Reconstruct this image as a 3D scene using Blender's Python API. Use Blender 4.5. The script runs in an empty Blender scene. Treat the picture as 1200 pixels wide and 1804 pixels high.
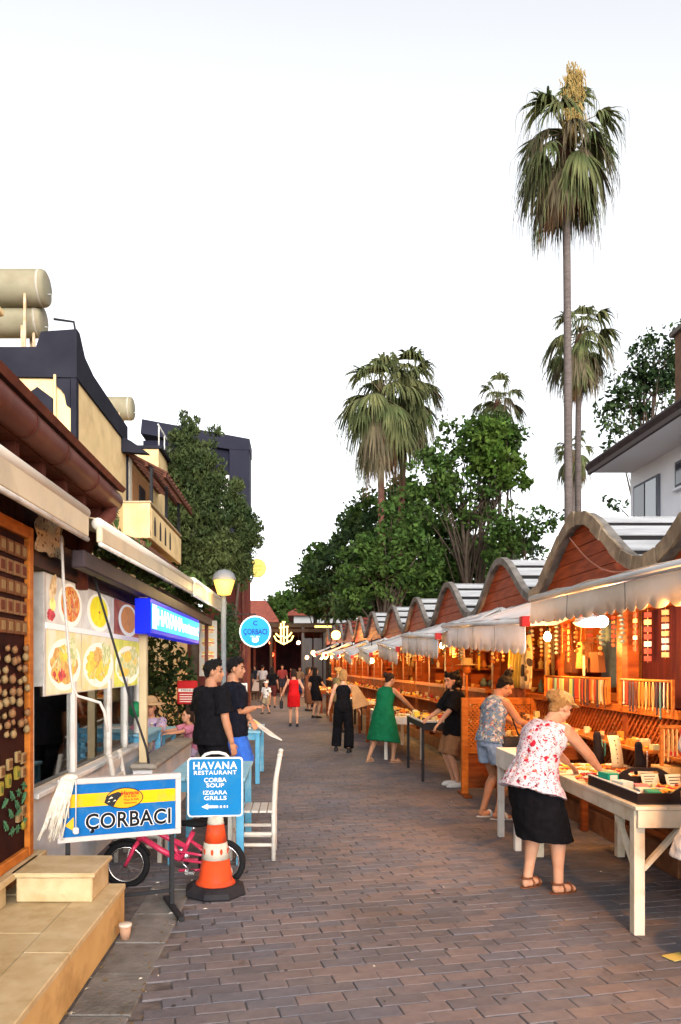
import bpy, math, random
import numpy as np
from mathutils import Vector, Matrix, noise
R = math.radians
random.seed(7)
S = bpy.context.scene
COL = S.collection
# ---------------------------------------------------------------- camera, sky, sun, exposure
H = 1.75                       # eye height
F = 1300.0                     # focal length in photograph pixels
cam_d = bpy.data.cameras.new('camera')
cam = bpy.data.objects.new('camera', cam_d); COL.objects.link(cam)
cam.location = (0, 0, H); cam.rotation_euler = (R(90), 0, 0)
cam_d.sensor_fit = 'HORIZONTAL'; cam_d.sensor_width = 36; cam_d.lens = 36 * F / 1200
cam_d.shift_x = (600 - 525) / 1200; cam_d.shift_y = (1173 - 902) / 1200
cam_d.clip_start = 0.05; cam_d.clip_end = 3000
S.camera = cam
W = bpy.data.worlds.new('World'); S.world = W; W.use_nodes = True
nt = W.node_tree; nt.nodes.clear()
sky = nt.nodes.new('ShaderNodeTexSky'); sky.sky_type = 'NISHITA'; sky.sun_disc = False
SUN_EL, SUN_AZ = R(17), R(172)        # sun low behind the camera, to the right
sky.sun_elevation = SUN_EL; sky.sun_rotation = SUN_AZ
sky.air_density = 1.0; sky.dust_density = 2.2; sky.ozone_density = 1.0
hs = nt.nodes.new('ShaderNodeHueSaturation'); hs.inputs['Saturation'].default_value = 0.14
bg = nt.nodes.new('ShaderNodeBackground'); bg.inputs[1].default_value = 0.15
out = nt.nodes.new('ShaderNodeOutputWorld')
nt.links.new(sky.outputs[0], hs.inputs['Color']); nt.links.new(hs.outputs[0], bg.inputs[0]); nt.links.new(bg.outputs[0], out.inputs[0])
sun_d = bpy.data.lights.new('sun', 'SUN'); sun_d.energy = 0.5; sun_d.angle = R(30); sun_d.color = (1, .94, .87)
sun = bpy.data.objects.new('sun', sun_d); COL.objects.link(sun)
# the lamp shines along its local -Z: from azimuth SUN_AZ (clockwise from +Y) and elevation SUN_EL
sd = Vector((math.sin(SUN_AZ) * math.cos(SUN_EL), math.cos(SUN_AZ) * math.cos(SUN_EL), math.sin(SUN_EL)))
sun.rotation_euler = sd.to_track_quat('Z', 'Y').to_euler()
S.view_settings.view_transform = 'Standard'; S.view_settings.look = 'None'
S.view_settings.exposure = 1.52; S.view_settings.gamma = 1.0; S.view_settings.use_curve_mapping = False
S.render.engine = 'CYCLES'; S.cycles.use_denoising = True
S.cycles.max_bounces = 6; S.cycles.diffuse_bounces = 3; S.cycles.glossy_bounces = 3; S.cycles.transparent_max_bounces = 8
S.cycles.transmission_bounces = 4; S.cycles.caustics_reflective = False; S.cycles.caustics_refractive = False
S.cycles.sample_clamp_indirect = 6.0
LAMP = 2.0                     # overall strength of the stall lamps

# ---------------------------------------------------------------- helpers
def P(u, v, Y):                # photograph pixel at a depth -> point in the place
    return Vector(((u - 525) / F * Y, Y, H - (v - 1173) / F * Y))
def PX(u, v, X):               # ... on the plane x = X
    Y = X * F / (u - 525); return Vector((X, Y, H - (v - 1173) / F * Y))
def G(u, v, z=0):              # ... on the level z
    Y = (H - z) * F / (v - 1173); return Vector(((u - 525) / F * Y, Y, z))

_mats = {}
def mat(name, c, rough=.7, c2=None, scale=8, bump=0., metal=0., emit=0., spec=.07, stretch=None, island=0., detail=4, bscale=None,
        trans=0., coat=0., contrast=(.35, .65), wear=None, wscale=2., subsurf=0.):
    if name in _mats: return _mats[name]
    m = bpy.data.materials.new(name); m.use_nodes = True; _mats[name] = m
    n = m.node_tree.nodes; L = m.node_tree.links; b = n['Principled BSDF']
    c = tuple(c) + (1,)
    b.inputs['Base Color'].default_value = c; b.inputs['Roughness'].default_value = rough
    b.inputs['Metallic'].default_value = metal; b.inputs['Specular IOR Level'].default_value = spec
    if coat: b.inputs['Coat Weight'].default_value = coat
    if subsurf:
        b.inputs['Subsurface Weight'].default_value = subsurf; b.inputs['Subsurface Radius'].default_value = (.02, .008, .004)
    tc = None
    def coords():
        nonlocal tc
        if tc is None:
            tc = n.new('ShaderNodeTexCoord'); mp = n.new('ShaderNodeMapping')
            if stretch: mp.inputs['Scale'].default_value = stretch
            L.new(tc.outputs['Object'], mp.inputs[0]); tc = mp
        return tc.outputs[0]
    src = None
    if c2 is not None:
        nz = n.new('ShaderNodeTexNoise'); nz.inputs['Scale'].default_value = scale; nz.inputs['Detail'].default_value = detail
        L.new(coords(), nz.inputs['Vector'])
        mr = n.new('ShaderNodeMapRange'); mr.inputs[1].default_value = contrast[0]; mr.inputs[2].default_value = contrast[1]
        L.new(nz.outputs[0], mr.inputs[0])
        mx = n.new('ShaderNodeMix'); mx.data_type = 'RGBA'; mx.inputs['A'].default_value = c; mx.inputs['B'].default_value = tuple(c2) + (1,)
        L.new(mr.outputs[0], mx.inputs['Factor']); src = mx.outputs['Result']
    if wear is not None:       # patches of dirt or faded finish with a shape of their own
        nz = n.new('ShaderNodeTexNoise'); nz.inputs['Scale'].default_value = wscale; nz.inputs['Detail'].default_value = 6
        nz.inputs['Roughness'].default_value = .65
        L.new(coords(), nz.inputs['Vector'])
        mr = n.new('ShaderNodeMapRange'); mr.inputs[1].default_value = .5; mr.inputs[2].default_value = .72
        L.new(nz.outputs[0], mr.inputs[0])
        mx = n.new('ShaderNodeMix'); mx.data_type = 'RGBA'; mx.inputs['A'].default_value = c; mx.inputs['B'].default_value = tuple(wear) + (1,)
        if src: L.new(src, mx.inputs['A'])
        L.new(mr.outputs[0], mx.inputs['Factor']); src = mx.outputs['Result']
    if island:
        ge = n.new('ShaderNodeNewGeometry'); hv = n.new('ShaderNodeHueSaturation')
        mr = n.new('ShaderNodeMapRange'); mr.inputs[3].default_value = 1 - island; mr.inputs[4].default_value = 1 + island
        L.new(ge.outputs['Random Per Island'], mr.inputs[0]); L.new(mr.outputs[0], hv.inputs['Value'])
        if src: L.new(src, hv.inputs['Color'])
        else: hv.inputs['Color'].default_value = c
        src = hv.outputs[0]
    if src: L.new(src, b.inputs['Base Color'])
    if bump:
        nz = n.new('ShaderNodeTexNoise'); nz.inputs['Scale'].default_value = bscale or scale * 3; nz.inputs['Detail'].default_value = 5
        L.new(coords(), nz.inputs['Vector'])
        bp = n.new('ShaderNodeBump'); bp.inputs['Strength'].default_value = bump; bp.inputs['Distance'].default_value = .02
        L.new(nz.outputs[0], bp.inputs['Height']); L.new(bp.outputs[0], b.inputs['Normal'])
    if emit:
        b.inputs['Emission Strength'].default_value = emit; b.inputs['Emission Color'].default_value = c
        if src: L.new(src, b.inputs['Emission Color'])
    if trans:
        b.inputs['Transmission Weight'].default_value = trans
    return m

def leafmat(name, c, c2, island=.35, tl=.35, scale=1.2):
    m = mat(name, c, .55, c2, scale=scale, island=island, spec=.07)
    if 'done' not in m:
        n = m.node_tree.nodes; L = m.node_tree.links; b = n['Principled BSDF']; o = n['Material Output']
        t = n.new('ShaderNodeBsdfTranslucent'); mx = n.new('ShaderNodeMixShader'); mx.inputs[0].default_value = tl
        L.new(b.inputs['Base Color'].links[0].from_socket, t.inputs[0]); L.new(b.outputs[0], mx.inputs[1]); L.new(t.outputs[0], mx.inputs[2]); L.new(mx.outputs[0], o.inputs[0])
        m['done'] = 1
    return m

def translucent(m, f):
    n = m.node_tree.nodes; L = m.node_tree.links; b = n['Principled BSDF']; o = n['Material Output']
    t = n.new('ShaderNodeBsdfTranslucent'); mx = n.new('ShaderNodeMixShader'); mx.inputs[0].default_value = f
    L.new(b.inputs['Base Color'].links[0].from_socket, t.inputs[0]); L.new(b.outputs[0], mx.inputs[1]); L.new(t.outputs[0], mx.inputs[2]); L.new(mx.outputs[0], o.inputs[0]); return m
def glassmat(name, tint=(.9, .95, .95), refl=.12):
    if name in _mats: return _mats[name]
    m = bpy.data.materials.new(name); m.use_nodes = True; _mats[name] = m
    n = m.node_tree.nodes; L = m.node_tree.links; n.remove(n['Principled BSDF'])
    t = n.new('ShaderNodeBsdfTransparent'); t.inputs[0].default_value = tint + (1,)
    g = n.new('ShaderNodeBsdfGlossy'); g.inputs['Roughness'].default_value = .03
    fr = n.new('ShaderNodeFresnel'); fr.inputs[0].default_value = 1.5
    ad = n.new('ShaderNodeMath'); ad.operation = 'ADD'; ad.use_clamp = True; ad.inputs[1].default_value = refl
    mx = n.new('ShaderNodeMixShader'); L.new(fr.outputs[0], ad.inputs[0]); L.new(ad.outputs[0], mx.inputs[0])
    L.new(t.outputs[0], mx.inputs[1]); L.new(g.outputs[0], mx.inputs[2]); L.new(mx.outputs[0], n['Material Output'].inputs[0])
    return m

def world_m(o):
    m = Matrix.Identity(4)
    while o is not None:
        m = o.matrix_basis @ m; o = o.parent
    return m

class MB:
    """collects shapes and links them as one mesh object"""
    def __init__(s): s.v = []; s.f = []; s.mi = []; s.sm = []; s.cur = 0
    def add(s, vs, fs, smooth=False):
        o = len(s.v); s.v += [tuple(p) for p in vs]
        for f in fs: s.f.append(tuple(i + o for i in f)); s.mi.append(s.cur); s.sm.append(smooth)
        return s
    def box(s, x0, x1, y0, y1, z0, z1, b=0., M=None):
        x0, x1 = min(x0, x1), max(x0, x1); y0, y1 = min(y0, y1), max(y0, y1); z0, z1 = min(z0, z1), max(z0, z1)
        b = min(b, .45 * (x1 - x0), .45 * (y1 - y0), .45 * (z1 - z0))
        if b <= 0:
            v = [(x, y, z) for z in (z0, z1) for x, y in ((x0, y0), (x1, y0), (x1, y1), (x0, y1))]
            f = [(0, 3, 2, 1), (4, 5, 6, 7), (0, 1, 5, 4), (1, 2, 6, 5), (2, 3, 7, 6), (3, 0, 4, 7)]
        else:
            v = []; f = []
            idx = {}
            for i, x in enumerate((x0, x1)):
                for j, y in enumerate((y0, y1)):
                    for k, z in enumerate((z0, z1)):
                        dx, dy, dz = (b if i == 0 else -b), (b if j == 0 else -b), (b if k == 0 else -b)
                        idx[i, j, k] = len(v); v += [(x, y + dy, z + dz), (x + dx, y, z + dz), (x + dx, y + dy, z)]
            def q(ax, val, a):
                return [idx[tuple(t)] + a for t in val]
            for i in (0, 1):
                A = [idx[i, 0, 0], idx[i, 1, 0], idx[i, 1, 1], idx[i, 0, 1]]; f.append(tuple(A[::-1] if i == 0 else A))
                B = [idx[0, i, 0] + 1, idx[1, i, 0] + 1, idx[1, i, 1] + 1, idx[0, i, 1] + 1]; f.append(tuple(B if i == 0 else B[::-1]))
                C = [idx[0, 0, i] + 2, idx[1, 0, i] + 2, idx[1, 1, i] + 2, idx[0, 1, i] + 2]; f.append(tuple(C[::-1] if i == 0 else C))
            for i in (0, 1):
                for j in (0, 1):
                    e = [idx[i, j, 0], idx[i, j, 1], idx[i, j, 1] + 1, idx[i, j, 0] + 1]; f.append(tuple(e if (i + j) % 2 else e[::-1]))
                    e = [idx[i, 0, j], idx[i, 1, j], idx[i, 1, j] + 2, idx[i, 0, j] + 2]; f.append(tuple(e[::-1] if (i + j) % 2 else e))
                    e = [idx[0, i, j] + 1, idx[1, i, j] + 1, idx[1, i, j] + 2, idx[0, i, j] + 2]; f.append(tuple(e if (i + j) % 2 else e[::-1]))
            for (i, j, k), a in idx.items():
                t = (a, a + 1, a + 2); f.append(t if (i + j + k) % 2 else t[::-1])
        if M is not None: v = [M @ Vector(p) for p in v]
        return s.add(v, f)
    def beam(s, a, b, w, h=None, bev=0., up=(0, 0, 1)):
        """a bar of section w x h from a to b"""
        a = Vector(a); b = Vector(b); h = h or w; d = b - a; l = d.length; y = d.normalized()
        x = y.cross(Vector(up))
        if x.length < 1e-4: x = y.cross(Vector((1, 0, 0)))
        x.normalize(); z = x.cross(y)
        M = Matrix(((x.x, y.x, z.x, a.x), (x.y, y.y, z.y, a.y), (x.z, y.z, z.z, a.z), (0, 0, 0, 1)))
        return s.box(-w / 2, w / 2, 0, l, -h / 2, h / 2, bev, M)
    def tube(s, pts, r, seg=8, cap=True, smooth=True, flat=1., up=None):
        pts = [Vector(p) for p in pts]; n = len(pts)
        rs = list(r) if hasattr(r, '__len__') else [r] * n
        vs = []; fs = []; ref = None
        for i, p in enumerate(pts):
            d = (pts[min(i + 1, n - 1)] - pts[max(i - 1, 0)])
            if d.length < 1e-9: d = Vector((0, 0, 1))
            d.normalize()
            if ref is None:
                ref = Vector(up) if up is not None else (Vector((0, 0, 1)) if abs(d.z) < .9 else Vector((1, 0, 0)))
            a = d.cross(ref)
            if a.length < 1e-5: a = d.cross(Vector((0, 1, 0)))
            a.normalize(); b = a.cross(d); ref = b
            for k in range(seg):
                t = 2 * math.pi * k / seg
                vs.append(p + (a * math.cos(t) + b * math.sin(t) * flat) * rs[i])
        for i in range(n - 1):
            for k in range(seg):
                k2 = (k + 1) % seg
                fs.append((i * seg + k, i * seg + k2, (i + 1) * seg + k2, (i + 1) * seg + k))
        if cap: fs += [tuple(range(seg))[::-1], tuple((n - 1) * seg + k for k in range(seg))]
        return s.add(vs, fs, smooth)
    def lathe(s, prof, c=(0, 0, 0), seg=16, smooth=True, M=None, sx=1., sy=1., cap=True):
        vs = []; fs = []; n = len(prof)
        for r, z in prof:
            for k in range(seg):
                t = 2 * math.pi * k / seg; vs.append(Vector((c[0] + r * math.cos(t) * sx, c[1] + r * math.sin(t) * sy, c[2] + z)))
        for i in range(n - 1):
            for k in range(seg):
                k2 = (k + 1) % seg; fs.append((i * seg + k, i * seg + k2, (i + 1) * seg + k2, (i + 1) * seg + k))
        if cap and prof[0][0] > 1e-6: fs.append(tuple(range(seg))[::-1])
        if cap and prof[-1][0] > 1e-6: fs.append(tuple((n - 1) * seg + k for k in range(seg)))
        if M is not None: vs = [M @ p for p in vs]
        return s.add(vs, fs, smooth)
    def ball(s, c, r, seg=12, rings=8, M=None, smooth=True):
        r = r if hasattr(r, '__len__') else (r, r, r)
        vs = []; fs = []
        for i in range(rings + 1):
            ph = math.pi * i / rings
            rr = max(math.sin(ph), 1e-3)
            for k in range(seg):
                t = 2 * math.pi * k / seg
                p = Vector((r[0] * rr * math.cos(t), r[1] * rr * math.sin(t), -r[2] * math.cos(ph)))
                if M is not None: p = M @ p
                vs.append(Vector(c) + p)
        for i in range(rings):
            for k in range(seg):
                k2 = (k + 1) % seg; fs.append((i * seg + k, i * seg + k2, (i + 1) * seg + k2, (i + 1) * seg + k))
        fs += [tuple(range(seg))[::-1], tuple(rings * seg + k for k in range(seg))]
        return s.add(vs, fs, smooth)
    def prism(s, poly, dvec):
        """a flat polygon (3-D points) pushed along dvec"""
        n = len(poly); d = Vector(dvec); v = [Vector(p) for p in poly] + [Vector(p) + d for p in poly]
        f = [tuple(range(n))[::-1], tuple(range(n, 2 * n))] + [(i, (i + 1) % n, n + (i + 1) % n, n + i) for i in range(n)]
        return s.add(v, f)
    def sheet(s, rows, thick=0., smooth=True):
        """grid of points; with a thickness (along -z) it becomes a closed slab"""
        m = len(rows); n = len(rows[0]); vs = [Vector(p) for r in rows for p in r]
        fs = [(i * n + j, i * n + j + 1, (i + 1) * n + j + 1, (i + 1) * n + j) for i in range(m - 1) for j in range(n - 1)]
        if thick:
            o = len(vs); t = thick if hasattr(thick, '__len__') else (0, 0, -thick)
            vs += [p + Vector(t) for p in vs[:o]]; fs2 = [tuple(o + k for k in f[::-1]) for f in fs]
            bd = [(j, j + 1) for j in range(n - 1)] + [((m - 1) * n + j + 1, (m - 1) * n + j) for j in range(n - 1)] + \
                 [((i + 1) * n, i * n) for i in range(m - 1)] + [(i * n + n - 1, (i + 1) * n + n - 1) for i in range(m - 1)]
            fs = fs + fs2 + [(b, a, a + o, b + o) for a, b in bd]
        return s.add(vs, fs, smooth)
    def mesh(s, name, mats):
        me = bpy.data.meshes.new(name); me.from_pydata(s.v, [], s.f)
        for m in (mats if isinstance(mats, (list, tuple)) else [mats]): me.materials.append(m)
        me.polygons.foreach_set('material_index', s.mi); me.polygons.foreach_set('use_smooth', s.sm); me.update()
        return me
    def build(s, name, mats, parent=None, world=False):
        if world and parent is not None:
            I = world_m(parent).inverted(); s.v = [tuple(I @ Vector(p)) for p in s.v]
        return link(name, s.mesh(name, mats), parent)

def link(name, me, parent=None, M=None):
    o = bpy.data.objects.new(name, me); COL.objects.link(o)
    if parent is not None: o.parent = parent
    if M is not None: o.matrix_basis = M
    return o
def tag(o, label, cat, group=None):
    o['label'] = label; o['category'] = cat
    if group: o['group'] = group
    return o
def thing(name, label, cat, loc=(0, 0, 0), rz=0., group=None):
    o = bpy.data.objects.new(name, None); COL.objects.link(o); o.location = loc; o.rotation_euler = (0, 0, rz)
    o.empty_display_size = .1
    return tag(o, label, cat, group)
def struct(o): o['kind'] = 'structure'; return o
def copy_tree(o, parent=None):
    c = o.copy(); COL.objects.link(c); c.parent = parent
    for ch in list(o.children): copy_tree(ch, c)
    return c
def text_mesh(txt, size, bold=0., extrude=.002, sx=1., align='CENTER', spacing=1.):
    cu = bpy.data.curves.new('lettering', 'FONT'); cu.body = txt; cu.size = size; cu.align_x = align; cu.align_y = 'CENTER'
    cu.extrude = extrude; cu.offset = bold; cu.space_character = spacing; cu.resolution_u = 4
    o = bpy.data.objects.new('lettering', cu); COL.objects.link(o)
    dg = bpy.context.evaluated_depsgraph_get(); me = bpy.data.meshes.new_from_object(o.evaluated_get(dg))
    bpy.data.objects.remove(o); bpy.data.curves.remove(cu)
    if sx != 1: me.transform(Matrix.Diagonal((sx, 1, 1, 1)))
    return me
def frame_m(o, x, y):
    """matrix with origin o, first axis x, second axis y (the face's right and up)"""
    x = Vector(x).normalized(); z = x.cross(Vector(y)).normalized(); y = z.cross(x)
    return Matrix(((x.x, y.x, z.x, o[0]), (x.y, y.y, z.y, o[1]), (x.z, y.z, z.z, o[2]), (0, 0, 0, 1)))
def lettering(txt, size, m, parent, M, world=True, name='lettering', fit=None, **k):
    me = text_mesh(txt, size, **k)
    if fit:                    # stretch the line to a width
        xs = [v.co.x for v in me.vertices]; c = (max(xs) + min(xs)) / 2
        me.transform(Matrix.Diagonal((fit / (max(xs) - min(xs)), 1, 1, 1)) @ Matrix.Translation((-c, 0, 0)))
    me.materials.clear(); me.materials.append(m)
    if world and parent is not None: M = world_m(parent).inverted() @ M
    return link(name, me, parent, M)
def bulb_light(parent, loc, power, color=(1, .41, .09), r=.05):
    d = bpy.data.lights.new('bulb_light', 'POINT'); d.energy = power * LAMP; d.color = color; d.shadow_soft_size = r
    o = bpy.data.objects.new('bulb_light', d); COL.objects.link(o); o.location = loc
    if parent is not None: o.parent = parent
    return o
ID = Matrix.Identity(4)
def TM(x, y, z, rz=0., s=1.):
    return Matrix.Translation((x, y, z)) @ Matrix.Rotation(rz, 4, 'Z') @ Matrix.Diagonal((s, s, s, 1))

# ---------------------------------------------------------------- materials used in many places
M_wood = mat('stained_wood', (.22, .058, .014), .5, (.13, .030, .008), scale=3, stretch=(1, 1, 6), bump=.15)
M_woodr = mat('red_stained_boards', (.27, .050, .014), .5, (.17, .028, .009), scale=3, stretch=(1, 1, 7), bump=.12)
M_woodo = mat('orange_varnished_pine', (.42, .135, .022), .4, (.30, .085, .014), scale=4, stretch=(2, 2, 6), bump=.08)
M_conc = mat('weathered_concrete', (.19, .168, .150), .9, (.125, .11, .098), scale=6, bump=.35, wear=(.075, .065, .058), wscale=3)
M_slat = mat('roof_boards', (.42, .42, .43), .8, (.30, .30, .305), scale=5, stretch=(.4, 3, 3), bump=.12)
M_dark = mat('dark_metal', (.02, .02, .022), .5)
M_black = mat('black_fabric', (.0035, .0035, .0045), .95, (.006, .006, .008), scale=20, bump=.25, spec=.08)
M_white = mat('white_paint', (.62, .61, .58), .5, (.54, .525, .49), scale=5, bump=.06, wear=(.33, .30, .25), wscale=3)
M_whitep = mat('white_plastic', (.50, .50, .49), .4)
M_cream = mat('cream_render', (.74, .545, .285), .9, (.66, .48, .245), scale=2, bump=.15, bscale=60, wear=(.50, .35, .175), wscale=1.5)
M_slate = mat('slate_grey_render', (.016, .016, .023), .85, (.022, .022, .031), scale=2, bump=.12, bscale=50)
M_awn = mat('awning_cloth', (.74, .74, .76), .85, (.66, .655, .66), scale=2.5, bump=.1, bscale=9, wear=(.56, .55, .54), wscale=1.6)
translucent(M_awn, .3)
M_beige = mat('beige_metal', (.58, .49, .34), .45, (.52, .43, .29), scale=3, wear=(.40, .34, .25), wscale=2)
M_blue = mat('light_blue_paint', (.07, .26, .42), .45, (.095, .31, .47), scale=6, bump=.06, wear=(.20, .36, .46), wscale=5)
M_bulb = mat('lit_bulb', (1, .72, .34), .4, emit=14)
M_glass = glassmat('window_glass')
# ---------------------------------------------------------------- the ground
g = MB(); g.sheet([[(x, y, -.06) for x in (-400, 400)] for y in (-60, 1500)])
o = struct(g.build('ground', mat('bare_ground', (.10, .09, .075), .95, (.07, .06, .05), scale=.5)))
# the street: a bed sheet with the joints, pavers laid on it at twelve degrees
def paver_far():
    m = mat('far_pavers', (.125, .105, .092), .8)
    n = m.node_tree.nodes; L = m.node_tree.links; b = n['Principled BSDF']
    tc = n.new('ShaderNodeTexCoord'); mp = n.new('ShaderNodeMapping'); mp.inputs['Rotation'].default_value = (0, 0, R(-12))
    br = n.new('ShaderNodeTexBrick'); br.inputs['Scale'].default_value = 1; br.inputs['Brick Width'].default_value = .272; br.inputs['Row Height'].default_value = .108
    br.inputs['Mortar Size'].default_value = .006; br.inputs['Color1'].default_value = (.15, .125, .11, 1); br.inputs['Color2'].default_value = (.105, .09, .085, 1)
    br.inputs['Mortar'].default_value = (.05, .042, .038, 1)
    L.new(tc.outputs['Object'], mp.inputs[0]); L.new(mp.outputs[0], br.inputs[0]); L.new(br.outputs[0], b.inputs['Base Color'])
    return m
st = MB(); st.sheet([[(x, y, -.009) for x in (-9, 12)] for y in (-3, 33)])
street = struct(st.build('street_pavement', mat('joint_sand', (.078, .068, .066), .95, (.14, .12, .112), scale=9, bump=.3)))
st = MB(); st.sheet([[(x, y, 0) for x in (-14, 14)] for y in (33, 140)])
struct(st.build('far_pavement', paver_far()))
def paver_mat(name, c, c2):
    """one paver tone; stains and worn paths are laid out over the street, not per stone"""
    m = mat(name, c, .78, c2, scale=16, bump=.22, bscale=90, spec=.12)
    n = m.node_tree.nodes; L = m.node_tree.links; bs = n['Principled BSDF']; src = bs.inputs['Base Color'].links[0].from_socket
    ge = n.new('ShaderNodeNewGeometry')
    for sc, lo, hi, col, amt in ((.55, .46, .66, (.060, .052, .050), .55), (1.9, .55, .72, (.185, .162, .155), .45), (7., .62, .72, (.045, .038, .034), .6)):
        nz = n.new('ShaderNodeTexNoise'); nz.inputs['Scale'].default_value = sc; nz.inputs['Detail'].default_value = 6; nz.inputs['Roughness'].default_value = .65; L.new(ge.outputs['Position'], nz.inputs['Vector'])
        mr = n.new('ShaderNodeMapRange'); mr.inputs[1].default_value = lo; mr.inputs[2].default_value = hi; mr.inputs[4].default_value = amt; L.new(nz.outputs[0], mr.inputs[0])
        mx = n.new('ShaderNodeMix'); mx.data_type = 'RGBA'; mx.inputs['B'].default_value = col + (1,); L.new(src, mx.inputs['A']); L.new(mr.outputs[0], mx.inputs['Factor']); src = mx.outputs['Result']
    L.new(src, bs.inputs['Base Color']); return m
M_pav = [paver_mat('paver_' + k, c, c2) for k, c, c2 in (('warm', (.156, .130, .130), (.130, .108, .109)), ('plain', (.138, .123, .130), (.115, .103, .110)), ('grey', (.117, .115, .133), (.098, .097, .113)), ('dark', (.114, .106, .117), (.094, .088, .098)))]
PW, PD = .262, .108
def paver_mesh(w, d, m):
    b = MB(); e = .004; h = .024
    def ring(i, z): return [(-w / 2 + i, -d / 2 + i, z), (w / 2 - i, -d / 2 + i, z), (w / 2 - i, d / 2 - i, z), (-w / 2 + i, d / 2 - i, z)]
    v = ring(0, -h) + ring(0, -e * .8) + ring(e, 0)
    f = [(8, 9, 10, 11)] + [(r * 4 + k, r * 4 + (k + 1) % 4, r * 4 + 4 + (k + 1) % 4, r * 4 + 4 + k) for r in (0, 1) for k in range(4)]
    b.add(v, f); return b.mesh('paver', m)
pm = [paver_mesh(PW - .004 - .002 * (k % 3), PD - .004 - .002 * (k % 2), M_pav[k % 4]) for k in range(8)]
rg = random.Random(3)
Rm = Matrix.Rotation(R(12), 4, 'Z')
cells = []
for j in range(-60, 380):
    for i in range(-110, 130):
        p = Rm @ Vector(((i + (.5 if j % 2 else 0) + .12 * math.sin(j * 1.7)) * PW, j * PD, 0))
        if not (2.6 < p.y < 32.9): continue
        lx = -.80 if p.y < 5.9 else -3.6
        if p.y > 17: lx = -3.0
        if p.x < lx or p.x > 5.2: continue
        u = 525 + F * p.x / p.y; v = 1173 + F * H / p.y
        if u < -60 or u > 1270: continue
        cells.append((p.y, p.x, u, v))
cells.sort()
near = [c for c in cells if 95 < c[2] < 1200 and c[3] < 1810][:300]
ns = set((c[0], c[1]) for c in near)
def paver_T(x, y, k):
    return Matrix.Translation((x + rg.uniform(-.003, .003), y + rg.uniform(-.003, .003), rg.uniform(-.003, .001))) @ Rm @ \
        Matrix.Rotation(rg.uniform(-.014, .014), 4, 'Z') @ Matrix.Rotation(rg.uniform(-.010, .010), 4, 'X') @ Matrix.Rotation(rg.uniform(-.008, .008), 4, 'Y')
def paver_kind(x, y):
    n_ = noise.noise(Vector((x * .5, y * .35, 2.))); return int((rg.random() * .75 + n_ * .6 + .3) * 8) % 8
for y, x, u, v in near:
    link('paver', pm[paver_kind(x, y)], street, paver_T(x, y, 0))
fr = MB(); vs = [[tuple(q.co) for q in m.vertices] for m in pm]; fsx = [tuple(q.vertices) for q in pm[0].polygons]
for y, x, u, v in cells:
    if (y, x) in ns: continue
    k = paver_kind(x, y); T = paver_T(x, y, 0); fr.cur = k % 4
    fr.add([T @ Vector(p) for p in vs[k]], fsx)
o = fr.build('pavers', M_pav, street); o['kind'] = 'stuff'
# worn edging slabs along the marble step
ms = mat('edging_slab', (.165, .155, .145), .85, (.125, .117, .110), scale=7, bump=.4, bscale=40, wear=(.07, .065, .055), wscale=3)
y = 2.7
while y < 5.85:
    l = rg.uniform(.42, .6); b = MB(); b.box(-1.155, -.84 + rg.uniform(-.006, .006), y, min(y + l - .012, 5.87), -.05, .003 + rg.uniform(-.004, .003), .006)
    b.build('edging_slab', ms, street); y += l
# small litter and leaves on the pavers (too small to count)
lt = MB()
for k in range(160):
    yy = rg.uniform(3.4, 11); xx = rg.uniform(-1.1, 2.6); a = rg.uniform(0, 6.3); s = rg.uniform(.006, .022)
    if rg.random() < .5: xx = rg.choice((-.86, -.84, -1.13)) + rg.gauss(0, .03); yy = rg.uniform(3.3, 6)
    c, d = math.cos(a) * s, math.sin(a) * s
    lt.cur = 0 if rg.random() < .75 else 1
    lt.add([(xx - c, yy - d, .006), (xx + d * .4, yy - c * .4, .009), (xx + c, yy + d, .007), (xx - d * .5, yy + c * .5, .012)], [(0, 1, 2, 3)])
for k in range(120):
    yy = rg.uniform(3.4, 12); xx = rg.uniform(-.8, 2.4); s = rg.uniform(.008, .02); lt.cur = 2
    lt.add([(xx + s * math.cos(a_ * 1.05) * rg.uniform(.7, 1.1), yy + s * math.sin(a_ * 1.05) * rg.uniform(.7, 1.1), .0035) for a_ in range(6)], [tuple(range(6))])
o = lt.build('litter', [mat('dry_leaf', (.14, .09, .04), .8), mat('paper_scrap', (.5, .46, .38), .8), mat('gum_spot', (.045, .04, .04), .8)]); o['kind'] = 'stuff'
o['label'] = 'scraps of dry leaf and paper strewn on the pavers'; o['category'] = 'litter'
# ---------------------------------------------------------------- the market row on the right: eleven stalls under one wave of roofs
CU = [None, 1020, 880, 788, 732, 690, 655, 633, 613, 598, 587, 577]
def row_pt(s):                     # s metres along the street -> x of the wave edge, bending left further on
    xs = [2.86] + [(CU[k] - 525) / F * (4.5 + 3 * k) for k in range(1, 12)]; ys = [4.5 + 3 * k for k in range(12)]
    return float(np.interp(s, ys, xs))
PROF = lambda y: .5 + .5 * math.cos(2 * math.pi * y / 3.0)           # 1 at the crest, 0 at the trough
ZT, ZA = 2.53, .66                                                   # underside of the wave edge
def wave_z(y): return ZT + ZA * PROF(y) ** 1.05
M_lat = mat('lattice_wood', (.30, .085, .022), .5, (.22, .058, .014), scale=6, bump=.05)
M_int = mat('stall_inner_wood', (.22, .056, .013), .55, (.14, .034, .008), scale=3, stretch=(1, 6, 1), bump=.08)
M_brickb = mat('stall_plinth', (.22, .10, .05), .8, (.14, .06, .03), scale=8, bump=.2)
NW = 25
ywave = [-1.5 + 3.0 * i / (NW - 1) for i in range(NW)]
def norm2(y):
    d = (wave_z(y + .01) - wave_z(y - .01)) / .02; l = math.hypot(1, d); return (-d / l, 1 / l)
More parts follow.
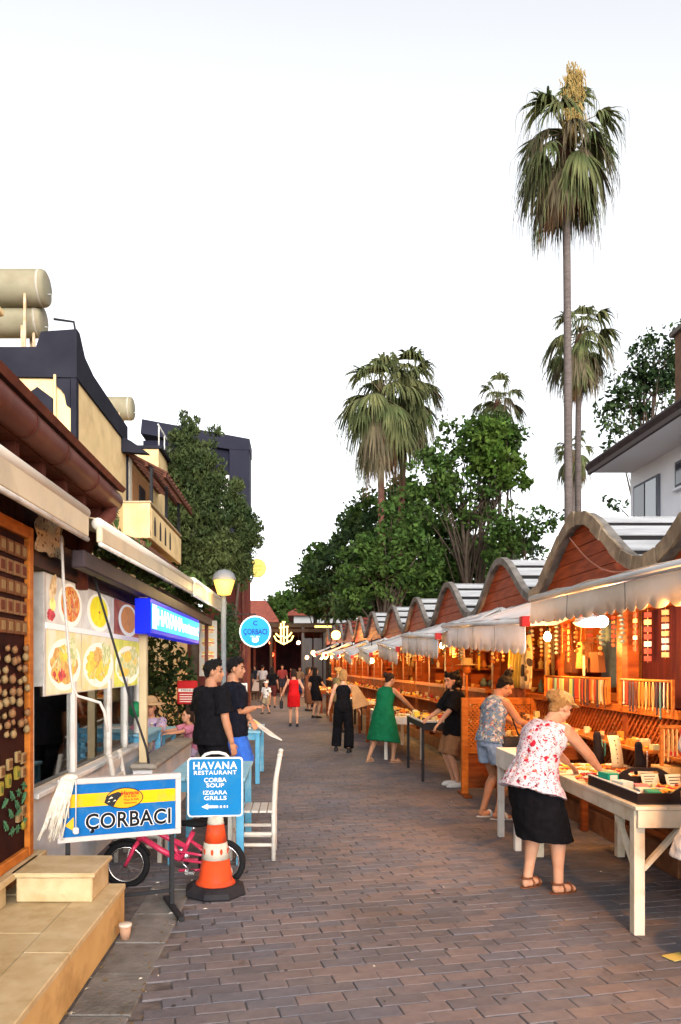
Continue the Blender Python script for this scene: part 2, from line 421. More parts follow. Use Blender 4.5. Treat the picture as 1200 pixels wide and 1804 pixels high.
def wave_strip(x0, x1, lo, hi):
    b = MB(); rows = []
    for x in (x0, x1):
        rows.append([(x, y + norm2(y)[0] * lo * .75, wave_z(y) + norm2(y)[1] * lo) for y in ywave]); rows.append([(x, y + norm2(y)[0] * hi * .75, wave_z(y) + norm2(y)[1] * hi) for y in ywave])
    n = NW; v = [p for r in rows for p in r]; f = []
    for i in range(n - 1):
        f += [(i, n + i, n + i + 1, i + 1), (2 * n + i, 2 * n + i + 1, 3 * n + i + 1, 3 * n + i), (n + i, 3 * n + i, 3 * n + i + 1, n + i + 1), (i, i + 1, 2 * n + i + 1, 2 * n + i)]
    f += [(0, 2 * n, 3 * n, n), (n - 1, 2 * n - 1, 4 * n - 1, 3 * n - 1)]
    b.add(v, f); return b
me_fascia = wave_strip(-.03, .06, 0, .095).mesh('fascia', M_conc)
me_deck = wave_strip(.065, 2.6, .02, .05).mesh('roof_deck', mat('dark_roof_felt', (.02, .018, .018), .9))
def slat_mesh(k, n=11):            # one roof board, lying along the wave's ruling
    ya = -1.46 + 2.92 * k / n; yb = ya + 2.92 / n - .095; b = MB(); v = []
    for x in (.062, 2.66):
        for y in (ya, yb):
            dn = norm2(y); v += [(x, y + dn[0] * .052, wave_z(y) + dn[1] * .052), (x, y + dn[0] * .062, wave_z(y) + dn[1] * .062)]
    b.add(v, [(0, 1, 3, 2), (4, 6, 7, 5), (1, 5, 7, 3), (0, 2, 6, 4), (0, 4, 5, 1), (2, 3, 7, 6)]); return b.mesh('roof_board', M_slat)
me_slat = [slat_mesh(k) for k in range(11)]
# a concrete tile of the near fascia, broken and pale
def gable_board(k, n=6):           # horizontal board closing the wave, cut to the curve
    za = 2.42 + .14 * k; zb = za + .132
    w = [y for y in np.linspace(-1.5, 1.5, 61) if wave_z(y) > za + .02]
    if not w: return None
    ya, yb = w[0], w[-1]; wt = [y for y in np.linspace(-1.5, 1.5, 61) if wave_z(y) > zb + .01]; ta, tb = (wt[0], wt[-1]) if wt else (ya * .5, yb * .5)
    b = MB(); b.prism([(.035 + .004 * (k % 2), ya, za), (.035 + .004 * (k % 2), yb, za), (.035 + .004 * (k % 2), tb, zb), (.035 + .004 * (k % 2), ta, zb)], (.022, 0, 0)); return b.mesh('gable_board', M_woodr)
me_gb = [m for m in (gable_board(k) for k in range(6)) if m]
def bx(name, m, *a, b=.006): q = MB(); q.box(*a, b); return q.mesh(name, m)
me_post = bx('post', M_wood, -.06, .06, -.06, .06, 0, 2.44)
me_beam = bx('header_beam', M_wood, .30, .44, -1.5, 1.5, 2.28, 2.44)
me_back = bx('back_wall', M_int, 2.42, 2.5, -1.5, 1.5, 0, 2.75)
me_part = bx('side_wall', M_int, .46, 2.4, 1.47, 1.5, 0, 2.7)
me_ceil = bx('ceiling', M_int, .46, 2.4, -1.46, 1.46, 2.5, 2.54)
me_plinth = bx('plinth', M_brickb, .26, 2.4, -1.46, 1.46, 0, .22)
me_rail = bx('counter_rail', M_woodo, .28, .40, -1.43, 1.43, 1.30, 1.37)
me_rail2 = bx('counter_foot', M_wood, .29, .39, -1.43, 1.43, .30, .37)
def lattice_strip(y, s):
    b = MB(); y2 = y + s * .93; ya, yb = y, y2; za, zb = .37, 1.30
    if y2 > 1.43: t = (1.43 - y) / (y2 - y); yb = 1.43; zb = za + .93 * t
    if y2 < -1.43: t = (-1.43 - y) / (y2 - y); yb = -1.43; zb = za + .93 * t
    if y > 1.43: t = (y - 1.43) / (y - y2); ya = 1.43; za = .37 + .93 * t
    if y < -1.43: t = (-1.43 - y) / (y2 - y); ya = -1.43; za = .37 + .93 * t
    if zb - za < .05: return None
    b.beam((.335 + .012 * s, ya, za), (.335 + .012 * s, yb, zb), .022, .014, up=(1, 0, 0)); return b
lat = [(lattice_strip(-2.4 + .085 * k, 1)) for k in range(46)] + [(lattice_strip(-1.45 + .085 * k, -1)) for k in range(46)]
lat = [q for q in lat if q]
me_lat = [q.mesh('lattice_strip', M_lat) for q in lat]
lj = MB()
for q in lat: lj.add(q.v, q.f)
me_latj = lj.mesh('lattice', M_lat)
STALLS = []
rs = random.Random(11)
ords = ['nearest', 'second', 'third', 'fourth', 'fifth', 'sixth', 'seventh', 'eighth', 'ninth', 'tenth', 'eleventh', 'last']
for k in range(12):
    Y = 4.5 + 3 * k; x = row_pt(Y); dx = (row_pt(Y + 1.5) - row_pt(Y - 1.5)) / 3.
    lab = 'wooden market stall with curved wave roof, %s along the row from the camera' % ords[k]
    t = thing('market_stall', lab, 'market stall', (x, Y, 0), -math.atan(dx) , 'wave roofed market stalls')
    zoff = float(np.interp(k, [0, 4, 11], [0, 0, .42]))
    Z = Matrix.Translation((0, 0, zoff)); STALLS.append((t, zoff))
    if k == 0 or k == 1:
        # the near wave edge is faced with separate concrete pieces, some of them broken
        ne = 14
        M_conct = mat('concrete_facing', (.30, .225, .15), .9, (.17, .125, .085), scale=7, bump=.4, wear=(.13, .10, .08), wscale=3)
        link('fascia', wave_strip(-.03, .06, 0, .105).mesh('fascia', M_conc), t, Z)
        for e in range(ne):
            ya = -1.5 + 3. * e / ne + .006; yb = -1.5 + 3. * (e + 1) / ne - .006; b = MB(); pts = []
            hi = .125 + rs.uniform(-.012, .014); lo = -.008 + rs.uniform(-.018, .012)
            for y in (ya, (ya + yb) / 2, yb): dn = norm2(y); pts.append((-.032, y + dn[0] * lo * .75, wave_z(y) + dn[1] * lo))
            for y in (yb, (ya + yb) / 2, ya): dn = norm2(y); pts.append((-.032, y + dn[0] * hi * .75, wave_z(y) + dn[1] * hi))
            b.prism(pts, (-.022 + rs.uniform(-.01, .01), 0, 0)); b.build('facing_piece', M_conct, t).matrix_basis = Z
    else: link('fascia', me_fascia, t, Z)
    link('roof_deck', me_deck, t, Z)
    if k < 7:
        for m in me_slat: link('roof_board', m, t, Z)
    else:
        m = MB()
        for q in me_slat: m.add([v.co for v in q.vertices], [tuple(f.vertices) for f in q.polygons])
        o = m.build('roof_boards', mat('red_roof_boards', (.16, .035, .022), .8, (.11, .025, .018), scale=4), t); o.matrix_basis = Z; o['kind'] = 'stuff'
    for m in me_gb: link('gable_board', m, t, Z)
    if k == 0:
        link('header_beam', me_beam, t); link('ceiling', me_ceil, t)
    link('post', me_post, t, TM(.37, 1.44, 0)); link('post', me_post, t, TM(.37, .0 if k != 1 else -.35, 0))
    if k: link('header_beam', me_beam, t); link('ceiling', me_ceil, t)
    link('back_wall', me_back, t); link('side_wall', me_part, t); link('plinth', me_plinth, t)
    link('counter_rail', me_rail, t); link('counter_foot', me_rail2, t)
    if k in (1, 0):
        for m in me_lat: link('lattice_strip', m, t)
    else: o = link('lattice', me_latj, t); o['kind'] = 'stuff'
    # shelves against the back wall and on the side wall
    for z in (1.0, 1.38, 1.75, 2.1):
        b = MB(); b.box(2.1, 2.41, -1.4, 1.4, z, z + .03); b.build('shelf', M_int, t)
        b = MB(); b.box(.62, 2.05, 1.22, 1.46, z - .08, z - .05); b.build('shelf', M_int, t)
# ---------------------------------------------------------------- awnings
def awning(label, xa, y0, y1, z0, z1, xw, zw, scal=.15, droop=.0, val=.2, fab=M_awn, seed=1):
    """front bar from (xa,y0,z0) near to (xa,y1,z1) far, fabric rising to the wall at xw, zw"""
    q = random.Random(seed)
    t = thing('awning', label, 'awning', ((xa + xw) / 2, (y0 + y1) / 2, zw), 0, 'awnings along the stalls')
    nY, nX = 13, 9
    def fz(a, c):    # a along bar (0 near), c toward wall
        zb = z0 + (z1 - z0) * a
        return zb + (zw - zb) * c - .05 * math.sin(math.pi * c) * (.6 + .4 * math.sin(a * 3 * math.pi)) + .008 * math.sin(a * 31 + c * 5)
    rows = [[(xa + (xw - xa) * c / (nX - 1), y0 + (y1 - y0) * a / (nY - 1), fz(a / (nY - 1), c / (nX - 1)) + .035) for a in range(nY)] for c in range(nX)]
    b = MB(); b.sheet(rows, .006); b.build('fabric', fab, t, True)
    b = MB(); b.tube([(xa, y0 - .01, z0), (xa, y1 + .01, z1)], .028, 12); b.build('front_bar', mat('awning_bar', (.42, .42, .43), .4, (.34, .34, .35), scale=4), t, True)
    # scalloped valance with folds
    n = int(abs(y1 - y0) / scal); top = []; mid = []; bot = []
    for i in range(n * 8 + 1):
        a = i / (n * 8); y = y0 + (y1 - y0) * a; zb = z0 + (z1 - z0) * a - .03
        wob = .018 * math.sin(a * 23 + seed) + .010 * math.sin(a * 51 + seed * 2)
        s = abs(math.sin(math.pi * a * n)) ** .6
        top.append((xa - .005, y, zb)); mid.append((xa - .006 + wob * .5, y, zb - val * .5)); bot.append((xa - .008 + wob, y, zb - val * (1 - .20 * (1 - s))))
    b = MB(); b.sheet([top, mid, bot], (.006, 0, 0)); vo = b.build('valance', fab, t, True)
    for i in range(1, 4):
        j = int(len(top) * i / 4 + q.randint(-3, 3)); b = MB(); b.sheet([[Vector(p_[j]) + Vector((-.002, e_, 0)) for e_ in (-.006, .006)] for p_ in (top, mid, bot)], (.001, 0, 0)); b.build('seam', mat('seam', (.20, .19, .18), .9), vo, True)
    for a in (.12, .88):
        y = y0 + (y1 - y0) * a; zb = z0 + (z1 - z0) * a; xm = (xa + xw) / 2
        b = MB(); b.beam((xa + .02, y, zb - .02), (xm + .1, y + (.35 if a < .5 else -.35), (zb + zw) / 2 - .17), .03, .04); b.beam((xm + .1, y + (.35 if a < .5 else -.35), (zb + zw) / 2 - .17), (xw - .02, y, zw - .16), .03, .04)
        b.build('folding_arm', M_whitep, t, True)
    b = MB(); b.tube([(xw + .01, y0, zw - .03), (xw + .01, y1, zw - .03)], .05, 10); b.build('roller', M_whitep, t, True)
    b = MB(); b.box(xa - .04, xa + .04, y0 - .03, y0 + .05, z0 - .045, z0 + .045, .006); b.build('bar_end', mat('red_plastic', (.35, .02, .02), .4), t, True)
    return t
M_awnb = mat('beige_awning_cloth', (.70, .65, .58), .85, (.61, .56, .49), scale=2.5, bump=.1, bscale=9, wear=(.52, .46, .38), wscale=1.6)
translucent(M_awnb, .3)
xw = lambda y: row_pt(y) + .1
awning('cream scalloped awning over the nearest jewellery stall', 2.04, 2.7, 6.44, 2.27, 2.33, 2.92, 2.50, scal=.17, val=.19, fab=M_awnb, seed=1)
awning('pale grey awning beside the cream one, its near end hanging low', 2.04, 6.62, 10.4, 2.15, 2.31, 2.94, 2.53, val=.27, scal=.19, seed=2)
awning('pale grey awning above the curly haired shopper in black', 1.90, 10.0, 13.5, 2.15, 2.30, 2.78, 2.52, val=.28, scal=.17, seed=3)
awning('white awning directly above the green dress', 1.80, 13.3, 16.6, 2.05, 2.25, 2.66, 2.5, val=.26, scal=.2, seed=4)
awning('white awning above the woman with the tan shoulder bag', 1.62, 16.4, 19.6, 2.0, 2.22, 2.5, 2.48, val=.22, seed=5)
awning('white awning above the blond vendor in olive', 1.42, 19.3, 22.6, 1.98, 2.2, 2.3, 2.46, val=.2, seed=6)
awning('small white awning, third from the far end of the stall row', 1.22, 22.4, 26.0, 2.05, 2.22, 2.1, 2.5, val=.12, seed=7)
awning('small white awning, second from the far end of the stall row', .98, 25.8, 30.0, 2.12, 2.28, 1.85, 2.56, val=.1, seed=8)
awning('small white awning at the far end of the stall row', .75, 29.8, 35.0, 2.2, 2.38, 1.6, 2.66, val=.1, seed=9)
# ---------------------------------------------------------------- lamps in the stalls
def bulb(label, loc, power, r=.045, color=(1, .41, .09), group='bare bulbs in the stalls', cord=.25):
    t = thing('light_bulb', label, 'bulb', loc, 0, group)
    b = MB(); b.lathe([(.001, -r * 1.1), (r * .6, -r * .9), (r, -r * .2), (r * .95, r * .3), (r * .5, r * 1.1), (r * .42, r * 1.4)], seg=12); b.build('globe', M_bulb, t)
    b = MB(); b.lathe([(r * .5, r * 1.3), (r * .5, r * 2.2), (r * .2, r * 2.5)], seg=8); b.tube([(0, 0, r * 2.4), (0, 0, r * 2.4 + cord)], .004, 5); b.build('socket', M_dark, t)
    if power: bulb_light(t, (0, 0, -r * 1.8), power, color, r)
    return t
for k in range(12):
    t, zo = STALLS[k]; m = world_m(t)
    if k == 0: pos = [(1.3, .9, 2.2, 6), (-.74, -.72, 2.03, 30)]
    elif k == 1: pos = [(1.2, .2, 2.2, 9), (.0, .95, 2.08, 24)]
    elif k < 6: pos = [(1.2, 0, 2.2, 18), (-.05, .2, 2.12, 11), (-.15, -.55, 2.14, 0)]
    else: pos = [(.9, 0, 2.15, 34), (-.3, .3, 2.12, 8)]
    for i, (x, y, z, pw) in enumerate(pos):
        bulb(['bare bulb lit inside the %s stall from the camera', 'bare bulb hanging under the far half of the awning of the %s stall', 'bare bulb hanging under the near half of the awning of the %s stall'][i] % ords[k],
             m @ Vector((x, y, z)), pw)
# the enamelled dish lamp and a white bulb under the cream awning
p = P(1040, 1098, 6.6)
t = thing('dish_lamp', 'wide yellow lit dish lamp under the cream awning', 'lamp', p)
b = MB(); b.lathe([(.001, -.035), (.07, -.034), (.12, -.018), (.145, .005)], seg=20); b.build('lit_dish', mat('lit_dish', (1, .60, .10), .5, emit=3.2), t)
b = MB(); b.lathe([(.15, .004), (.12, .045), (.05, .065), (.03, .09)], seg=20); b.tube([(0, 0, .09), (0, 0, .3)], .006, 6); b.build('shade', M_whitep, t)
bulb_light(t, (0, 0, -.10), 26, (1, .44, .11), .08)
p = P(1061, 1095, 6.3)
t = thing('white_bulb', 'bright white round bulb beside the yellow dish lamp', 'bulb', p)
b = MB(); b.ball((0, 0, 0), .05, 14, 10); b.build('globe', mat('lit_white_bulb', (.85, .92, 1), .4, emit=18), t)
b = MB(); b.lathe([(.022, .045), (.022, .10), (.01, .12)], seg=8); b.tube([(0, 0, .11), (0, 0, .3)], .004, 5); b.build('socket', M_dark, t)
bulb_light(t, (0, 0, -.09), 5, (.9, .9, 1), .05)
# lamp on a bracket in front of the far wave
p = P(592, 1119, 27); t = thing('bracket_lamp', 'orange lit lamp on a bracket before the far end of the wave roofs', 'lamp', p)
b = MB(); b.ball((0, 0, 0), .17, 12, 8); b.build('globe', mat('lit_orange_globe', (1, .40, .06), .4, emit=7), t)
b = MB(); b.tube([(0, 0, .17), (0, 0, .4), (.35, 0, .45)], .02, 6); b.build('bracket', M_dark, t)
bulb_light(t, (-.05, -.3, 0), 14, (1, .42, .1), .15)

# loose cable sagging across the second stall's gable
b = MB(); b.tube([(2.78, 7.55 - 1.5 * q, 3.06 - .62 * q + .10 * q * q - .12 * math.sin(math.pi * q)) for q in np.linspace(0, 1, 12)], .008, 5); o = b.build('cable', mat('old_cable', (.30, .12, .08), .8)); tag(o, 'thin cable sagging across the nearest full gable', 'cable')
# ---------------------------------------------------------------- left: marble steps, souvenir shop, soup restaurant
M_marb = mat('warm_lit_marble', (.40, .295, .155), .45, (.47, .365, .215), scale=9, detail=8, bump=.12, bscale=50, wear=(.33, .225, .10), wscale=5)  # warm light from the shop is put into the marble's colour
t = thing('marble_steps', 'marble steps with warm light put into their colour, in front of the souvenir shop', 'steps', (-1.5, 4, 0))
b = MB(); b.box(-3.2, -1.17, 1.5, 4.97, 0, .255, 0); b.build('platform', mat('step_riser', (.42, .26, .10), .5, (.50, .32, .13), scale=3, bump=.08, wear=(.28, .16, .06), wscale=4), t, True)
yy = 1.6
for l in (1.1, 1.05, 1.2):
    b = MB(); b.box(-1.40, -1.155, yy, min(yy + l, 4.985) - .004, .255, .292, .005); b.build('edge_slab', M_marb, t, True); yy += l
for i, x in enumerate((-1.98, -2.56)):
    for j in range(4):
        b = MB(); b.box(x, x + .575, 1.7 + j * .78, min(1.7 + j * .78 + .775, 4.7), .255, .286, .004); b.build('tread_slab', M_marb, t, True)
b = MB(); b.box(-1.405, -1.985, 4.42 + .3, 4.98, .2, .286, .004); b.build('tread_slab', M_marb, t, True)
b = MB(); b.box(-1.74, -1.27, 4.55, 4.95, .29, .445, .008); b.build('upper_step', M_marb, t, True)
b = MB(); b.box(-1.77, -1.25, 4.53, 4.965, .445, .475, .006); b.build('upper_slab', M_marb, t, True)
b = MB(); b.box(-2.6, -1.78, 3.0, 4.5, .287, .43, .006); b.build('door_step', M_marb, t, True)
b = MB(); b.box(-2.6, -1.74, 3.0, 5.12, .43, .475, .006); b.build('door_sill', M_marb, t, True)
# --- souvenir shop
t = thing('souvenir_shop', 'souvenir shop with brown gutter and orange pine door panel full of magnets', 'shop', (-2.2, 4.5, 0))
SH = t
M_maroon = mat('maroon_timber', (.075, .022, .014), .7, (.05, .014, .010), scale=4, bump=.2, stretch=(1, 5, 1))
M_gut = mat('brown_gutter', (.115, .036, .026), .45, (.085, .026, .019), scale=3, wear=(.15, .062, .042), wscale=2.5)
b = MB(); b.box(-3.4, -1.9, 2.2, 5.1, 0, 3.1); b.build('wall', mat('ochre_wall', (.30, .14, .055), .9, (.22, .10, .04), scale=4, bump=.2), t, True)
b = MB(); b.box(-1.9, -1.84, 4.80, 5.02, .476, 2.66); b.build('back_board', M_maroon, t, True)
fr = [(-1.835, 4.93, 5.0)]
b = MB(); b.box(-1.84, -1.79, 4.925, 5.0, .478, 2.68, .006); b.build('frame_stile', M_woodo, t, True)
b = MB(); b.box(-1.84, -1.793, 3.2, 4.922, .478, .54, .006); b.build('frame_rail', M_woodo, t, True)
b = MB(); b.box(-1.84, -1.793, 3.2, 4.922, 2.60, 2.68, .006); b.build('frame_rail', M_woodo, t, True)
b = MB(); b.box(-1.88, -1.825, 3.2, 4.922, .54, 2.60); b.build('display_board', mat('dark_red_board', (.030, .008, .006), .7, (.018, .005, .004), scale=6), t, True)
b = MB(); b.box(-1.9, -1.84, 5.0, 5.1, .478, 2.7); b.build('door_post', mat('ochre_post', (.40, .22, .09), .7, (.32, .17, .06), scale=5), t, True)
b = MB(); b.box(-2.9, -1.70, 2.2, 6.55, 3.12, 3.17); b.build('soffit', M_maroon, t, True)
b = MB(); b.box(-1.93, -1.87, 2.2, 6.5, 2.72, 3.12); b.build('upper_wall', M_maroon, t, True)
for k in range(9):
    b = MB(); b.beam((-2.8, 2.6 + .48 * k, 3.08), (-1.72, 2.6 + .48 * k, 3.08), .07, .09); b.build('rafter', M_maroon, t, True)
b = MB(); b.tube([(-1.66, y, 3.22) for y in np.linspace(2.2, 6.6, 12)], .095, 16); go = b.build('gutter', M_gut, t, True)
for y in (3.6, 4.45, 5.05, 5.8):
    b = MB(); b.tube([(-1.66, y - .012, 3.22), (-1.66, y + .012, 3.22)], .101, 16); b.build('joint_ring', mat('gutter_ring', (.07, .022, .016), .5), go, True)
b = MB(); b.prism([(-1.57, 2.2, 3.30), (-1.54, 2.2, 3.335), (-2.9, 2.2, 3.9), (-2.9, 2.2, 3.86)], (0, 4.42, 0)); b.build('roof', mat('roof_edge', (.16, .06, .04), .8, (.11, .04, .03), scale=6), t, True)
b = MB(); b.tube([(-1.66, 6.52, 3.22), (-1.66, 6.5, 3.08), (-1.80, 6.35, 2.85), (-1.86, 6.3, 2.62), (-1.86, 6.3, 2.4)], .066, 12); b.build('downpipe', M_gut, t, True)
# upper storey set back, with a cornice
b = MB(); b.box(-6.5, -2.78, 4.0, 6.6, 3.3, 4.85); b.build('upper_storey', M_cream, t, True)
for i, (e, z0, z1) in enumerate(((.05, 4.85, 4.92), (.11, 4.92, 4.98), (.06, 4.98, 5.12))):
    b = MB(); b.box(-6.5, -2.78 + e, 3.9, 6.6 + e, z0, z1, .01); b.build('cornice', M_cream, t, True)
b = MB(); b.box(-2.79, -2.68, 6.3, 6.66, 4.2, 4.33, .02); b.build('corbel', M_cream, t, True)
# magnets on the board
rg = random.Random(21)
def magnet(kind, y, z, s, m, label, group):
    b = MB(); x0, x1 = -1.824, -1.806
    if kind == 'square':
        b.box(x0, x1, y - s, y + s, z - s, z + s, .003); b.cur = 1; b.box(x1 - .002, x1 + .004, y - s * .62, y + s * .62, z - s * .62, z + s * .62, .002)
    elif kind == 'ball': b.ball((x1 + .006, y, z), (s * .8, s, s), 10, 7); b.cur = 1; b.ball((x1 + .008, y + s * .6, z + s * .9), (s * .4, s * .5, s * .45), 8, 5)
    elif kind == 'house':
        b.prism([(x0, y - s, z - s), (x0, y + s, z - s), (x0, y + s, z + s * .2), (x0, y, z + s), (x0, y - s, z + s * .2)], (.02, 0, 0)); b.cur = 1; b.box(x1, x1 + .006, y - s * .3, y + s * .3, z - s, z)
    elif kind == 'lemon': b.ball((x1, y, z), (.012, s * 1.25, s * .85), 12, 8); b.ball((x1, y + s * 1.25, z), (.006, s * .25, s * .2), 6, 4); b.cur = 1; b.tube([(x1, y - s * 1.2, z), (x1 + .004, y - s * 1.5, z + s * .2)], .004, 5)
    elif kind == 'lizard':
        a = rg.uniform(-.9, .9); ca, sa = math.cos(a), math.sin(a); q = lambda p, r: (x1, y + (p * ca - r * sa) * s, z + (p * sa + r * ca) * s)
        b.tube([q(-1.3, .1), q(-.7, .15), q(-.1, 0), q(.5, .1), q(1., 0), q(1.3, -.1)], [.004, .009, s * .38, s * .4, s * .33, s * .12], 7, flat=.5)
        for p, r in ((.55, .75), (.55, -.7), (-.25, .7), (-.25, -.75)): b.tube([q(p * .8, 0), q(p, r)], [s * .14, s * .1], 5)
        b.cur = 1; b.ball(q(.95, .12), s * .1, 5, 4)
    else:
        b.prism([(x0, y - s * .5, z - s), (x0, y + s * .5, z - s), (x0, y + s * .75, z + s * .6), (x0, y + s * .45, z + s), (x0, y - s * .45, z + s), (x0, y - s * .75, z + s * .6)], (.02, 0, 0)); b.cur = 1; b.box(x1, x1 + .005, y - s * .25, y + s * .25, z - s * .6, z + s * .3)
    o = b.build('souvenir_magnet', m); tag(o, label, 'magnet', group)
mq = [[mat('magnet_%d%d' % (i, j), tuple(x * .5 for x in c), .6) for j, c in enumerate(cc)] for i, cc in enumerate((((.30, .12, .05), (.45, .28, .12)), ((.42, .22, .10), (.22, .06, .03)), ((.10, .25, .12), (.3, .3, .1)), ((.48, .38, .06), (.12, .2, .05)), ((.5, .34, .16), (.25, .12, .05))))]
for r in range(5):
    for c in range(5):
        magnet('square', 4.88 - c * .118 - .01 * (r % 2), 2.50 - r * .125, .046, mq[r % 2], 'small square framed souvenir magnet in the rows near the top of the board', 'square magnets on the door board')
for r in range(9):
    for c in range(5):
        if rg.random() < .85: magnet('ball', 4.88 - c * .11 + rg.uniform(-.03, .03), 1.86 - r * .068 + rg.uniform(-.015, .015), rg.uniform(.018, .030), mq[rg.choice((1, 4))], 'small round gourd shaped magnet scattered over the middle of the board', 'gourd magnets on the door board')
for y, z in ((4.87, 1.14), (4.78, 1.16), (4.64, 1.13), (4.87, 1.05), (4.52, 1.1)): magnet('square', y, z, .036, mq[4], 'little tan square magnet just below the gourd magnets', 'tan magnets below the gourds')
for y, z in ((4.76, 1.06), (4.62, 1.03), (4.5, 1.0)): magnet('dress', y, z, .042, mq[3], 'ochre dress shaped magnet in the lower part of the board', 'dress magnets')
for y, z in ((4.86, .96), (4.77, .93), (4.86, .88), (4.74, .86), (4.66, .93), (4.64, .82), (4.55, .9), (4.86, .72), (4.75, .70), (4.66, .70), (4.56, .76), (4.77, .80)): magnet('lizard', y, z, .036, mq[2], 'green lizard shaped magnet low on the dark board', 'lizard magnets')
magnet('square', 4.875, .795, .034, mq[4], 'tan square magnet among the green lizards', 'lone magnets'); magnet('house', 4.80, .775, .038, mq[4], 'house shaped magnet among the green lizards', 'lone magnets'); magnet('lemon', 4.855, .70, .034, mq[3], 'yellow lemon magnet low on the board', 'lone magnets')
# patterned cloth above the panel
b = MB(); rows = []
for i in range(7):
    rows.append([(-1.80 + .012 * math.sin(i * 2 + j), 5.06 + .065 * j, 2.82 - .045 * i - .010 * math.sin(j * 1.6)) for j in range(10)])
b.sheet(rows, (.004, 0, 0))
def spotted(name, base, spots, scale=16, thr=.55, rough=.85, base2=None):
    """cloth or board printed with blotches"""
    if name in _mats: return _mats[name]
    m = mat(name, base, rough, base2, scale=3); n = m.node_tree.nodes; L = m.node_tree.links; bs = n['Principled BSDF']
    tc = n.new('ShaderNodeTexCoord'); src = None
    if bs.inputs['Base Color'].links: src = bs.inputs['Base Color'].links[0].from_socket
    for i, (c, sc, th) in enumerate(spots):
        v = n.new('ShaderNodeTexVoronoi'); v.inputs['Scale'].default_value = sc; v.inputs['Randomness'].default_value = 1
        mp = n.new('ShaderNodeMapping'); mp.inputs['Location'].default_value = (i * 3.1, i * 1.7, i * .9)
        nz = n.new('ShaderNodeTexNoise'); nz.inputs['Scale'].default_value = sc * 1.5
        ad = n.new('ShaderNodeMix'); ad.data_type = 'VECTOR'; ad.inputs['Factor'].default_value = .06
        L.new(tc.outputs['Object'], mp.inputs[0]); L.new(mp.outputs[0], ad.inputs['A']); L.new(mp.outputs[0], nz.inputs['Vector']); L.new(nz.outputs['Color'], ad.inputs['B']); L.new(ad.outputs['Result'], v.inputs['Vector'])
        lt = n.new('ShaderNodeMath'); lt.operation = 'LESS_THAN'; lt.inputs[1].default_value = th; L.new(v.outputs['Distance'], lt.inputs[0])
        mx = n.new('ShaderNodeMix'); mx.data_type = 'RGBA'; mx.inputs['A'].default_value = tuple(base) + (1,); mx.inputs['B'].default_value = tuple(c) + (1,)
        if src: L.new(src, mx.inputs['A'])
        L.new(lt.outputs[0], mx.inputs['Factor']); src = mx.outputs['Result']
    L.new(src, bs.inputs['Base Color']); return m
o = b.build('patterned_cloth', spotted('leaf_print', (.42, .32, .2), [((.12, .05, .03), 22, .28), ((.2, .08, .04), 31, .2)])); tag(o, 'cream cloth with brown leaf pattern hung above the food pictures', 'cloth')
# --- awning cassettes
def cassette(label, a, c, h, w, seed, stripe=True):
    t = thing('folded_awning', label, 'awning', tuple((Vector(a) + Vector(c)) / 2), 0, 'folded awnings over the left shops'); a = Vector(a); c = Vector(c)
    b = MB(); b.beam(a, c, w * .3, h, .01); b.build('front_panel', M_beige, t, True)
    b = MB(); b.tube([a + Vector((-.01, 0, h / 2 + .02)), c + Vector((-.01, 0, h / 2 + .02))], .045, 12); b.build('roll', mat('rolled_cloth', (.62, .58, .50), .7, (.54, .49, .41), scale=4, stretch=(1, .3, 1)), t, True)
    b = MB(); b.tube([a + Vector((.01, 0, -h / 2 - .012)), c + Vector((.01, 0, -h / 2 - .012))], .018, 8); b.build('bottom_bar', M_white, t, True)
    n = 6; d = c - a
    b = MB(); b.sheet([[a + d * (j / n) + Vector((-.02 - .7 * i, 0, h / 2 + .06 + .12 * i)) for j in range(n + 1)] for i in range(2)], .006); b.build('cloth_top', M_beige, t, True)
    return t
cassette('beige folded awning above the souvenir shop door', (-1.56, 2.6, 2.755), (-1.54, 5.36, 2.76), .16, .15, 1)
cassette('long beige folded awning over the restaurant window', (-1.47, 5.45, 2.72), (-1.43, 10.2, 2.80), .12, .15, 2)
cassette('short beige folded awning reaching to the street lamp', (-1.40, 9.9, 2.79), (-1.34, 13.6, 2.80), .17, .15, 3)
# crank rods
def rod(name, label, pts, r, m):
    b = MB(); b.tube(pts, r, 8); o = b.build(name, m); tag(o, label, 'crank rod', 'awning crank rods')
rod('crank_rod', 'white awning crank rod with bent handle hanging before the food pictures', [P(108, 945, 5.25), P(113, 1050, 5.27), P(124, 1180, 5.3), P(128, 1210, 5.3), P(136, 1226, 5.32), P(160, 1233, 5.34), P(176, 1238, 5.36), P(184, 1254, 5.36), P(190, 1290, 5.36)], .011, mat('white_rod', (.45, .42, .38), .4))
rod('crank_rod', 'thin dark awning crank rod leaning across the food pictures', [P(153, 972, 6.0), P(180, 1065, 6.0), P(232, 1240, 6.0), P(258, 1318, 6.0), P(262, 1345, 6.0)], .010, M_dark)
# --- restaurant
t = thing('soup_restaurant', 'soup restaurant with white sliding windows under lit food pictures', 'restaurant', (-2.2, 8, 0)); RT = t
M_wallw = mat('white_wall', (.58, .585, .60), .6, (.51, .515, .53), scale=3, bump=.06, wear=(.42, .42, .41), wscale=2)
b = MB(); b.box(-2.0, -1.86, 5.12, 8.75, 0, .82); b.build('base_wall', M_wallw, t, True)
b = MB(); b.box(-2.02, -1.80, 5.12, 8.78, .82, .86, .006); b.build('window_sill', M_white, t, True)
for y in (5.17, 6.18, 7.35, 8.05, 8.70):
    b = MB(); b.box(-1.93, -1.86, y - .035, y + .035, .861, 1.62, .005); b.build('window_mullion', M_white, t, True)
for y0, y1 in ((5.21, 6.14), (6.22, 7.31), (7.39, 8.01), (8.09, 8.66)):
    b = MB(); b.box(-1.90, -1.894, y0, y1, .87, 1.60); b.build('window_pane', M_glass, t, True)
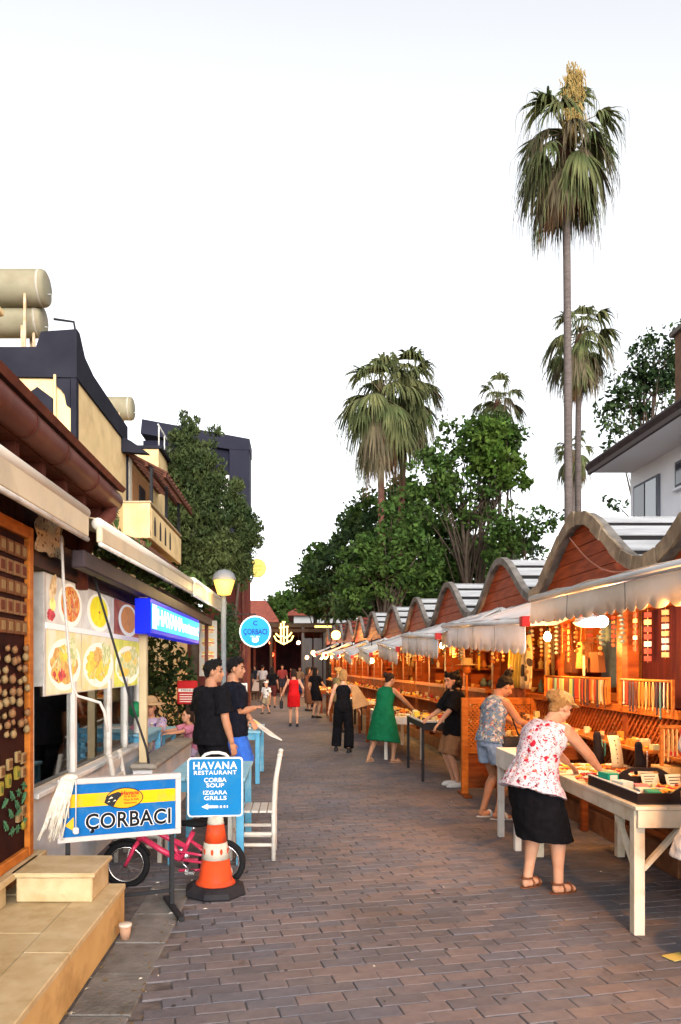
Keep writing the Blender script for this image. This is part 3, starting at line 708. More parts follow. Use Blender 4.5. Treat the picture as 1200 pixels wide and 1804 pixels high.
b = MB(); b.box(-2.0, -1.86, 5.12, 8.75, 2.46, 2.7); b.build('header', mat('brown_fascia', (.10, .065, .055), .7, (.07, .045, .04), scale=4), t, True)
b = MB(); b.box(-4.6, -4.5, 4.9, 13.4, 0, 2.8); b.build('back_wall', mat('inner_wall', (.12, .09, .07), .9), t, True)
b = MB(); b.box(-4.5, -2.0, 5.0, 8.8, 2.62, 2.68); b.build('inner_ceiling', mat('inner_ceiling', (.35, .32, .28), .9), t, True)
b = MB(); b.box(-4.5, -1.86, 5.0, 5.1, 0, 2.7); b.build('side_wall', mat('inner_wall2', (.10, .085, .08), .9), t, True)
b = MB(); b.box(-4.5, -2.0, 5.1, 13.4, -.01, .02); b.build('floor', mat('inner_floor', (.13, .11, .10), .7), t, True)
b = MB(); b.box(-1.66, -1.56, 5.4, 13.4, 2.47, 2.60, .01); b.build('roof_beam', mat('dark_beam', (.055, .04, .045), .5, (.04, .03, .033), scale=4), t, True)
b = MB(); b.box(-4.5, -1.67, 8.85, 13.4, 2.66, 2.70); b.build('terrace_roof', mat('terrace_roof', (.10, .085, .075), .8), t, True)
b = MB(); b.box(-1.665, -1.585, 7.72, 7.80, 0, 2.5, .006); b.build('post', mat('cream_post', (.44, .36, .22), .6, (.38, .30, .18), scale=4), t, True)
b = MB(); b.box(-1.67, -1.61, 13.2, 13.3, 0, 2.5, .006); b.build('post', M_gut, t, True)
b = MB(); b.box(-1.70, -1.50, 7.6, 12.2, 0, .68); b.build('low_wall', M_wallw, t, True)
b = MB(); b.box(-1.73, -1.45, 7.55, 12.2, .681, .74, .02); b.build('wall_cap', mat('grey_cap', (.26, .235, .20), .9, (.20, .18, .15), scale=8, bump=.2), t, True)
bulb_light(t, (-1.0, -1.2, 2.4), 22, (1, .62, .3), .1); bulb_light(t, (-.6, 2.6, 2.3), 16, (1, .66, .36), .1)
# orange counter seen through the window
t = thing('serving_counter', 'orange lit serving counter inside the restaurant window', 'counter', (-2.9, 8.2, .02))
b = MB(); b.box(-3.4, -2.45, 7.5, 8.2, .02, 1.05, .01); b.build('body', M_woodo, t, True)
b = MB(); b.box(-3.42, -2.42, 7.45, 8.25, 1.05, 1.10, .008); b.build('top', M_wood, t, True)
for i in range(9):
    b = MB(); b.box(-3.36 + .105 * i, -3.27 + .105 * i, 7.6, 7.68, 1.22, 1.55, .012); b.build('slat', M_woodo, t, True)
b = MB(); b.box(-3.42, -2.42, 7.58, 7.7, 1.55, 1.62, .008); b.build('shelf', M_woodo, t, True)
b = MB(); b.box(-3.42, -2.42, 7.58, 7.7, 1.16, 1.22, .008); b.build('shelf', M_woodo, t, True)
# --- backlit food pictures
t = thing('food_light_box', 'backlit board of six food photographs above the restaurant window', 'light box', (-1.9, 7, 1.5)); FB = t
b = MB(); b.box(-1.98, -1.885, 5.48, 8.86, 1.52, 2.45, .004); b.build('box', M_white, t, True)
b = MB(); b.box(-1.884, -1.872, 5.50, 8.85, 2.03, 2.075); b.build('divider', mat('white_trim', (.8, .8, .78), .5, emit=.1), t, True)
def pm_(name, c, e=.26, c2=None, sc=18): return mat('print_' + name, c, .45, c2, scale=sc, emit=e, contrast=(.4, .6), detail=3)
plate = pm_('plate', (.66, .63, .52)); soup = pm_('soup', (.46, .085, .015), c2=(.55, .30, .07), sc=28); lent = pm_('lentil', (.66, .60, .01), c2=(.62, .50, .01), sc=12); lent2 = pm_('soup_orange', (.60, .24, .05), c2=(.5, .2, .05), sc=20)
bgs = [pm_('bg_grey', (.50, .47, .41), c2=(.40, .36, .30), sc=4), pm_('bg_dark', (.20, .05, .03), c2=(.3, .1, .05), sc=5), pm_('bg_green', (.55, .52, .08), c2=(.40, .42, .06), sc=5), pm_('bg_pale', (.56, .50, .36), c2=(.52, .43, .2), sc=4)]
meatm = pm_('meat', (.40, .20, .06), c2=(.55, .34, .10), sc=22); veg = pm_('salad', (.30, .34, .12), c2=(.55, .52, .3), sc=24); toma = pm_('tomato', (.5, .07, .06), c2=(.3, .03, .04), sc=16); fry = pm_('fries', (.70, .48, .06), c2=(.6, .34, .05), sc=22); brd = pm_('bread', (.6, .45, .25), c2=(.35, .2, .08), sc=14)
YC = [5.51, 6.42, 7.55, 8.84]
def disc(b, y, z, ry, rz, x, n=28, wob=0., seed=0, rot=0.):
    q = random.Random(seed); v = [(x, y, z)]
    for i in range(n):
        a = 2 * math.pi * i / n; rr = 1 + wob * (q.random() - .5); c_, s_ = math.cos(a) * ry * rr, math.sin(a) * rz * rr
        v.append((x, y + c_ * math.cos(rot) - s_ * math.sin(rot), z + c_ * math.sin(rot) + s_ * math.cos(rot)))
    b.add(v, [(0, 1 + i, 1 + (i + 1) % n) for i in range(n)])
for r in range(2):
    for c in range(3):
        y0, y1 = YC[c] + .008, YC[c + 1] - .008; z0, z1 = ((2.08, 2.44), (1.53, 2.028))[r]; x = -1.883; yc, w = (y0 + y1) / 2, y1 - y0
        b = MB(); b.add([(x, y0, z0), (x, y1, z0), (x, y1, z1), (x, y0, z1)], [(0, 1, 2, 3)])
        x += .0015
        if r == 0:
            z = (z0 + z1) / 2; yc2 = yc + w * (.16 if c == 0 else 0)
            b.cur = 1; disc(b, yc2, z - .01, w * .36, .178, x); b.cur = 2; disc(b, yc2, z, w * .28, .145, x + .001, wob=.04)
            if c == 0:
                b.cur = 3; disc(b, y0 + w * .17, z1 - .09, w * .13, .07, x, wob=.3, rot=1.); b.cur = 4; disc(b, y0 + w * .12, z0 + .06, w * .1, .045, x, wob=.3); b.cur = 5; disc(b, y0 + w * .16, z - .04, w * .08, .05, x)
                for k in range(26): b.cur = 3 if k % 3 else 4; disc(b, yc2 + random.uniform(-.2, .2) * w, z + random.uniform(-.1, .1), .03, .011, x + .0018, 7, .4, k, random.uniform(0, 3))
            else:
                b.cur = 4; disc(b, yc, z - .005, .03, .012, x + .002, 8, .4)
            ms = [bgs[0] if c < 2 else bgs[1], plate, (soup, lent, lent2)[c], brd, toma if c != 2 else meatm, pm_('lemon', (.7, .62, .2))]
        else:
            z = (z0 + z1) / 2
            b.cur = 1; disc(b, yc, z - .02, w * .47, .21, x)
            b.cur = 2; disc(b, yc - w * .02, z - .02, w * .38, .15, x + .001, wob=.25, seed=c)
            b.cur = 3; disc(b, yc + w * .2, z + .08, w * .17, .11, x + .0018, wob=.5, seed=c + 4); b.cur = 4; disc(b, yc - w * .17, z - .10, w * .18, .05, x + .0018, wob=.4, seed=c + 9)
            b.cur = 5; disc(b, yc - w * .04, z + .07, w * .14, .07, x + .0022, wob=.4, seed=c + 14)
            for k in range(9):
                b.cur = 5 if k % 2 else 3; disc(b, yc + random.uniform(-.3, .3) * w, z + random.uniform(-.12, .12), .09, .014, x + .0026, 8, .3, k, random.uniform(0, 3))
            ms = [bgs[3] if c < 2 else bgs[2], plate, (meatm, fry, veg)[c], veg, toma if c == 0 else fry, fry if c != 1 else meatm]
        b.build('food_photo', ms, t, True)
# --- blue neon box
t = thing('neon_sign', 'glowing blue box sign with white lettering over the restaurant terrace', 'sign', (-1.55, 9.3, 2.1))
b = MB(); b.box(-1.66, -1.50, 7.50, 11.2, 2.08, 2.44, .006); b.build('case', mat('blue_case', (.003, .010, .36), .4, emit=.45), t, True)
b = MB(); b.box(-1.499, -1.492, 7.56, 11.1, 2.13, 2.39, .003); b.build('lit_face', mat('cyan_face', (.01, .40, .85), .4, emit=.7), t, True)
b = MB(); b.box(-1.4915, -1.487, 7.57, 7.78, 2.135, 2.385); b.build('lit_edge', mat('white_lit', (.75, .9, 1), .4, emit=.4), t, True)
lettering('HAVANA', .24, mat('white_letters_lit', (.7, .92, 1), .4, emit=.6), t, frame_m((-1.490, 8.72, 2.26), (0, 1, 0), (0, 0, 1)), fit=1.75, bold=.006)
lettering('restaurant', .22, _mats['white_letters_lit'], t, frame_m((-1.490, 10.33, 2.26), (0, 1, 0), (0, 0, 1)), fit=1.42, bold=.005)
# --- far poster of burgers beside the post, and a red pipe
t = thing('burger_poster', 'tall poster with four burger pictures at the far end of the terrace', 'poster', (-1.8, 14.2, 1.2))
b = MB(); b.box(-1.90, -1.56, 14.2, 14.23, 1.55, 2.62, .004); b.build('board', mat('poster_board', (.55, .53, .47), .5), t, True)
for k in range(4):
    z = 2.45 - .25 * k; b = MB()
    for i, (ry, rz, dz) in enumerate(((.12, .035, .05), (.13, .022, .015), (.13, .018, -.012), (.12, .03, -.045))):
        b.cur = i; n = 14; v = [(-1.73 + ry * math.cos(6.283 * j / n), 14.197 - .0012 * i, z + dz + rz * math.sin(6.283 * j / n)) for j in range(n)]; b.add(v, [tuple(range(n))])
    b.build('burger_photo', [meatm, veg, toma, brd], t, True)
# --- signs, lamp
def round_sign(label, c, r, m, rim, texts, arm_to, tilt=0.):
    t = thing('round_sign', label, 'sign', c, 0, 'round hanging signs')
    Mx = Matrix.Rotation(R(90), 4, 'X')
    b = MB(); b.lathe([(.001, -.03), (r * .96, -.03), (r, -.02), (r, .03), (r * .96, .04), (r * .93, .034)], seg=36, M=Mx, smooth=False); b.build('disc', [m], t)
    b = MB(); b.lathe([(r * .93, .034), (r * .94, .045), (r, .045), (r * 1.01, .03), (r * 1.01, -.03)], seg=36, M=Mx, cap=False); b.build('rim', rim, t)
    for txt, size, z, mm, kw in texts: lettering(txt, size, mm, t, frame_m((0, -.037, z), (1, 0, 0), (0, 0, 1)), world=False, **kw)
    b = MB(); a = Vector(arm_to) - Vector(c); b.tube([(0, 0, r * .98), (0, 0, r + .03), (a.x, a.y, r + .03)], .012, 6)
    b.build('bracket', M_dark, t); return t
lm = thing('street_lamp', 'grey domed street lamp with lit yellow glass by the restaurant', 'street lamp', (-1.17, 11.6, 0))
b = MB(); b.tube([(0, 0, 0), (0, 0, 2.86)], .042, 12); b.lathe([(.09, 0), (.09, .1), (.045, .16)], seg=12); b.build('pole', mat('grey_pole', (.13, .15, .17), .5, (.10, .115, .13), scale=4), lm)
hd = (.02, -.1, 3.08)
b = MB(); b.lathe([(.185, 0), (.185, .03), (.16, .10), (.09, .155), (.001, .175)], c=hd, seg=20); b.tube([(0, 0, 2.8), (0, 0, 3.1)], .03, 8); b.build('cap', mat('grey_cap_metal', (.17, .175, .18), .6, (.14, .14, .145), scale=5), lm)
b = MB(); b.lathe([(.06, -.23), (.10, -.22), (.15, -.06), (.165, 0)], c=hd, seg=20); b.build('glass', mat('lit_lamp_glass', (1, .56, .09), .3, emit=.6), lm)
bulb_light(lm, (hd[0] + .1, hd[1] - .45, hd[2] - .25), 5, (1, .66, .25), .1)
navy = mat('navy_print', (.01, .025, .16), .5); wprint = mat('white_print', (.75, .78, .8), .5, emit=.08)
c = P(450, 1113, 11.55)
rsn = round_sign('round light blue lit sign with white rim reading CORBACI', c, .245, mat('sign_blue_lit', (.008, .19, .52), .4, emit=.2), mat('white_rim_lit', (.7, .78, .85), .4, emit=.2),
           [('ÇORBACI', .115, -.005, navy, dict(fit=.37, bold=.002)), ('C', .10, .13, navy, dict(bold=.002)), ('U', .07, -.135, wprint, dict(bold=.012, sx=1.5)), ('SOUP  GRILL', .026, -.075, wprint, {})], (-1.17, 11.6, 0))
c = P(453, 1001, 24)
round_sign('small round pale yellow sign high on the red brick wall', c, .30, mat('sign_yellow_lit', (.60, .50, .13), .5, emit=.12), mat('yellow_rim', (.5, .44, .12), .5),
           [('COFFEE', .11, .06, mat('ochre_print', (.42, .33, .06), .6), {}), ('HOUSE', .10, -.06, mat('ochre_print', (.42, .33, .06), .6), {})], (c.x - .42, c.y, 0))
# --- sign frame CORBACI on black legs
A, B = Vector((-1.63, 5.03, 0)), Vector((-.865, 5.34, 0)); dx = (B - A).normalized(); L_ = (B - A).length; nrm = Vector((dx.y, -dx.x, 0))
t = thing('shop_board_sign', 'blue and yellow board sign reading CORBACI on black legs', 'sign', (A + B) / 2, math.atan2(dx.y, dx.x))
zb, zt = .555, .965; hw = L_ / 2
b = MB(); b.box(-hw, hw, -.02, .02, zb, zt, .003); b.build('panel', mat('sign_back', (.4, .38, .36), .6), t)
fm = mat('alu_frame', (.40, .37, .355), .45, (.42, .38, .36), scale=6)
for a_ in ((-hw - .012, hw + .012, zt - .028, zt + .012), (-hw - .012, hw + .012, zb - .012, zb + .025), (-hw - .012, -hw + .025, zb + .025, zt - .028), (hw - .028, hw + .012, zb + .025, zt - .028)):
    b = MB(); b.box(a_[0], a_[1], -.034, .03, a_[2], a_[3], .004); b.build('frame_bar', fm, t)
sb = mat('sign_blue', (.004, .10, .30), .4, (.004, .085, .26), scale=4, wear=(.03, .12, .26), wscale=9); sy = mat('sign_yellow', (.62, .36, .005), .4, (.56, .32, .005), scale=4, wear=(.44, .28, .05), wscale=9)
b = MB(); b.box(-hw + .025, hw - .028, -.024, -.0201, zb + .025, zt - .028); b.build('blue_face', sb, t)
b = MB(); b.box(-hw + .025, hw - .028, -.0255, -.0241, zb + .225, zb + .315); b.build('yellow_band', sy, t)
b = MB(); n = 32
for q, (rx, rz, dy) in enumerate(((.130, .074, -.0262), (.123, .067, -.0268))):
    b.cur = q; v = [(.025 + rx * math.cos(6.2832 * i / n), dy, zb + .268 + rz * math.sin(6.2832 * i / n)) for i in range(n)]; b.add(v, [tuple(range(n))])
b.build('oval_badge', [M_dark, mat('badge_orange', (.60, .28, .01), .5)], t)
b = MB()                              # the fish shaped mark on the badge, dark with pale streaks
b.add([(x_, -.0275, zb + z_) for x_, z_ in ((-.115, .245), (-.10, .285), (-.06, .305), (-.02, .315), (.02, .30), (-.01, .275), (-.03, .25), (-.05, .215), (-.085, .225))], [tuple(range(9))])
b.cur = 1
for x_, z_, s_ in ((-.07, .275, .016), (-.045, .255, .012), (-.085, .25, .010)): b.add([(x_ - s_, -.0283, zb + z_ - s_ * .5), (x_ + s_, -.0283, zb + z_), (x_ + s_ * .3, -.0283, zb + z_ + s_ * .6)], [(0, 1, 2)])
b.build('fish_mark', [M_dark, mat('pale_print', (.6, .55, .4), .5)], t)
rp = mat('red_print', (.4, .03, .01), .5)
fmx = lambda x_, z_, y_=-.0282: frame_m((x_, y_, zb + z_), (1, 0, 0), (0, 0, 1))
lettering('Havana', .042, rp, t, fmx(.062, .303), world=False, bold=.001); lettering('Et & Balık', .022, rp, t, fmx(.065, .278), world=False)
lettering('Meat & Fish', .022, rp, t, fmx(.07, .256), world=False); lettering('Restaurant', .020, rp, t, fmx(.065, .234), world=False)
lettering('ÇORBACI', .142, mat('white_outline', (.52, .52, .51), .5), t, fmx(.055, .115, -.0262), world=False, bold=.0085, extrude=.0008, fit=.600, spacing=1.06)
lettering('ÇORBACI', .150, mat('black_print', (.006, .006, .008), .5), t, fmx(.055, .115, -.0285), world=False, bold=.0025, extrude=.0008, fit=.588, spacing=1.06)
b = MB(); b.add([(-hw + .035, -.0265, zb + .105), (-hw + .095, -.0265, zb + .065), (-hw + .095, -.0265, zb + .16)], [(0, 1, 2)]); b.build('arrow', sy, t)
for x_ in (-hw + .06, hw - .045):
    z_ = .295 if x_ < 0 else .03
    b = MB(); b.box(x_ - .016, x_ + .016, .0, .032, z_, zb - .013, .003); b.build('leg', M_dark, t)
b = MB(); b.box(hw - .066, hw - .024, -.30, .22, 0, .03, .003); b.build('foot', M_dark, t)
b = MB(); b.box(-hw + .17, hw - .062, .005, .027, .115, .14, .003); b.build('cross_bar', M_dark, t)
M_cord = mat('white_cord', (.62, .58, .50), .9, (.50, .46, .38), scale=30)
sk = thing('cord_tassel', 'bundle of white cords draped over the corner of the blue board sign', 'cord', (A + dx * .04 + nrm * .03), math.atan2(dx.y, dx.x)); rg = random.Random(5)
b = MB()
for i in range(46):
    x0 = rg.uniform(-.03, .06); l = rg.uniform(.16, .40); sp = rg.uniform(-.12, .02) * l / .4
    b.tube([(x0 + .05, .04, zt + .01), (x0, -.012 - rg.random() * .02, zt + .018 + rg.random() * .012), (x0 + sp * .4 - .03, -.03 - rg.random() * .012, zt - l * .4), (x0 + sp - .045 + rg.uniform(-.02, .02), -.028 - rg.random() * .015, zt - l)], rg.uniform(.0035, .006), 5)
b.build('strands', M_cord, sk)
b = MB(); b.ball((.03, -.005, zt + .022), (.055, .04, .026), 12, 8); b.build('knot', M_cord, sk)
b = MB(); b.tube([(.06, -.02, zt + .02), (.066, -.04, zt - .03), (.064, -.042, zb + .10)], .004, 6); b.box(.045, .083, -.062, -.03, zb + .055, zb + .10, .008); b.build('plug', M_whitep, sk)
# --- traffic cone with a square sign
t = thing('traffic_cone', 'orange and white traffic cone on a black base', 'traffic cone', (-.635, 5.69, 0))
b = MB(); n = 8; prof = [(.235, 0), (.245, .012), (.235, .05), (.19, .075), (.14, .08)]
b.lathe(prof, seg=8, smooth=False, M=Matrix.Rotation(R(22.5 + 8), 4, 'Z')); b.build('base', mat('black_rubber', (.014, .013, .016), .6, (.022, .02, .022), scale=10, bump=.2), t)
co = mat('cone_orange', (.50, .055, .014), .5, (.40, .042, .012), scale=6, wear=(.20, .05, .03), wscale=7)
cr = lambda z: .135 - (z - .085) * .155
b = MB(); b.lathe([(.155, .078), (.150, .09), (.138, .10), (cr(.115), .115), (cr(.27), .27)], seg=24); b.build('lower_sleeve', co, t)
b = MB(); b.lathe([(cr(.27) + .002, .27), (cr(.395) + .002, .395)], seg=24); wb = b.build('white_band', mat('cone_white', (.46, .43, .36), .5, (.40, .37, .30), scale=6, wear=(.28, .25, .2), wscale=9), t)
for k in range(9):
    a = k * 2 * math.pi / 9 - 1.72; b = MB(); z = .333; r_ = cr(z) + .004; c_ = Vector((r_ * math.cos(a), r_ * math.sin(a), z)); tn = Vector((-math.sin(a), math.cos(a), 0)); nn = Vector((math.cos(a), math.sin(a), .15))
    v = [c_ + tn * (.011 * math.cos(q * .785)) + Vector((0, 0, .024 * math.sin(q * .785))) for q in range(8)]; b.prism(v[::-1], nn * .003); b.build('red_dot', co, wb)
b = MB(); b.lathe([(cr(.395), .395), (cr(.535), .535)], seg=24); b.build('upper_sleeve', co, t)
b = MB(); b.lathe([(cr(.535) + .003, .535), (.062, .555), (.06, .59), (.03, .60)], seg=20); b.build('collar', _mats['cone_white'], t)
t = thing('cone_sign', 'blue square HAVANA RESTAURANT sign plugged into the traffic cone', 'sign', (-.635, 5.67, .585), R(6))
w = .212
def rrect(w, h, r, y, z0, n=5):
    v = []
    for cx, cz, a0 in ((w - r, h - r, 0), (-w + r, h - r, 90), (-w + r, -h + r, 180), (w - r, -h + r, 270)):
        for i in range(n + 1): a = R(a0 + 90 * i / n); v.append((cx + r * math.cos(a), y, z0 + cz + r * math.sin(a)))
    return v
b = MB(); b.prism(rrect(w, .228, .03, .012, .235), (0, -.024, 0)); b.build('white_board', M_whitep, t)
b = MB(); b.prism(rrect(w - .012, .216, .022, -.0125, .235), (0, -.0015, 0)); b.build('blue_face', mat('cone_sign_blue', (.003, .13, .32), .4, (.003, .115, .29), scale=4, wear=(.02, .14, .28), wscale=8), t)
hp = [(-.10, 0, .462), (-.075, 0, .485), (-.03, 0, .497), (.03, 0, .497), (.075, 0, .485), (.10, 0, .462)]
b = MB(); b.tube(hp, .010, 8, flat=1.2); b.build('handle', M_whitep, t)
b = MB(); b.box(-.04, .04, -.008, .012, -.02, .012, .003); b.build('socket', _mats['cone_white'], t)
wl = mat('white_lettering', (.55, .57, .58), .5); f2 = lambda z_: frame_m((0, -.0155, z_), (1, 0, 0), (0, 0, 1))
for txt, s_, z_, k_ in (('HAVANA', .078, .398, dict(bold=.0018, spacing=1.12)), ('RESTAURANT', .042, .345, dict(bold=.0008, spacing=1.12)), ('ÇORBA', .046, .288, dict(bold=.0006)), ('SOUP', .042, .247, dict(bold=.0006)), ('IZGARA', .042, .192, dict(bold=.0006)), ('GRILLS', .042, .150, dict(bold=.0006))):
    lettering(txt, s_, wl, t, f2(z_), world=False, extrude=.0008, fit={'HAVANA': 0.335, 'RESTAURANT': 0.325, 'ÇORBA': 0.172, 'SOUP': 0.135, 'IZGARA': 0.182, 'GRILLS': 0.172}[txt], **k_)
b = MB(); z_ = .085
b.add([(-.105, -.0152, z_), (-.055, -.0152, z_ + .024), (-.055, -.0152, z_ + .01), (.022, -.0152, z_ + .008), (.022, -.0152, z_ - .010), (-.055, -.0152, z_ - .01), (-.055, -.0152, z_ - .022)], [(0, 6, 5, 4, 3, 2, 1)])
for x_, w_ in ((.035, .016), (.064, .012), (.088, .008)): b.add([(x_, -.0152, z_ - .01), (x_ + w_, -.0152, z_ - .01), (x_ + w_, -.0152, z_ + .008), (x_, -.0152, z_ + .008)], [(0, 1, 2, 3)])
b.build('arrow', wl, t)
# paper cup by the step
t = thing('paper_cup', 'small paper cup standing by the marble step', 'cup', (-1.105, 4.72, .004))
b = MB(); b.lathe([(.028, 0), (.04, .085)], seg=16); b.build('cup', mat('cup_card', (.34, .20, .13), .7), t)
b = MB(); b.lathe([(.043, .083), (.043, .094), (.036, .098), (.001, .098)], seg=16); b.build('lid', mat('cup_lid', (.5, .44, .36), .5), t)
# ---------------------------------------------------------------- houses behind the left shops
t = thing('cream_house', 'cream house with dark slate parapet, arched window and balcony', 'house', (-4.2, 14, 0)); CH = t
b = MB(); b.box(-9, -3.5, 11.6, 19.0, 0, 6.3); b.build('wall', M_cream, t, True)
pts = [(-9, 6.78), (-4.55, 6.74), (-4.1, 6.74), (-4.02, 6.98), (-3.46, 7.02), (-3.46, 6.26), (-9, 6.34)]
b = MB(); b.prism([(x, 11.54, z) for x, z in pts], (0, .16, 0)); b.build('parapet', M_slate, t, True)
b = MB(); b.prism([(-3.46, y, z) for y, z in ((11.705, 6.26), (15.0, 6.26), (15.0, 6.60), (12.5, 6.66), (12.0, 6.76), (11.705, 7.02))], (-.14, 0, 0)); b.build('parapet', M_slate, t, True)
b = MB(); b.box(-3.56, -3.47, 11.55, 11.68, 3, 6.258, .004); b.build('corner_pilaster', M_slate, t, True)
b = MB(); b.prism([(x, 11.56, z) for x, z in ((-3.80, 6.255), (-3.57, 6.255), (-3.57, 5.80), (-3.63, 5.84), (-3.66, 6.00), (-3.72, 6.08), (-3.78, 6.14))], (0, .038, 0)); b.build('corbel', M_slate, t, True)
w = MB(); w.prism([(x, 11.55, z) for x, z in ((-4.32, 4.8), (-3.86, 4.8), (-3.84, 5.94), (-4.08, 6.12), (-4.34, 5.94))], (0, .048, 0)); wo = w.build('window', M_slate, t, True)
b = MB(); b.box(-4.24, -3.93, 11.50, 11.545, 4.8, 5.80, .004); b.build('frame', mat('brown_frame', (.10, .07, .07), .6), wo, True)
b = MB(); b.box(-4.19, -3.98, 11.485, 11.498, 4.85, 5.72); b.build('pane', mat('dark_pane', (.02, .02, .03), .1, spec=.6), wo, True)
b = MB(); b.tube([(-3.80, 11.53, 6.3), (-3.80, 11.53, 3)], .022, 6); b.build('pipe', M_cream, t, True)
# balcony
b = MB(); b.box(-3.5, -2.95, 14.75, 18.6, 4.36, 4.46); b.build('balcony_slab', M_cream, t, True)
bp = MB(); bp.box(-3.5, -2.95, 14.72, 14.84, 4.30, 5.0, .01); bpo = bp.build('balcony_front', M_cream, t, True)
sd = MB(); sd.box(-3.05, -2.945, 14.845, 18.6, 4.30, 4.94, .01); sdo = sd.build('balcony_side', M_cream, t, True)
for y in (15.2, 15.8, 16.4, 17.0):
    b = MB(); b.prism([(-2.946, y + .1 * c_, 4.42 + z_) for c_, z_ in ((-1, 0), (1, 0), (1, .28), (.5, .38), (0, .41), (-.5, .38), (-1, .28))], (.004, 0, 0)); b.build('arch_shade_plate', mat('arch_shade', (.05, .04, .04), .9), sdo, True)  # dark plates on the face stand for the shade inside the arch holes
b = MB(); b.box(-3.52, -2.93, 14.70, 18.62, 5.0, 5.04, .008); b.build('balcony_coping', mat('coping', (.46, .35, .22), .8), t, True)
b = MB(); b.box(-3.505, -3.46, 15.02, 15.4, 4.5, 6.2); b.build('door_frame', M_slate, t, True)
b = MB(); b.box(-3.46, -3.45, 15.08, 15.34, 4.5, 6.1); b.build('curtain', mat('curtain', (.5, .45, .36), .9), t, True)
b = MB(); b.box(-3.505, -3.47, 15.5, 17.6, 4.46, 5.95); b.build('balcony_wall', mat('orange_lit_wall', (.34, .17, .075), .8, (.28, .14, .06), scale=3), t, True)  # orange light on the recess wall is painted as its colour
b = MB(); b.box(-3.469, -3.45, 16.1, 16.7, 4.46, 5.7); b.build('balcony_door', M_dark, t, True)
for k in range(12):
    y = 14.85 + .3 * k; b = MB(); b.beam((-3.5, y, 6.08), (-2.62, y, 5.62), .11, .04); b.build('pergola_slat', mat('pergola_wood', (.11, .045, .03), .7, (.08, .03, .02), scale=5), t, True)
for z_, x_ in ((6.12, -3.45), (5.82, -3.02), (5.60, -2.66)):
    b = MB(); b.beam((x_, 14.7, z_ - .05), (x_, 18.4, z_ - .05), .06, .08); b.build('pergola_beam', _mats['pergola_wood'], t, True)
b = MB(); b.prism([(-3.6, 14.6, 6.35), (-3.3, 14.6, 6.2), (-2.95, 14.6, 5.95), (-3.6, 14.6, 6.0)], (0, .14, 0)); b.build('pergola_end', M_slate, t, True)
for y in (14.9, 16.6, 18.3):
    b = MB(); b.box(-2.99, -2.93, y - .03, y + .03, 5.04, 5.78); b.build('pergola_post', M_dark, t, True)
# lower awning under the balcony
b = MB(); b.prism([(-3.5, 13.2, 4.25), (-2.75, 13.2, 3.98), (-2.75, 13.2, 3.9), (-3.5, 13.2, 4.2)], (0, 4.0, 0)); b.build('lower_canopy', mat('brown_canopy', (.16, .07, .05), .8), t, True)
b = MB(); b.box(-9, -3.6, 19.05, 24, 0, 7.35); b.build('rear_wing', M_cream, t, True)
b = MB(); b.prism([(-9, 19.0, 7.35), (-3.5, 19.0, 7.35), (-3.5, 19.0, 7.43), (-9, 19.0, 7.46)], (0, 5, 0)); b.build('wing_coping', M_slate, t, True)
for y in (19.2, 20, 20.8, 21.6):
    b = MB(); b.tube([(-3.62, y, 7.4), (-3.62, y, 8.0)], .02, 6); b.build('rail_post', M_white, t, True)
b = MB(); b.tube([(-3.62, 19.1, 8.0), (-3.62, 22.4, 8.0)], .022, 6); b.build('rail', M_white, t, True)
# solar water tanks on the roof
M_tank = mat('tank_shell', (.27, .245, .165), .55, (.21, .185, .12), scale=3, wear=(.24, .18, .12), wscale=2)
def tank(label, c, r, x0, x1, stand):
    t = thing('water_tank', label, 'water tank', (c[0], c[1], stand), 0, 'solar water tanks on the roofs'); Mx = Matrix.Translation((c[0], c[1], c[2])) @ Matrix.Rotation(R(90), 4, 'Y')
    b = MB(); b.lathe([(.001, x0), (r * .8, x0), (r, x0 + .05), (r, x1 - .06), (r * .93, x1 - .02), (r * .8, x1), (.001, x1 + .01)], seg=24, M=Mx); b.build('shell', M_tank, t, True)
    b = MB(); b.lathe([(r * 1.008, x1 - .12), (r * 1.015, x1 - .10), (r * 1.008, x1 - .08)], seg=24, M=Mx); b.build('hoop', mat('hoop', (.36, .32, .26), .5), t, True)
    for x in (x0 + .35, x1 - .3):
        for y in (-.22, .22):
            b = MB(); b.beam((c[0] + x, c[1] + y, stand), (c[0] + x, c[1] + y * .9, c[2] - r * .6), .04, .04); b.build('leg', mat('rusty_angle', (.42, .26, .14), .8, (.5, .4, .28), scale=9), t, True)
    b = MB(); b.tube([(c[0] + x1, c[1], c[2] - .1), (c[0] + x1 + .08, c[1], c[2] - .1), (c[0] + x1 + .08, c[1], stand)], .014, 6); b.build('pipe', M_whitep, t, True)
tank('upper beige solar water tank at the top left roof', P(20, 508, 12.2), .29, -2.0, .60, 6.35)
tank('lower beige solar water tank under the first one', P(20, 566, 12.5), .27, -2.0, .56, 6.35)
tank('white solar water tank on the roof behind the slate parapet', P(205, 720, 18), .28, -.9, .42, 6.32)
b = MB(); b.tube([P(95, 562, 12), P(130, 567, 12), P(137, 606, 12)], .02, 6); o = b.build('roof_pipe', M_dark); tag(o, 'bent dark pipe rising from the slate parapet corner', 'pipe')
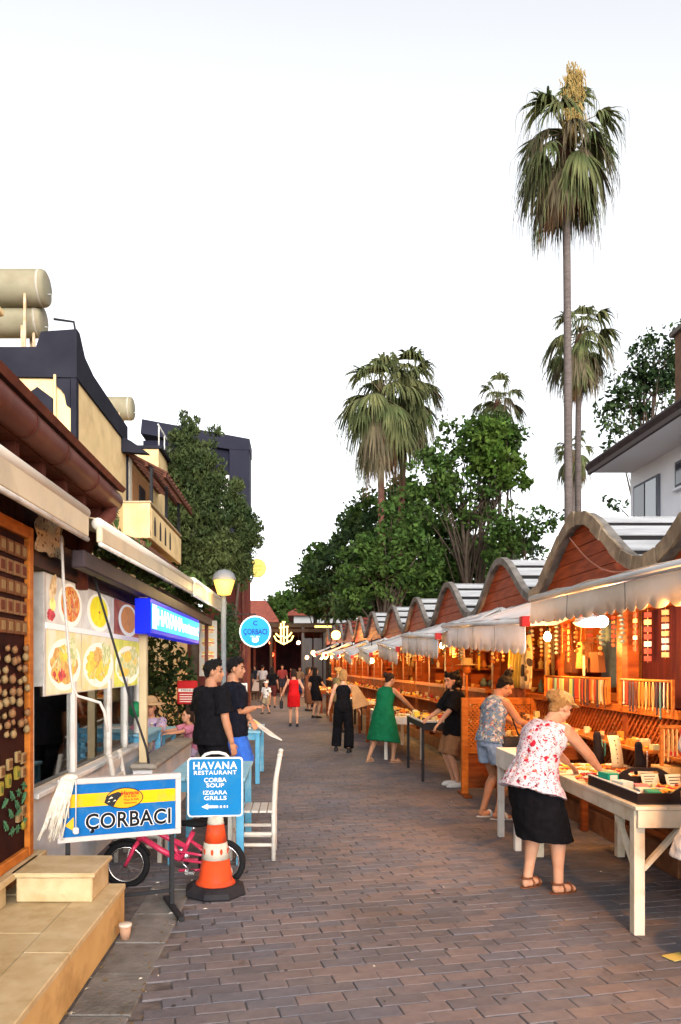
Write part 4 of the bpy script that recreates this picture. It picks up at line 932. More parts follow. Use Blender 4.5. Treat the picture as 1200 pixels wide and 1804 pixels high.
# slate building with the brick flank
t = thing('slate_building', 'dark slate blue building with cream panel and red brick flank', 'building', (-3.4, 26.5, 0))
M_sl2 = mat('slate_blue_cladding', (.012, .012, .022), .6, (.016, .016, .028), scale=1.5, bump=.05)
b = MB(); b.box(-9, -2.45, 26.4, 28, 4.8, 8.7); b.build('wall', mat('pale_render', (.42, .40, .36), .85, (.36, .34, .3), scale=2), t, True)
b = MB(); b.prism([(x, 26.0, z) for x, z in ((-5.55, 9.95), (-5.5, 10.45), (-1.70, 9.75), (-1.70, 9.35), (-2.5, 9.4))], (0, 1.3, 0)); b.build('roof_slab', M_sl2, t, True)
b = MB(); b.box(-2.42, -1.72, 26.02, 27.2, 5.2, 9.50, .01); b.build('corner_pier', M_sl2, t, True)
b = MB(); b.box(-5.5, -2.43, 26.2, 26.35, 8.45, 9.75); b.build('recess_panel', mat('deep_slate', (.010, .010, .020), .7), t, True)
b = MB(); b.box(-3.0, -2.43, 26.12, 26.19, 6.9, 8.5); b.build('cream_panel', M_white, t, True)
for k in range(3):
    b = MB(); b.box(-4.9 + .62 * k, -4.5 + .62 * k, 26.1, 26.18, 7.1, 8.2); wo = b.build('window', M_dark, t, True)
    b = MB(); b.box(-4.86 + .62 * k, -4.54 + .62 * k, 26.085, 26.098, 7.15, 8.15); b.build('pane', _mats['dark_pane'], wo, True)
M_rb = mat('red_brick_wall', (.13, .035, .028), .85, (.09, .025, .022), scale=12, bump=.25, stretch=(1, 1, 4))
b = MB(); b.box(-3.4, -1.80, 26.3, 28, 0, 5.19); b.build('brick_flank', M_rb, t, True)
for x in (-1.95, -2.15):
    b = MB(); b.tube([(x, 26.22, 0), (x, 26.22, 5.4)], .05, 8); b.build('pipe', M_gut, t, True)
# ---------------------------------------------------------------- right: white house over the stalls
t = thing('white_house', 'white house with broad eaves standing behind the stall roofs', 'house', (9.5, 13, 0))
M_wh = mat('white_house_render', (.78, .81, .87), .85, (.72, .75, .82), scale=1.5, bump=.06)
b = MB(); b.box(7.3, 13, 8, 16.2, 0, 6.1); b.build('wall', M_wh, t, True)
M_rf = mat('dark_tile_roof', (.055, .040, .040), .85, (.035, .026, .026), scale=8, bump=.2)
b = MB(); b.prism([(6.34, 7, 6.02), (6.30, 7, 6.12), (6.36, 7, 6.20), (9.8, 7, 7.9), (13.4, 7, 6.2), (13.4, 7, 6.02)], (0, 9.2, 0)); b.build('roof', M_rf, t, True)
b = MB(); b.box(6.40, 7.298, 7, 16.1, 5.96, 6.018); b.build('soffit', mat('soffit_paint', (.80, .80, .82), .9), t, True)
b = MB(); b.box(6.335, 6.399, 7, 16.15, 5.93, 6.017); b.build('eaves_board', mat('eaves_board', (.09, .075, .075), .8), t, True)
for y0, y1, z0, z1 in ((14.85, 15.95, 4.7, 5.62), (13.1, 14.2, 5.15, 5.66), (11.5, 12.6, 4.7, 5.62)):
    b = MB(); b.box(7.25, 7.299, y0, y1, z0, z1, .004); wo = b.build('window', mat('window_frame_grey', (.12, .13, .16), .5), t, True)
    for a in (0, 1):
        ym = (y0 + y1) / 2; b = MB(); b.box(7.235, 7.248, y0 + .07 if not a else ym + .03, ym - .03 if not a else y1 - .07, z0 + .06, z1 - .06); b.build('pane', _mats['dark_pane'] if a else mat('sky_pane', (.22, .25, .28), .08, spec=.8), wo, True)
    b = MB(); b.box(7.2, 7.299, y0 - .05, y1 + .05, z0 - .05, z0 - .002, .004); b.build('sill', M_wh, wo, True)
b = MB(); b.box(7.15, 8.0, 13.2, 14.0, 6.3, 8.0, .01); b.build('chimney', mat('chimney_brick', (.17, .10, .065), .9, (.12, .07, .05), scale=9, bump=.3), t, True)
b = MB(); b.box(7.08, 8.07, 13.13, 14.07, 8.0, 8.1, .01); b.build('chimney_cap', M_conc, t, True)
# ---------------------------------------------------------------- far end of the street
def far_house(name, label, c, w, d, h, rh, wall, roof, wins):
    t = thing(name, label, 'house', c)
    b = MB(); b.box(-w / 2, w / 2, 0, d, 0, h); b.build('wall', wall, t)
    e = .5; b = MB(); v = [(-w / 2 - e, -e, h), (w / 2 + e, -e, h), (w / 2 + e, d + e, h), (-w / 2 - e, d + e, h), (-w / 4, d / 2, h + rh), (w / 4, d / 2, h + rh)]
    v2 = [(x, y, z - .25) for x, y, z in v[:4]]
    b.add(v + v2, [(0, 1, 5, 4), (1, 2, 5), (2, 3, 4, 5), (3, 0, 4), (0, 6, 7, 1), (1, 7, 8, 2), (2, 8, 9, 3), (3, 9, 6, 0), (6, 9, 8, 7)]); b.build('roof', roof, t)
    for x, z in wins:
        b = MB(); b.box(x - .45, x + .45, -.05, -.005, z, z + 1.2); wo = b.build('window', M_white, t); b = MB(); b.box(x - .36, x + .36, -.07, -.052, z + .1, z + 1.1); b.build('pane', _mats['dark_pane'], wo)
M_far = mat('far_white_wall', (.48, .48, .48), .9); M_tile = mat('red_tile_roof', (.26, .075, .05), .85, (.19, .055, .04), scale=3, bump=.1)
p = P(450, 1173, 70); far_house('red_roofed_house', 'white house with red tile roof at the end of the street', (p.x, 70, 0), 3.4, 8, 6.1, 2.2, M_far, M_tile, ((-.9, 4.2), (.8, 4.2)))
p = P(545, 1173, 62); far_house('pale_villa', 'pale villa half hidden by trees beyond the market row', (p.x + 1.2, 62, 0), 5, 8, 6.2, 1.3, M_far, M_tile, ((-1.6, 4.0), (0, 4.0)))
# ---------------------------------------------------------------- palms
def frond_mesh(elev, seed, dead=False, m=None):
    """fan frond leaving the crown along +x at the given elevation; tips hang with gravity"""
    q = random.Random(seed); b = MB(); Lp = q.uniform(.8, 1.05); d = Vector((math.cos(elev), 0, math.sin(elev)))
    pts = [Vector((0, 0, 0)) + d * (Lp * t) + Vector((0, 0, -.22 * t * t * max(.2, math.cos(elev)))) for t in (0, .25, .5, .75, 1)]
    b.cur = 1; b.tube(pts, [.035, .028, .022, .018, .012], 5)
    hub = pts[-1]; d2 = (pts[-1] - pts[-2]).normalized(); side = Vector((0, 1, 0)); b.cur = 0
    n = 30 if not dead else 20
    for i in range(n):
        a = (-1.25 + 2.5 * i / (n - 1)) * (1 if not dead else .55) + q.uniform(-.05, .05); l = (.95 + .2 * math.cos(a)) * q.uniform(.82, 1.1) * (1 if not dead else .95)
        dr = d2 * math.cos(a) + side * math.sin(a); dr.z -= .10 * abs(math.sin(a)); dr.normalize(); wv = (d2.cross(side)).cross(dr); wv.normalize()
        g_ = q.uniform(.45, 1.05) * (1 if not dead else 1.2); prev = None; vs = []
        tw = q.uniform(-.5, .5)
        for k in range(6):
            t = k / 5; p = hub + dr * (l * t * (1 - .28 * t * g_)) + Vector((0, 0, -g_ * l * t ** 2.3 * .85))
            w = (.022 + .028 * math.sin(min(1, t * 1.8) * 1.57)) * (1 - t ** 3) + .004; ww = wv * w + Vector((0, 0, tw * w))
            vs += [p - ww, p + ww]
        b.add(vs, [(2 * k, 2 * k + 1, 2 * k + 3, 2 * k + 2) for k in range(5)])
        if q.random() < .6:      # loose thread at the tip
            e = Vector(vs[-1]); b.tube([e, e + Vector((dr.x * .05, dr.y * .05, -.18)), e + Vector((dr.x * .06, dr.y * .06, -q.uniform(.3, .75)))], [.009, .007, .004], 3, smooth=False)
    return b.mesh('frond', m)
G1 = leafmat('palm_green', (.065, .088, .034), (.140, .140, .058), .35, .25); G2 = leafmat('palm_dusty', (.15, .115, .070), (.10, .085, .05), .35, .2); G3 = leafmat('palm_dead', (.20, .105, .050), (.13, .066, .036), .35, .15)
ST = mat('palm_stalk', (.16, .13, .07), .7)
ELV = [1.25, .85, .45, .1, -.3, -.7, -1.1]
FM = {}
for i, e in enumerate(ELV):
    for s_ in range(2): FM[i, s_, 0] = frond_mesh(e, 10 * i + s_, False, [G1, ST]); FM[i, s_, 1] = frond_mesh(e, 10 * i + s_ + 50, True, [G2, ST])
for s_ in range(3): FM['d', s_] = frond_mesh(-1.25 + .1 * s_, 200 + s_, True, [G3, ST])
M_trk = mat('palm_bark', (.13, .105, .095), .95, (.085, .068, .062), scale=5, stretch=(1, 1, 5), bump=.5, bscale=14)
M_thatch = mat('palm_thatch', (.13, .066, .042), .95, (.08, .042, .03), scale=7, stretch=(1.5, 1.5, .5), bump=.6)
def palm(label, u, v, Y, sc, nl, nd, skirt, ub=None, lean=0., trunk_r=.13, seed=0, flowers=0, bark=None):
    q = random.Random(seed); c = P(u, v, Y); base = Vector(((ub or u) - 525, 0, 0)) / F * Y; base.y = Y
    t = thing('palm_tree', label, 'palm tree', (base.x, Y, 0), 0, 'fan palms behind the stalls')
    dx = c.x - base.x; n = 14
    pts = [Vector((dx * (i / n) ** 1.6 + lean * math.sin(3.14 * i / n), 0, c.z * i / n)) for i in range(n + 1)]
    b = MB(); b.tube(pts, [trunk_r * (1.5 if i == 0 else 1.12 - .3 * i / n + .03 * q.random()) for i in range(n + 1)], 10); b.build('trunk', bark or M_trk, t)
    hc = Vector((dx, 0, c.z))
    if skirt:
        b = MB()
        b.lathe([(trunk_r * 1.1, -skirt), (sc * .20, -skirt * .8), (sc * .27, -skirt * .45), (sc * .28, -skirt * .2), (sc * .15, .05)], c=hc, seg=14)
        b.build('thatch', M_thatch, t)
        for i in range(nd):
            a = q.uniform(0, 6.283); z = -skirt * q.uniform(-.1, .60); dk = FM['d', q.randrange(3)] if q.random() < .55 else FM[q.choice((5, 6)), q.randrange(2), 1]; link('dead_frond', dk, t, Matrix.Translation(hc + Vector((math.cos(a), math.sin(a), 0)) * sc * (.08 + .12 * q.random()) + Vector((0, 0, z))) @ Matrix.Rotation(a, 4, 'Z') @ Matrix.Diagonal((sc * .75, sc * .75, sc * q.uniform(.65, .95), 1)))
    for i in range(nl):
        e = min(6, max(0, int((i / nl) ** .74 * 7 + q.uniform(-.4, .4)))); a = i * 2.399 + q.uniform(-.3, .3)
        s2 = sc * q.uniform(.85, 1.12); k = 1 if (e >= 3 and q.random() < .35) else 0
        link('frond', FM[e, q.randrange(2), k], t, Matrix.Translation(hc + Vector((math.cos(a) * .06, math.sin(a) * .06, (3 - e) * .09 * sc))) @ Matrix.Rotation(a, 4, 'Z') @ Matrix.Diagonal((s2, s2, s2, 1)))
    if flowers:
        fm_ = mat('palm_blossom', (.42, .30, .11), .9, (.30, .20, .07), scale=9, bump=.5)
        for k in range(flowers):
            r_ = q.uniform(-.22, .26) * sc; b = MB(); z0 = (-.1 + 1.75 * k / flowers) * sc; yf = -q.uniform(.35, .62) * sc
            pts = [hc + Vector((0, 0, z0 - .2)), hc + Vector((r_ * .8, yf * .7, z0 + .3)), hc + Vector((r_, yf, z0)), hc + Vector((r_ * 1.1, yf * 1.05, z0 - .55 * sc))]
            b.tube(pts, [.04, .06 * sc, .10 * sc, .02], 7)
            for j in range(90):
                p0 = pts[2] + Vector((q.gauss(0, .10), q.gauss(0, .09), q.uniform(-.4, .4))) * sc; b.tube([p0, p0 + Vector((q.gauss(0, .04), -.05, -.2 * sc))], [.022, .008], 3, smooth=False)
            b.build('blossom', fm_, t)
    return t
palm('tallest fan palm with cream blossom and a long bare trunk', 997, 240, 25, 1.10, 34, 24, 1.7, ub=1003, trunk_r=.135, seed=1, flowers=12)
palm('broad double palm, its front trunk with red thatch', 672, 700, 34, 1.22, 38, 26, 2.3, ub=672, trunk_r=.16, seed=2, bark=mat('palm_bark_red', (.16, .065, .05), .95, (.10, .045, .035), scale=5, bump=.5))
palm('second palm standing close behind the broad one', 716, 680, 36, 1.22, 30, 22, 2.1, ub=700, trunk_r=.16, seed=3, bark=_mats['palm_bark_red'])
palm('middling palm behind the tallest trunk', 1022, 592, 30, .86, 30, 30, 1.7, ub=1034, trunk_r=.13, lean=-.25, seed=4)
palm('small low palm at the foot of the two tall ones', 1011, 795, 36, .62, 20, 18, 1.5, ub=1010, trunk_r=.08, seed=5)
palm('palm top rising out of the green tree', 877, 706, 37, .78, 24, 22, 1.3, ub=884, trunk_r=.10, seed=6)
# ---------------------------------------------------------------- broadleaf trees and conifers
def leaves(clumps, size, rng, aspect=.6, up=0., nrm_out=.3):
    """numpy: clumps = [(centre, radii, count)] -> verts, faces of one quad per leaf"""
    V = []; 
    for c, r, n in clumps:
        d = rng.normal(size=(n, 3)); d /= np.linalg.norm(d, axis=1)[:, None]; rad = rng.uniform(.35, 1.0, (n, 1)) ** .6
        p = np.array(c) + d * rad * np.array(r)
        a = rng.normal(size=(n, 3)); a[:, 2] += up * 2; a += d * nrm_out; a /= np.linalg.norm(a, axis=1)[:, None]
        w = np.cross(a, rng.normal(size=(n, 3))); w /= np.linalg.norm(w, axis=1)[:, None] + 1e-9
        s = size * rng.uniform(.55, 1.25, (n, 1)); a = a * s; w = w * s * aspect
        V.append(np.stack([p - a * .5, p + w * .5, p + a * .6, p - w * .5], 1).reshape(-1, 3))
    V = np.concatenate(V); n = len(V) // 4
    return V, np.arange(n * 4).reshape(n, 4)
def leaf_object(name, V, Fc, m, parent):
    I = np.array(world_m(parent).inverted()); V = V @ I[:3, :3].T + I[:3, 3]
    me = bpy.data.meshes.new(name); me.vertices.add(len(V)); me.vertices.foreach_set('co', V.astype(np.float32).ravel())
    me.loops.add(Fc.size); me.loops.foreach_set('vertex_index', Fc.astype(np.int32).ravel()); me.polygons.add(len(Fc))
    me.polygons.foreach_set('loop_start', np.arange(0, Fc.size, 4, dtype=np.int32)); me.materials.append(m); me.update(calc_edges=True)
    return link(name, me, parent)
M_bark = mat('tree_bark', (.075, .055, .04), .95, (.05, .036, .028), scale=6, bump=.5)
def tree(name, label, base, ells, lm, nc, per, size, seed, trunk_r=.16, stems=1, fork=.35, group=None, aspect=.6, up=0., cs=(.35, .75), twigs=True):
    """ells: crown bodies (centre, radii); clumps are spread in their outer volume, limbs run to them"""
    rng = np.random.default_rng(seed); q = random.Random(seed)
    t = thing(name, label, 'tree', base, 0, group); base = Vector(base); cl = []; b = MB()
    vol = [r[0] * r[1] * r[2] for c, r in ells]; tot = sum(vol)
    tops = []
    cx = sum((Vector(c) * v for (c, r), v in zip(ells, vol)), Vector()) / tot
    for s_ in range(stems):
        o_ = Vector((q.uniform(-.5, .5) * (stems > 1), q.uniform(-.3, .3), 0)); tp = cx + Vector((q.uniform(-.8, .8) * (stems > 1), q.uniform(-.4, .4), 0)); tp.z = base.z + (cx.z - base.z) * q.uniform(.75, 1.0)
        pts = [base + o_ + (tp - base - o_) * (i / 5) + Vector((q.uniform(-.1, .1), q.uniform(-.1, .1), 0)) * (i > 0) for i in range(6)]
        b.tube(pts, [trunk_r * (1.25 if i == 0 else 1 - .13 * i) for i in range(6)], 8); tops.append(pts)
    for (c, r), v in zip(ells, vol):
        k = max(3, int(nc * v / tot))
        for i in range(k):
            d = Vector(rng.normal(size=3)); d.normalize(); rad = q.uniform(.45, 1.0) ** .7
            p = Vector(c) + Vector((d.x * r[0], d.y * r[1], d.z * r[2])) * rad
            cs_ = q.uniform(*cs); cl.append((tuple(p), (cs_, cs_, cs_ * .75), max(6, int(per * q.uniform(.5, 1.5)))))
            if twigs and i % 4 == 0:
                pts = q.choice(tops); j = q.randrange(2, 6); a0 = pts[j]; md = a0 + (p - a0) * .5 + Vector((0, 0, q.uniform(0, .5)))
                b.tube([a0, md, p], [trunk_r * .30, trunk_r * .15, trunk_r * .05], 5)
    b.build('trunk', M_bark, t, True)
    V, Fc = leaves(cl, size, rng, aspect, up); leaf_object('crown', V, Fc, lm, t); return t
LM_dark = leafmat('dark_green_leaves', (.018, .036, .014), (.042, .066, .021), .6, .25); LM_mid = leafmat('mid_green_leaves', (.032, .068, .015), (.066, .108, .024), .55, .3)
LM_light = leafmat('fresh_green_leaves', (.060, .118, .018), (.11, .165, .032), .4, .4); LM_cyp = leafmat('cypress_green', (.026, .042, .015), (.068, .084, .028), .45, .15)
def E(u, v, Y, ru, rv, ry=None): c = P(u, v, Y); s = Y / F; return (tuple(c), (ru * s, ry or ru * s * .8, rv * s))
tree('broadleaf_tree', 'large dark broadleaf tree behind the far end of the stalls', tuple(P(660, 1173, 42))[:2] + (0,), [E(640, 985, 42, 75, 85), E(690, 960, 42, 45, 90), E(600, 1010, 42, 55, 75), E(660, 1040, 41, 100, 50)], LM_dark, 230, 40, .32, 1, .3, 2)
tree('broadleaf_tree', 'dark tree just left of the double palm trunks', tuple(P(585, 1173, 46))[:2] + (0,), [E(570, 1010, 46, 40, 60), E(555, 1045, 46, 42, 45), E(612, 950, 46, 28, 50)], LM_mid, 90, 42, .34, 2, .24)
tree('conifer_tree', 'slim dark conifer at the left edge of the tree mass', tuple(P(556, 1173, 48))[:2] + (0,), [E(562, 975, 48, 14, 28), E(556, 1015, 48, 24, 35), E(553, 1050, 48, 32, 30)], LM_dark, 70, 55, .30, 3, .18, up=.6)
tree('broadleaf_tree', 'tall airy green tree with many bare stems below the small palm', tuple(P(835, 1173, 32))[:2] + (0,), [E(790, 790, 32, 58, 55), E(860, 800, 32, 60, 65), E(760, 860, 32, 50, 60), E(885, 800, 32, 42, 55), E(825, 870, 32, 70, 60), E(870, 765, 31.5, 50, 38)], LM_mid, 240, 36, .24, 4, .15, 4, cs=(.22, .55))
tree('broadleaf_tree', 'bright green leafy treetop beside the small palm', tuple(P(888, 1173, 31))[:2] + (0,), [E(880, 795, 31, 48, 42), E(902, 835, 31, 28, 35), E(850, 760, 31, 30, 26)], LM_light, 46, 42, .25, 5, .10, 2, cs=(.3, .6))
tree('broadleaf_tree', 'mid green tree between the dark tree and the airy tree', tuple(P(760, 1173, 37))[:2] + (0,), [E(740, 960, 37, 50, 70), E(790, 985, 37, 50, 60), E(720, 1030, 37, 70, 40), E(830, 1000, 37, 50, 45)], LM_mid, 120, 52, .30, 6, .16, 3)
tree('broadleaf_tree', 'thin sparse tree behind the second stall roof', tuple(P(920, 1173, 30))[:2] + (0,), [E(915, 930, 30, 50, 48), E(955, 925, 30, 34, 40), E(880, 960, 30, 40, 40)], LM_mid, 60, 34, .22, 7, .09, 3, cs=(.2, .5))
tree('broadleaf_tree', 'dark low tree filling the gap above the third stall roof', tuple(P(845, 1173, 38))[:2] + (0,), [E(840, 985, 38, 60, 50), E(900, 975, 38, 55, 45), E(780, 1000, 38, 50, 50)], LM_dark, 100, 55, .30, 16, .16, 3)
tree('broadleaf_tree', 'green tree rising behind the dark one above the stalls', tuple(P(700, 1173, 44))[:2] + (0,), [E(705, 905, 44, 55, 60), E(650, 920, 44, 50, 55), E(745, 900, 44, 40, 55)], LM_mid, 110, 55, .34, 17, .18, 2)
tree('broadleaf_tree', 'dark broad tree in front of the double palm trunks', tuple(P(690, 1173, 31))[:2] + (0,), [E(690, 985, 31, 62, 75), E(640, 1010, 31, 55, 60), E(735, 1000, 31, 50, 60), E(700, 920, 31, 38, 45)], LM_mid, 190, 38, .24, 18, .2, 2, cs=(.25, .5))
tree('shrub_tree', 'pale green bushy shrub at the foot of the dark trees', tuple(P(625, 1173, 36))[:2] + (0,), [E(622, 1068, 36, 28, 25), E(600, 1080, 36, 20, 20)], leafmat('pale_green_leaves', (.06, .11, .035), (.10, .15, .05), .4, .35), 34, 50, .2, 8, .07)
tree('far_tree', 'far green treetop over the end of the street', tuple(P(497, 1173, 75))[:2] + (0,), [E(492, 1075, 75, 32, 22), E(512, 1062, 75, 20, 24), E(478, 1095, 75, 30, 16)], LM_mid, 60, 55, .5, 9, .2, cs=(.6, 1.2))
tree('broadleaf_tree', 'leafy tree spreading behind the white house', tuple(P(1150, 1173, 24))[:2] + (0,), [E(1150, 640, 24, 55, 50), E(1130, 690, 24, 55, 45), E(1190, 610, 24, 35, 40), E(1085, 740, 24, 35, 35), E(1100, 780, 24, 30, 25), E(1080, 890, 24, 20, 16)], LM_dark, 120, 30, .17, 10, .15, 2, cs=(.2, .45))
tree('cypress_tree', 'tall dense cypress in front of the slate building', tuple(P(335, 1173, 20.5))[:2] + (0,), [E(325, 775, 20.5, 26, 55), E(338, 850, 20.5, 48, 75), E(332, 940, 20.5, 52, 80), E(375, 905, 20.3, 30, 95), E(370, 985, 20.5, 50, 60), E(372, 765, 20.5, 8, 22)], LM_cyp, 520, 90, .13, 11, .16, cs=(.13, .30), up=.7, twigs=False, aspect=.38)
tree('cypress_tree', 'smaller cypress nearest the red brick wall', tuple(P(415, 1173, 21.5))[:2] + (0,), [E(412, 870, 21.5, 16, 40), E(415, 940, 21.5, 28, 60), E(440, 935, 21.5, 24, 26), E(412, 1000, 21.5, 26, 40)], LM_cyp, 200, 85, .13, 12, .10, cs=(.12, .28), up=.6, twigs=False, aspect=.38)
# climbers and shrubs over the restaurant roof
def bush(name, label, clumps, size, m, seed, cat='plant', group=None):
    rng = np.random.default_rng(seed); c0 = clumps[0][0]; t = thing(name, label, cat, (c0[0], c0[1], c0[2] - clumps[0][1][2]), 0, group)
    b = MB(); q = random.Random(seed)
    for c, r, n in clumps:
        for k in range(3): b.tube([(c0[0], c0[1], c0[2] - clumps[0][1][2]), ((c0[0] + c[0]) / 2, (c0[1] + c[1]) / 2, c[2] - r[2] * .6), (c[0] + q.uniform(-.6, .6) * r[0], c[1], c[2] + q.uniform(-.3, .6) * r[2])], [.014, .010, .004], 4)
    b.build('stems', M_bark, t, True); V, Fc = leaves(clumps, size, rng, .55, .2); leaf_object('leaves', V, Fc, m, t)
LM_climb = leafmat('climber_leaves', (.045, .085, .022), (.085, .12, .035), .4, .3)
bush('climbing_plant', 'leafy climber trailing along the beam above the food pictures', [((-1.75, 6.6 + .45 * k, 2.80 + .03 * (k % 2)), (.12, .30, .10), 120) for k in range(6)], .075, LM_climb, 31)
bush('potted_shrub', 'yellow green shrub growing above the awning below the balcony', [((-2.55, 10.0, 3.62), (.15, .2, .42), 130), ((-2.35, 10.4, 3.3), (.35, .4, .28), 180), ((-2.1, 11.2, 3.1), (.3, .5, .22), 160)], .10, LM_climb, 32)
bush('climbing_plant', 'dense creeper over the roof under the cypress', [((-2.0, 12.0 + .6 * k, 3.0 + .1 * math.sin(k)), (.45, .5, .30), 260) for k in range(5)], .10, LM_mid, 33)
bush('hedge', 'dark leafy hedge at the back of the restaurant terrace', [((-2.1 - .33 * k, 12.9, 1.35 + .55 * (k % 2)), (.36, .3, .80), 650) for k in range(7)] + [((-1.9, 13.9, .8), (.2, .2, .5), 160)], .11, LM_dark, 34)
bush('creeper', 'creeper leaves on the lower brick wall by the lamp', [((-1.75, 17 + .8 * k, 2.4 + .4 * (k % 2)), (.25, .5, .6), 240) for k in range(5)], .11, LM_dark, 35)
# ---------------------------------------------------------------- terrace furniture on the left
M_bluet = mat('pale_blue_top', (.17, .36, .47), .5, (.21, .40, .50), scale=6, wear=(.28, .43, .50), wscale=5)
def table(label, x0, x1, y0, y1, z=.76, group='blue restaurant tables', body=None, top=None):
    t = thing('restaurant_table', label, 'table', ((x0 + x1) / 2, (y0 + y1) / 2, 0), 0, group); w, d = (x1 - x0) / 2, (y1 - y0) / 2
    n = 4
    for k in range(n):
        b = MB(); b.box(-w + 2 * w * k / n + .002, -w + 2 * w * (k + 1) / n - .002, -d, d, z - .03, z, .004); b.build('top_board', top or M_bluet, t)
    for sx in (-1, 1):
        for sy in (-1, 1):
            b = MB(); b.box(sx * (w - .05) - .033, sx * (w - .05) + .033, sy * (d - .05) - .033, sy * (d - .05) + .033, 0, z - .031, .004); b.build('leg', body or M_blue, t)
    for sx in (-1, 1):
        b = MB(); b.box(sx * (w - .05) - .012, sx * (w - .05) + .012, -d + .085, d - .085, z - .13, z - .032); b.build('apron', body or M_blue, t)
    for sy in (-1, 1):
        b = MB(); b.box(-w + .085, w - .085, sy * (d - .05) - .012, sy * (d - .05) + .012, z - .13, z - .032); b.build('apron', body or M_blue, t)
    return t
M_chair = mat('white_chair_paint', (.46, .44, .40), .5, (.40, .375, .335), scale=7, bump=.05, wear=(.42, .37, .30), wscale=6)
def chair(label, x, y, rz, group='wooden terrace chairs', m=None):
    """slatted ladder-back chair facing local +x"""
    m = m or M_chair; t = thing('wooden_chair', label, 'chair', (x, y, 0), rz, group)
    for sy in (-1, 1):
        b = MB(); b.tube([(-.20, sy * .18, 0), (-.20, sy * .18, .45), (-.215, sy * .18, .70), (-.255, sy * .18, .93)], .022, 8); b.ball((-.257, sy * .18, .945), (.026, .026, .022), 8, 6); b.build('back_leg', m, t)
        b = MB(); b.box(.17, .21, sy * .18 - .02, sy * .18 + .02, 0, .43, .004); b.build('front_leg', m, t)
        for z in (.14, .24):
            b = MB(); b.beam((-.19, sy * .18, z), (.18, sy * .18, z), .022, .026); b.build('stretcher', m, t)
    for x_ in (-.19, .19):
        b = MB(); b.beam((x_, -.17, .2), (x_, .17, .2), .022, .026); b.build('stretcher', m, t)
    for k in range(6):
        b = MB(); b.box(-.21 + .073 * k, -.21 + .073 * k + .064, -.205, .205, .43, .45, .003); b.build('seat_slat', m, t)
    for z, x_ in ((.60, -.208), (.73, -.222), (.86, -.243)):
        b = MB(); b.box(x_ - .009, x_ + .009, -.17, .17, z - .035, z + .035, .004); b.build('back_slat', m, t)
    return t
table('pale blue table beside the traffic cone sign', -1.16, -.46, 6.45, 7.6, .77)
table('blue table beyond the two men, with white menus on top', -1.35, -.55, 10.9, 12.3, .78)
table('tall blue table inside the terrace beside the cream post', -2.3, -1.74, 8.5, 9.5, .96)
table('blue table inside the restaurant behind the window', -3.0, -2.2, 5.6, 6.5, .78)
table('blue table further back in the terrace', -2.9, -1.9, 10.6, 11.6, .80)
chair('white slatted chair at the street side of the pale blue table', -.42, 6.82, R(180))
chair('white slatted chair between the bicycle and the pale blue table', -1.42, 6.75, 0)
chair('blue slatted chair drawn up to the table with the menus', -.95, 10.35, R(90), m=M_blue)
chair('blue slatted chair inside the terrace beside the low wall', -2.15, 8.05, R(90), m=M_blue)
chair('white slatted chair near the window inside the terrace', -2.2, 9.95, R(-90))
# menu cards and a menu plank on the far table
t = thing('menu_plank', 'long white menu plank resting slanted on the blue table', 'menu', P(462, 1285, 11.2))
a_, c_ = P(438, 1264, 11.6), P(486, 1300, 10.9); d_ = (c_ - a_)
b = MB(); b.beam(a_, c_, .26, .018, .004, up=(.5, 0, 1)); b.build('board', M_white, t, True)
b = MB(); b.beam(a_ + d_ * .18 + Vector((0, 0, .014)), a_ + d_ * .34 + Vector((0, 0, .014)), .12, .006, up=(.5, 0, 1)); b.build('yellow_note', mat('yellow_note', (.66, .58, .12), .7), t, True)
b = MB(); b.box(-1.2, -.72, 11.3, 11.7, .782, .80, .004); o = b.build('menu_card', M_white); tag(o, 'flat white menu card lying on the table behind the two men', 'menu')
# poster stand with pictures of dishes
t = thing('poster_stand', 'white framed stand with burger pictures behind the arms of the man', 'poster stand', (P(420, 1173, 14).x, 14, 0))
b = MB(); b.box(-.17, .17, 0, .03, .75, 1.42, .006); b.build('frame', M_white, t)
b = MB()
for k in range(3):
    b.cur = 0; b.add([(-.145, -.003, .80 + .2 * k), (.145, -.003, .80 + .2 * k), (.145, -.003, .98 + .2 * k), (-.145, -.003, .98 + .2 * k)], [(0, 1, 2, 3)])
    for i, (rz, dz) in enumerate(((.03, .03), (.015, 0), (.025, -.03))):
        b.cur = i + 1; b.add([(.11 * math.cos(6.283 * j / 12), -.0045 - .001 * i, .89 + .2 * k + dz + rz * math.sin(6.283 * j / 12)) for j in range(12)], [tuple(range(12))])
b.build('pictures', [mat('poster_brown', (.10, .04, .02), .5), meatm, veg, brd], t)
for s_ in (-1, 1):
    b = MB(); b.tube([(s_ * .15, .015, 0), (s_ * .15, .015, .75)], .015, 6); b.build('leg', M_dark, t)
# things on the terrace tables
t = thing('red_menu_board', 'red menu board with white lines behind the terrace diners', 'menu board', P(330, 1218, 12.5))
b = MB(); b.box(-.17, .17, 0, .03, -.22, .18, .01); b.build('board', mat('menu_red', (.30, .012, .015), .5), t)
b = MB(); b.box(-.15, .15, -.006, -.001, -.01, .045); b.build('white_strip', M_whitep, t)
lettering('MENU', .05, M_dark, t, frame_m((0, -.009, .018), (1, 0, 0), (0, 0, 1)), world=False, fit=.2)
for k in range(4):
    b = MB(); b.box(-.13, .13, -.004, -.001, -.06 - .04 * k, -.045 - .04 * k); b.build('line', M_whitep, t)
b = MB(); b.tube([(0, .015, -.22), (0, .015, -P(330, 1218, 12.5).z + .02)], .02, 8); b.build('stand', M_dark, t)
t = thing('green_balloon', 'small green ball hanging at the end of the window', 'ball', P(238, 1250, 8.6))
b = MB(); b.ball((0, 0, 0), (.085, .085, .10), 16, 12); b.build('ball', mat('green_ball', (.02, .20, .08), .35), t)
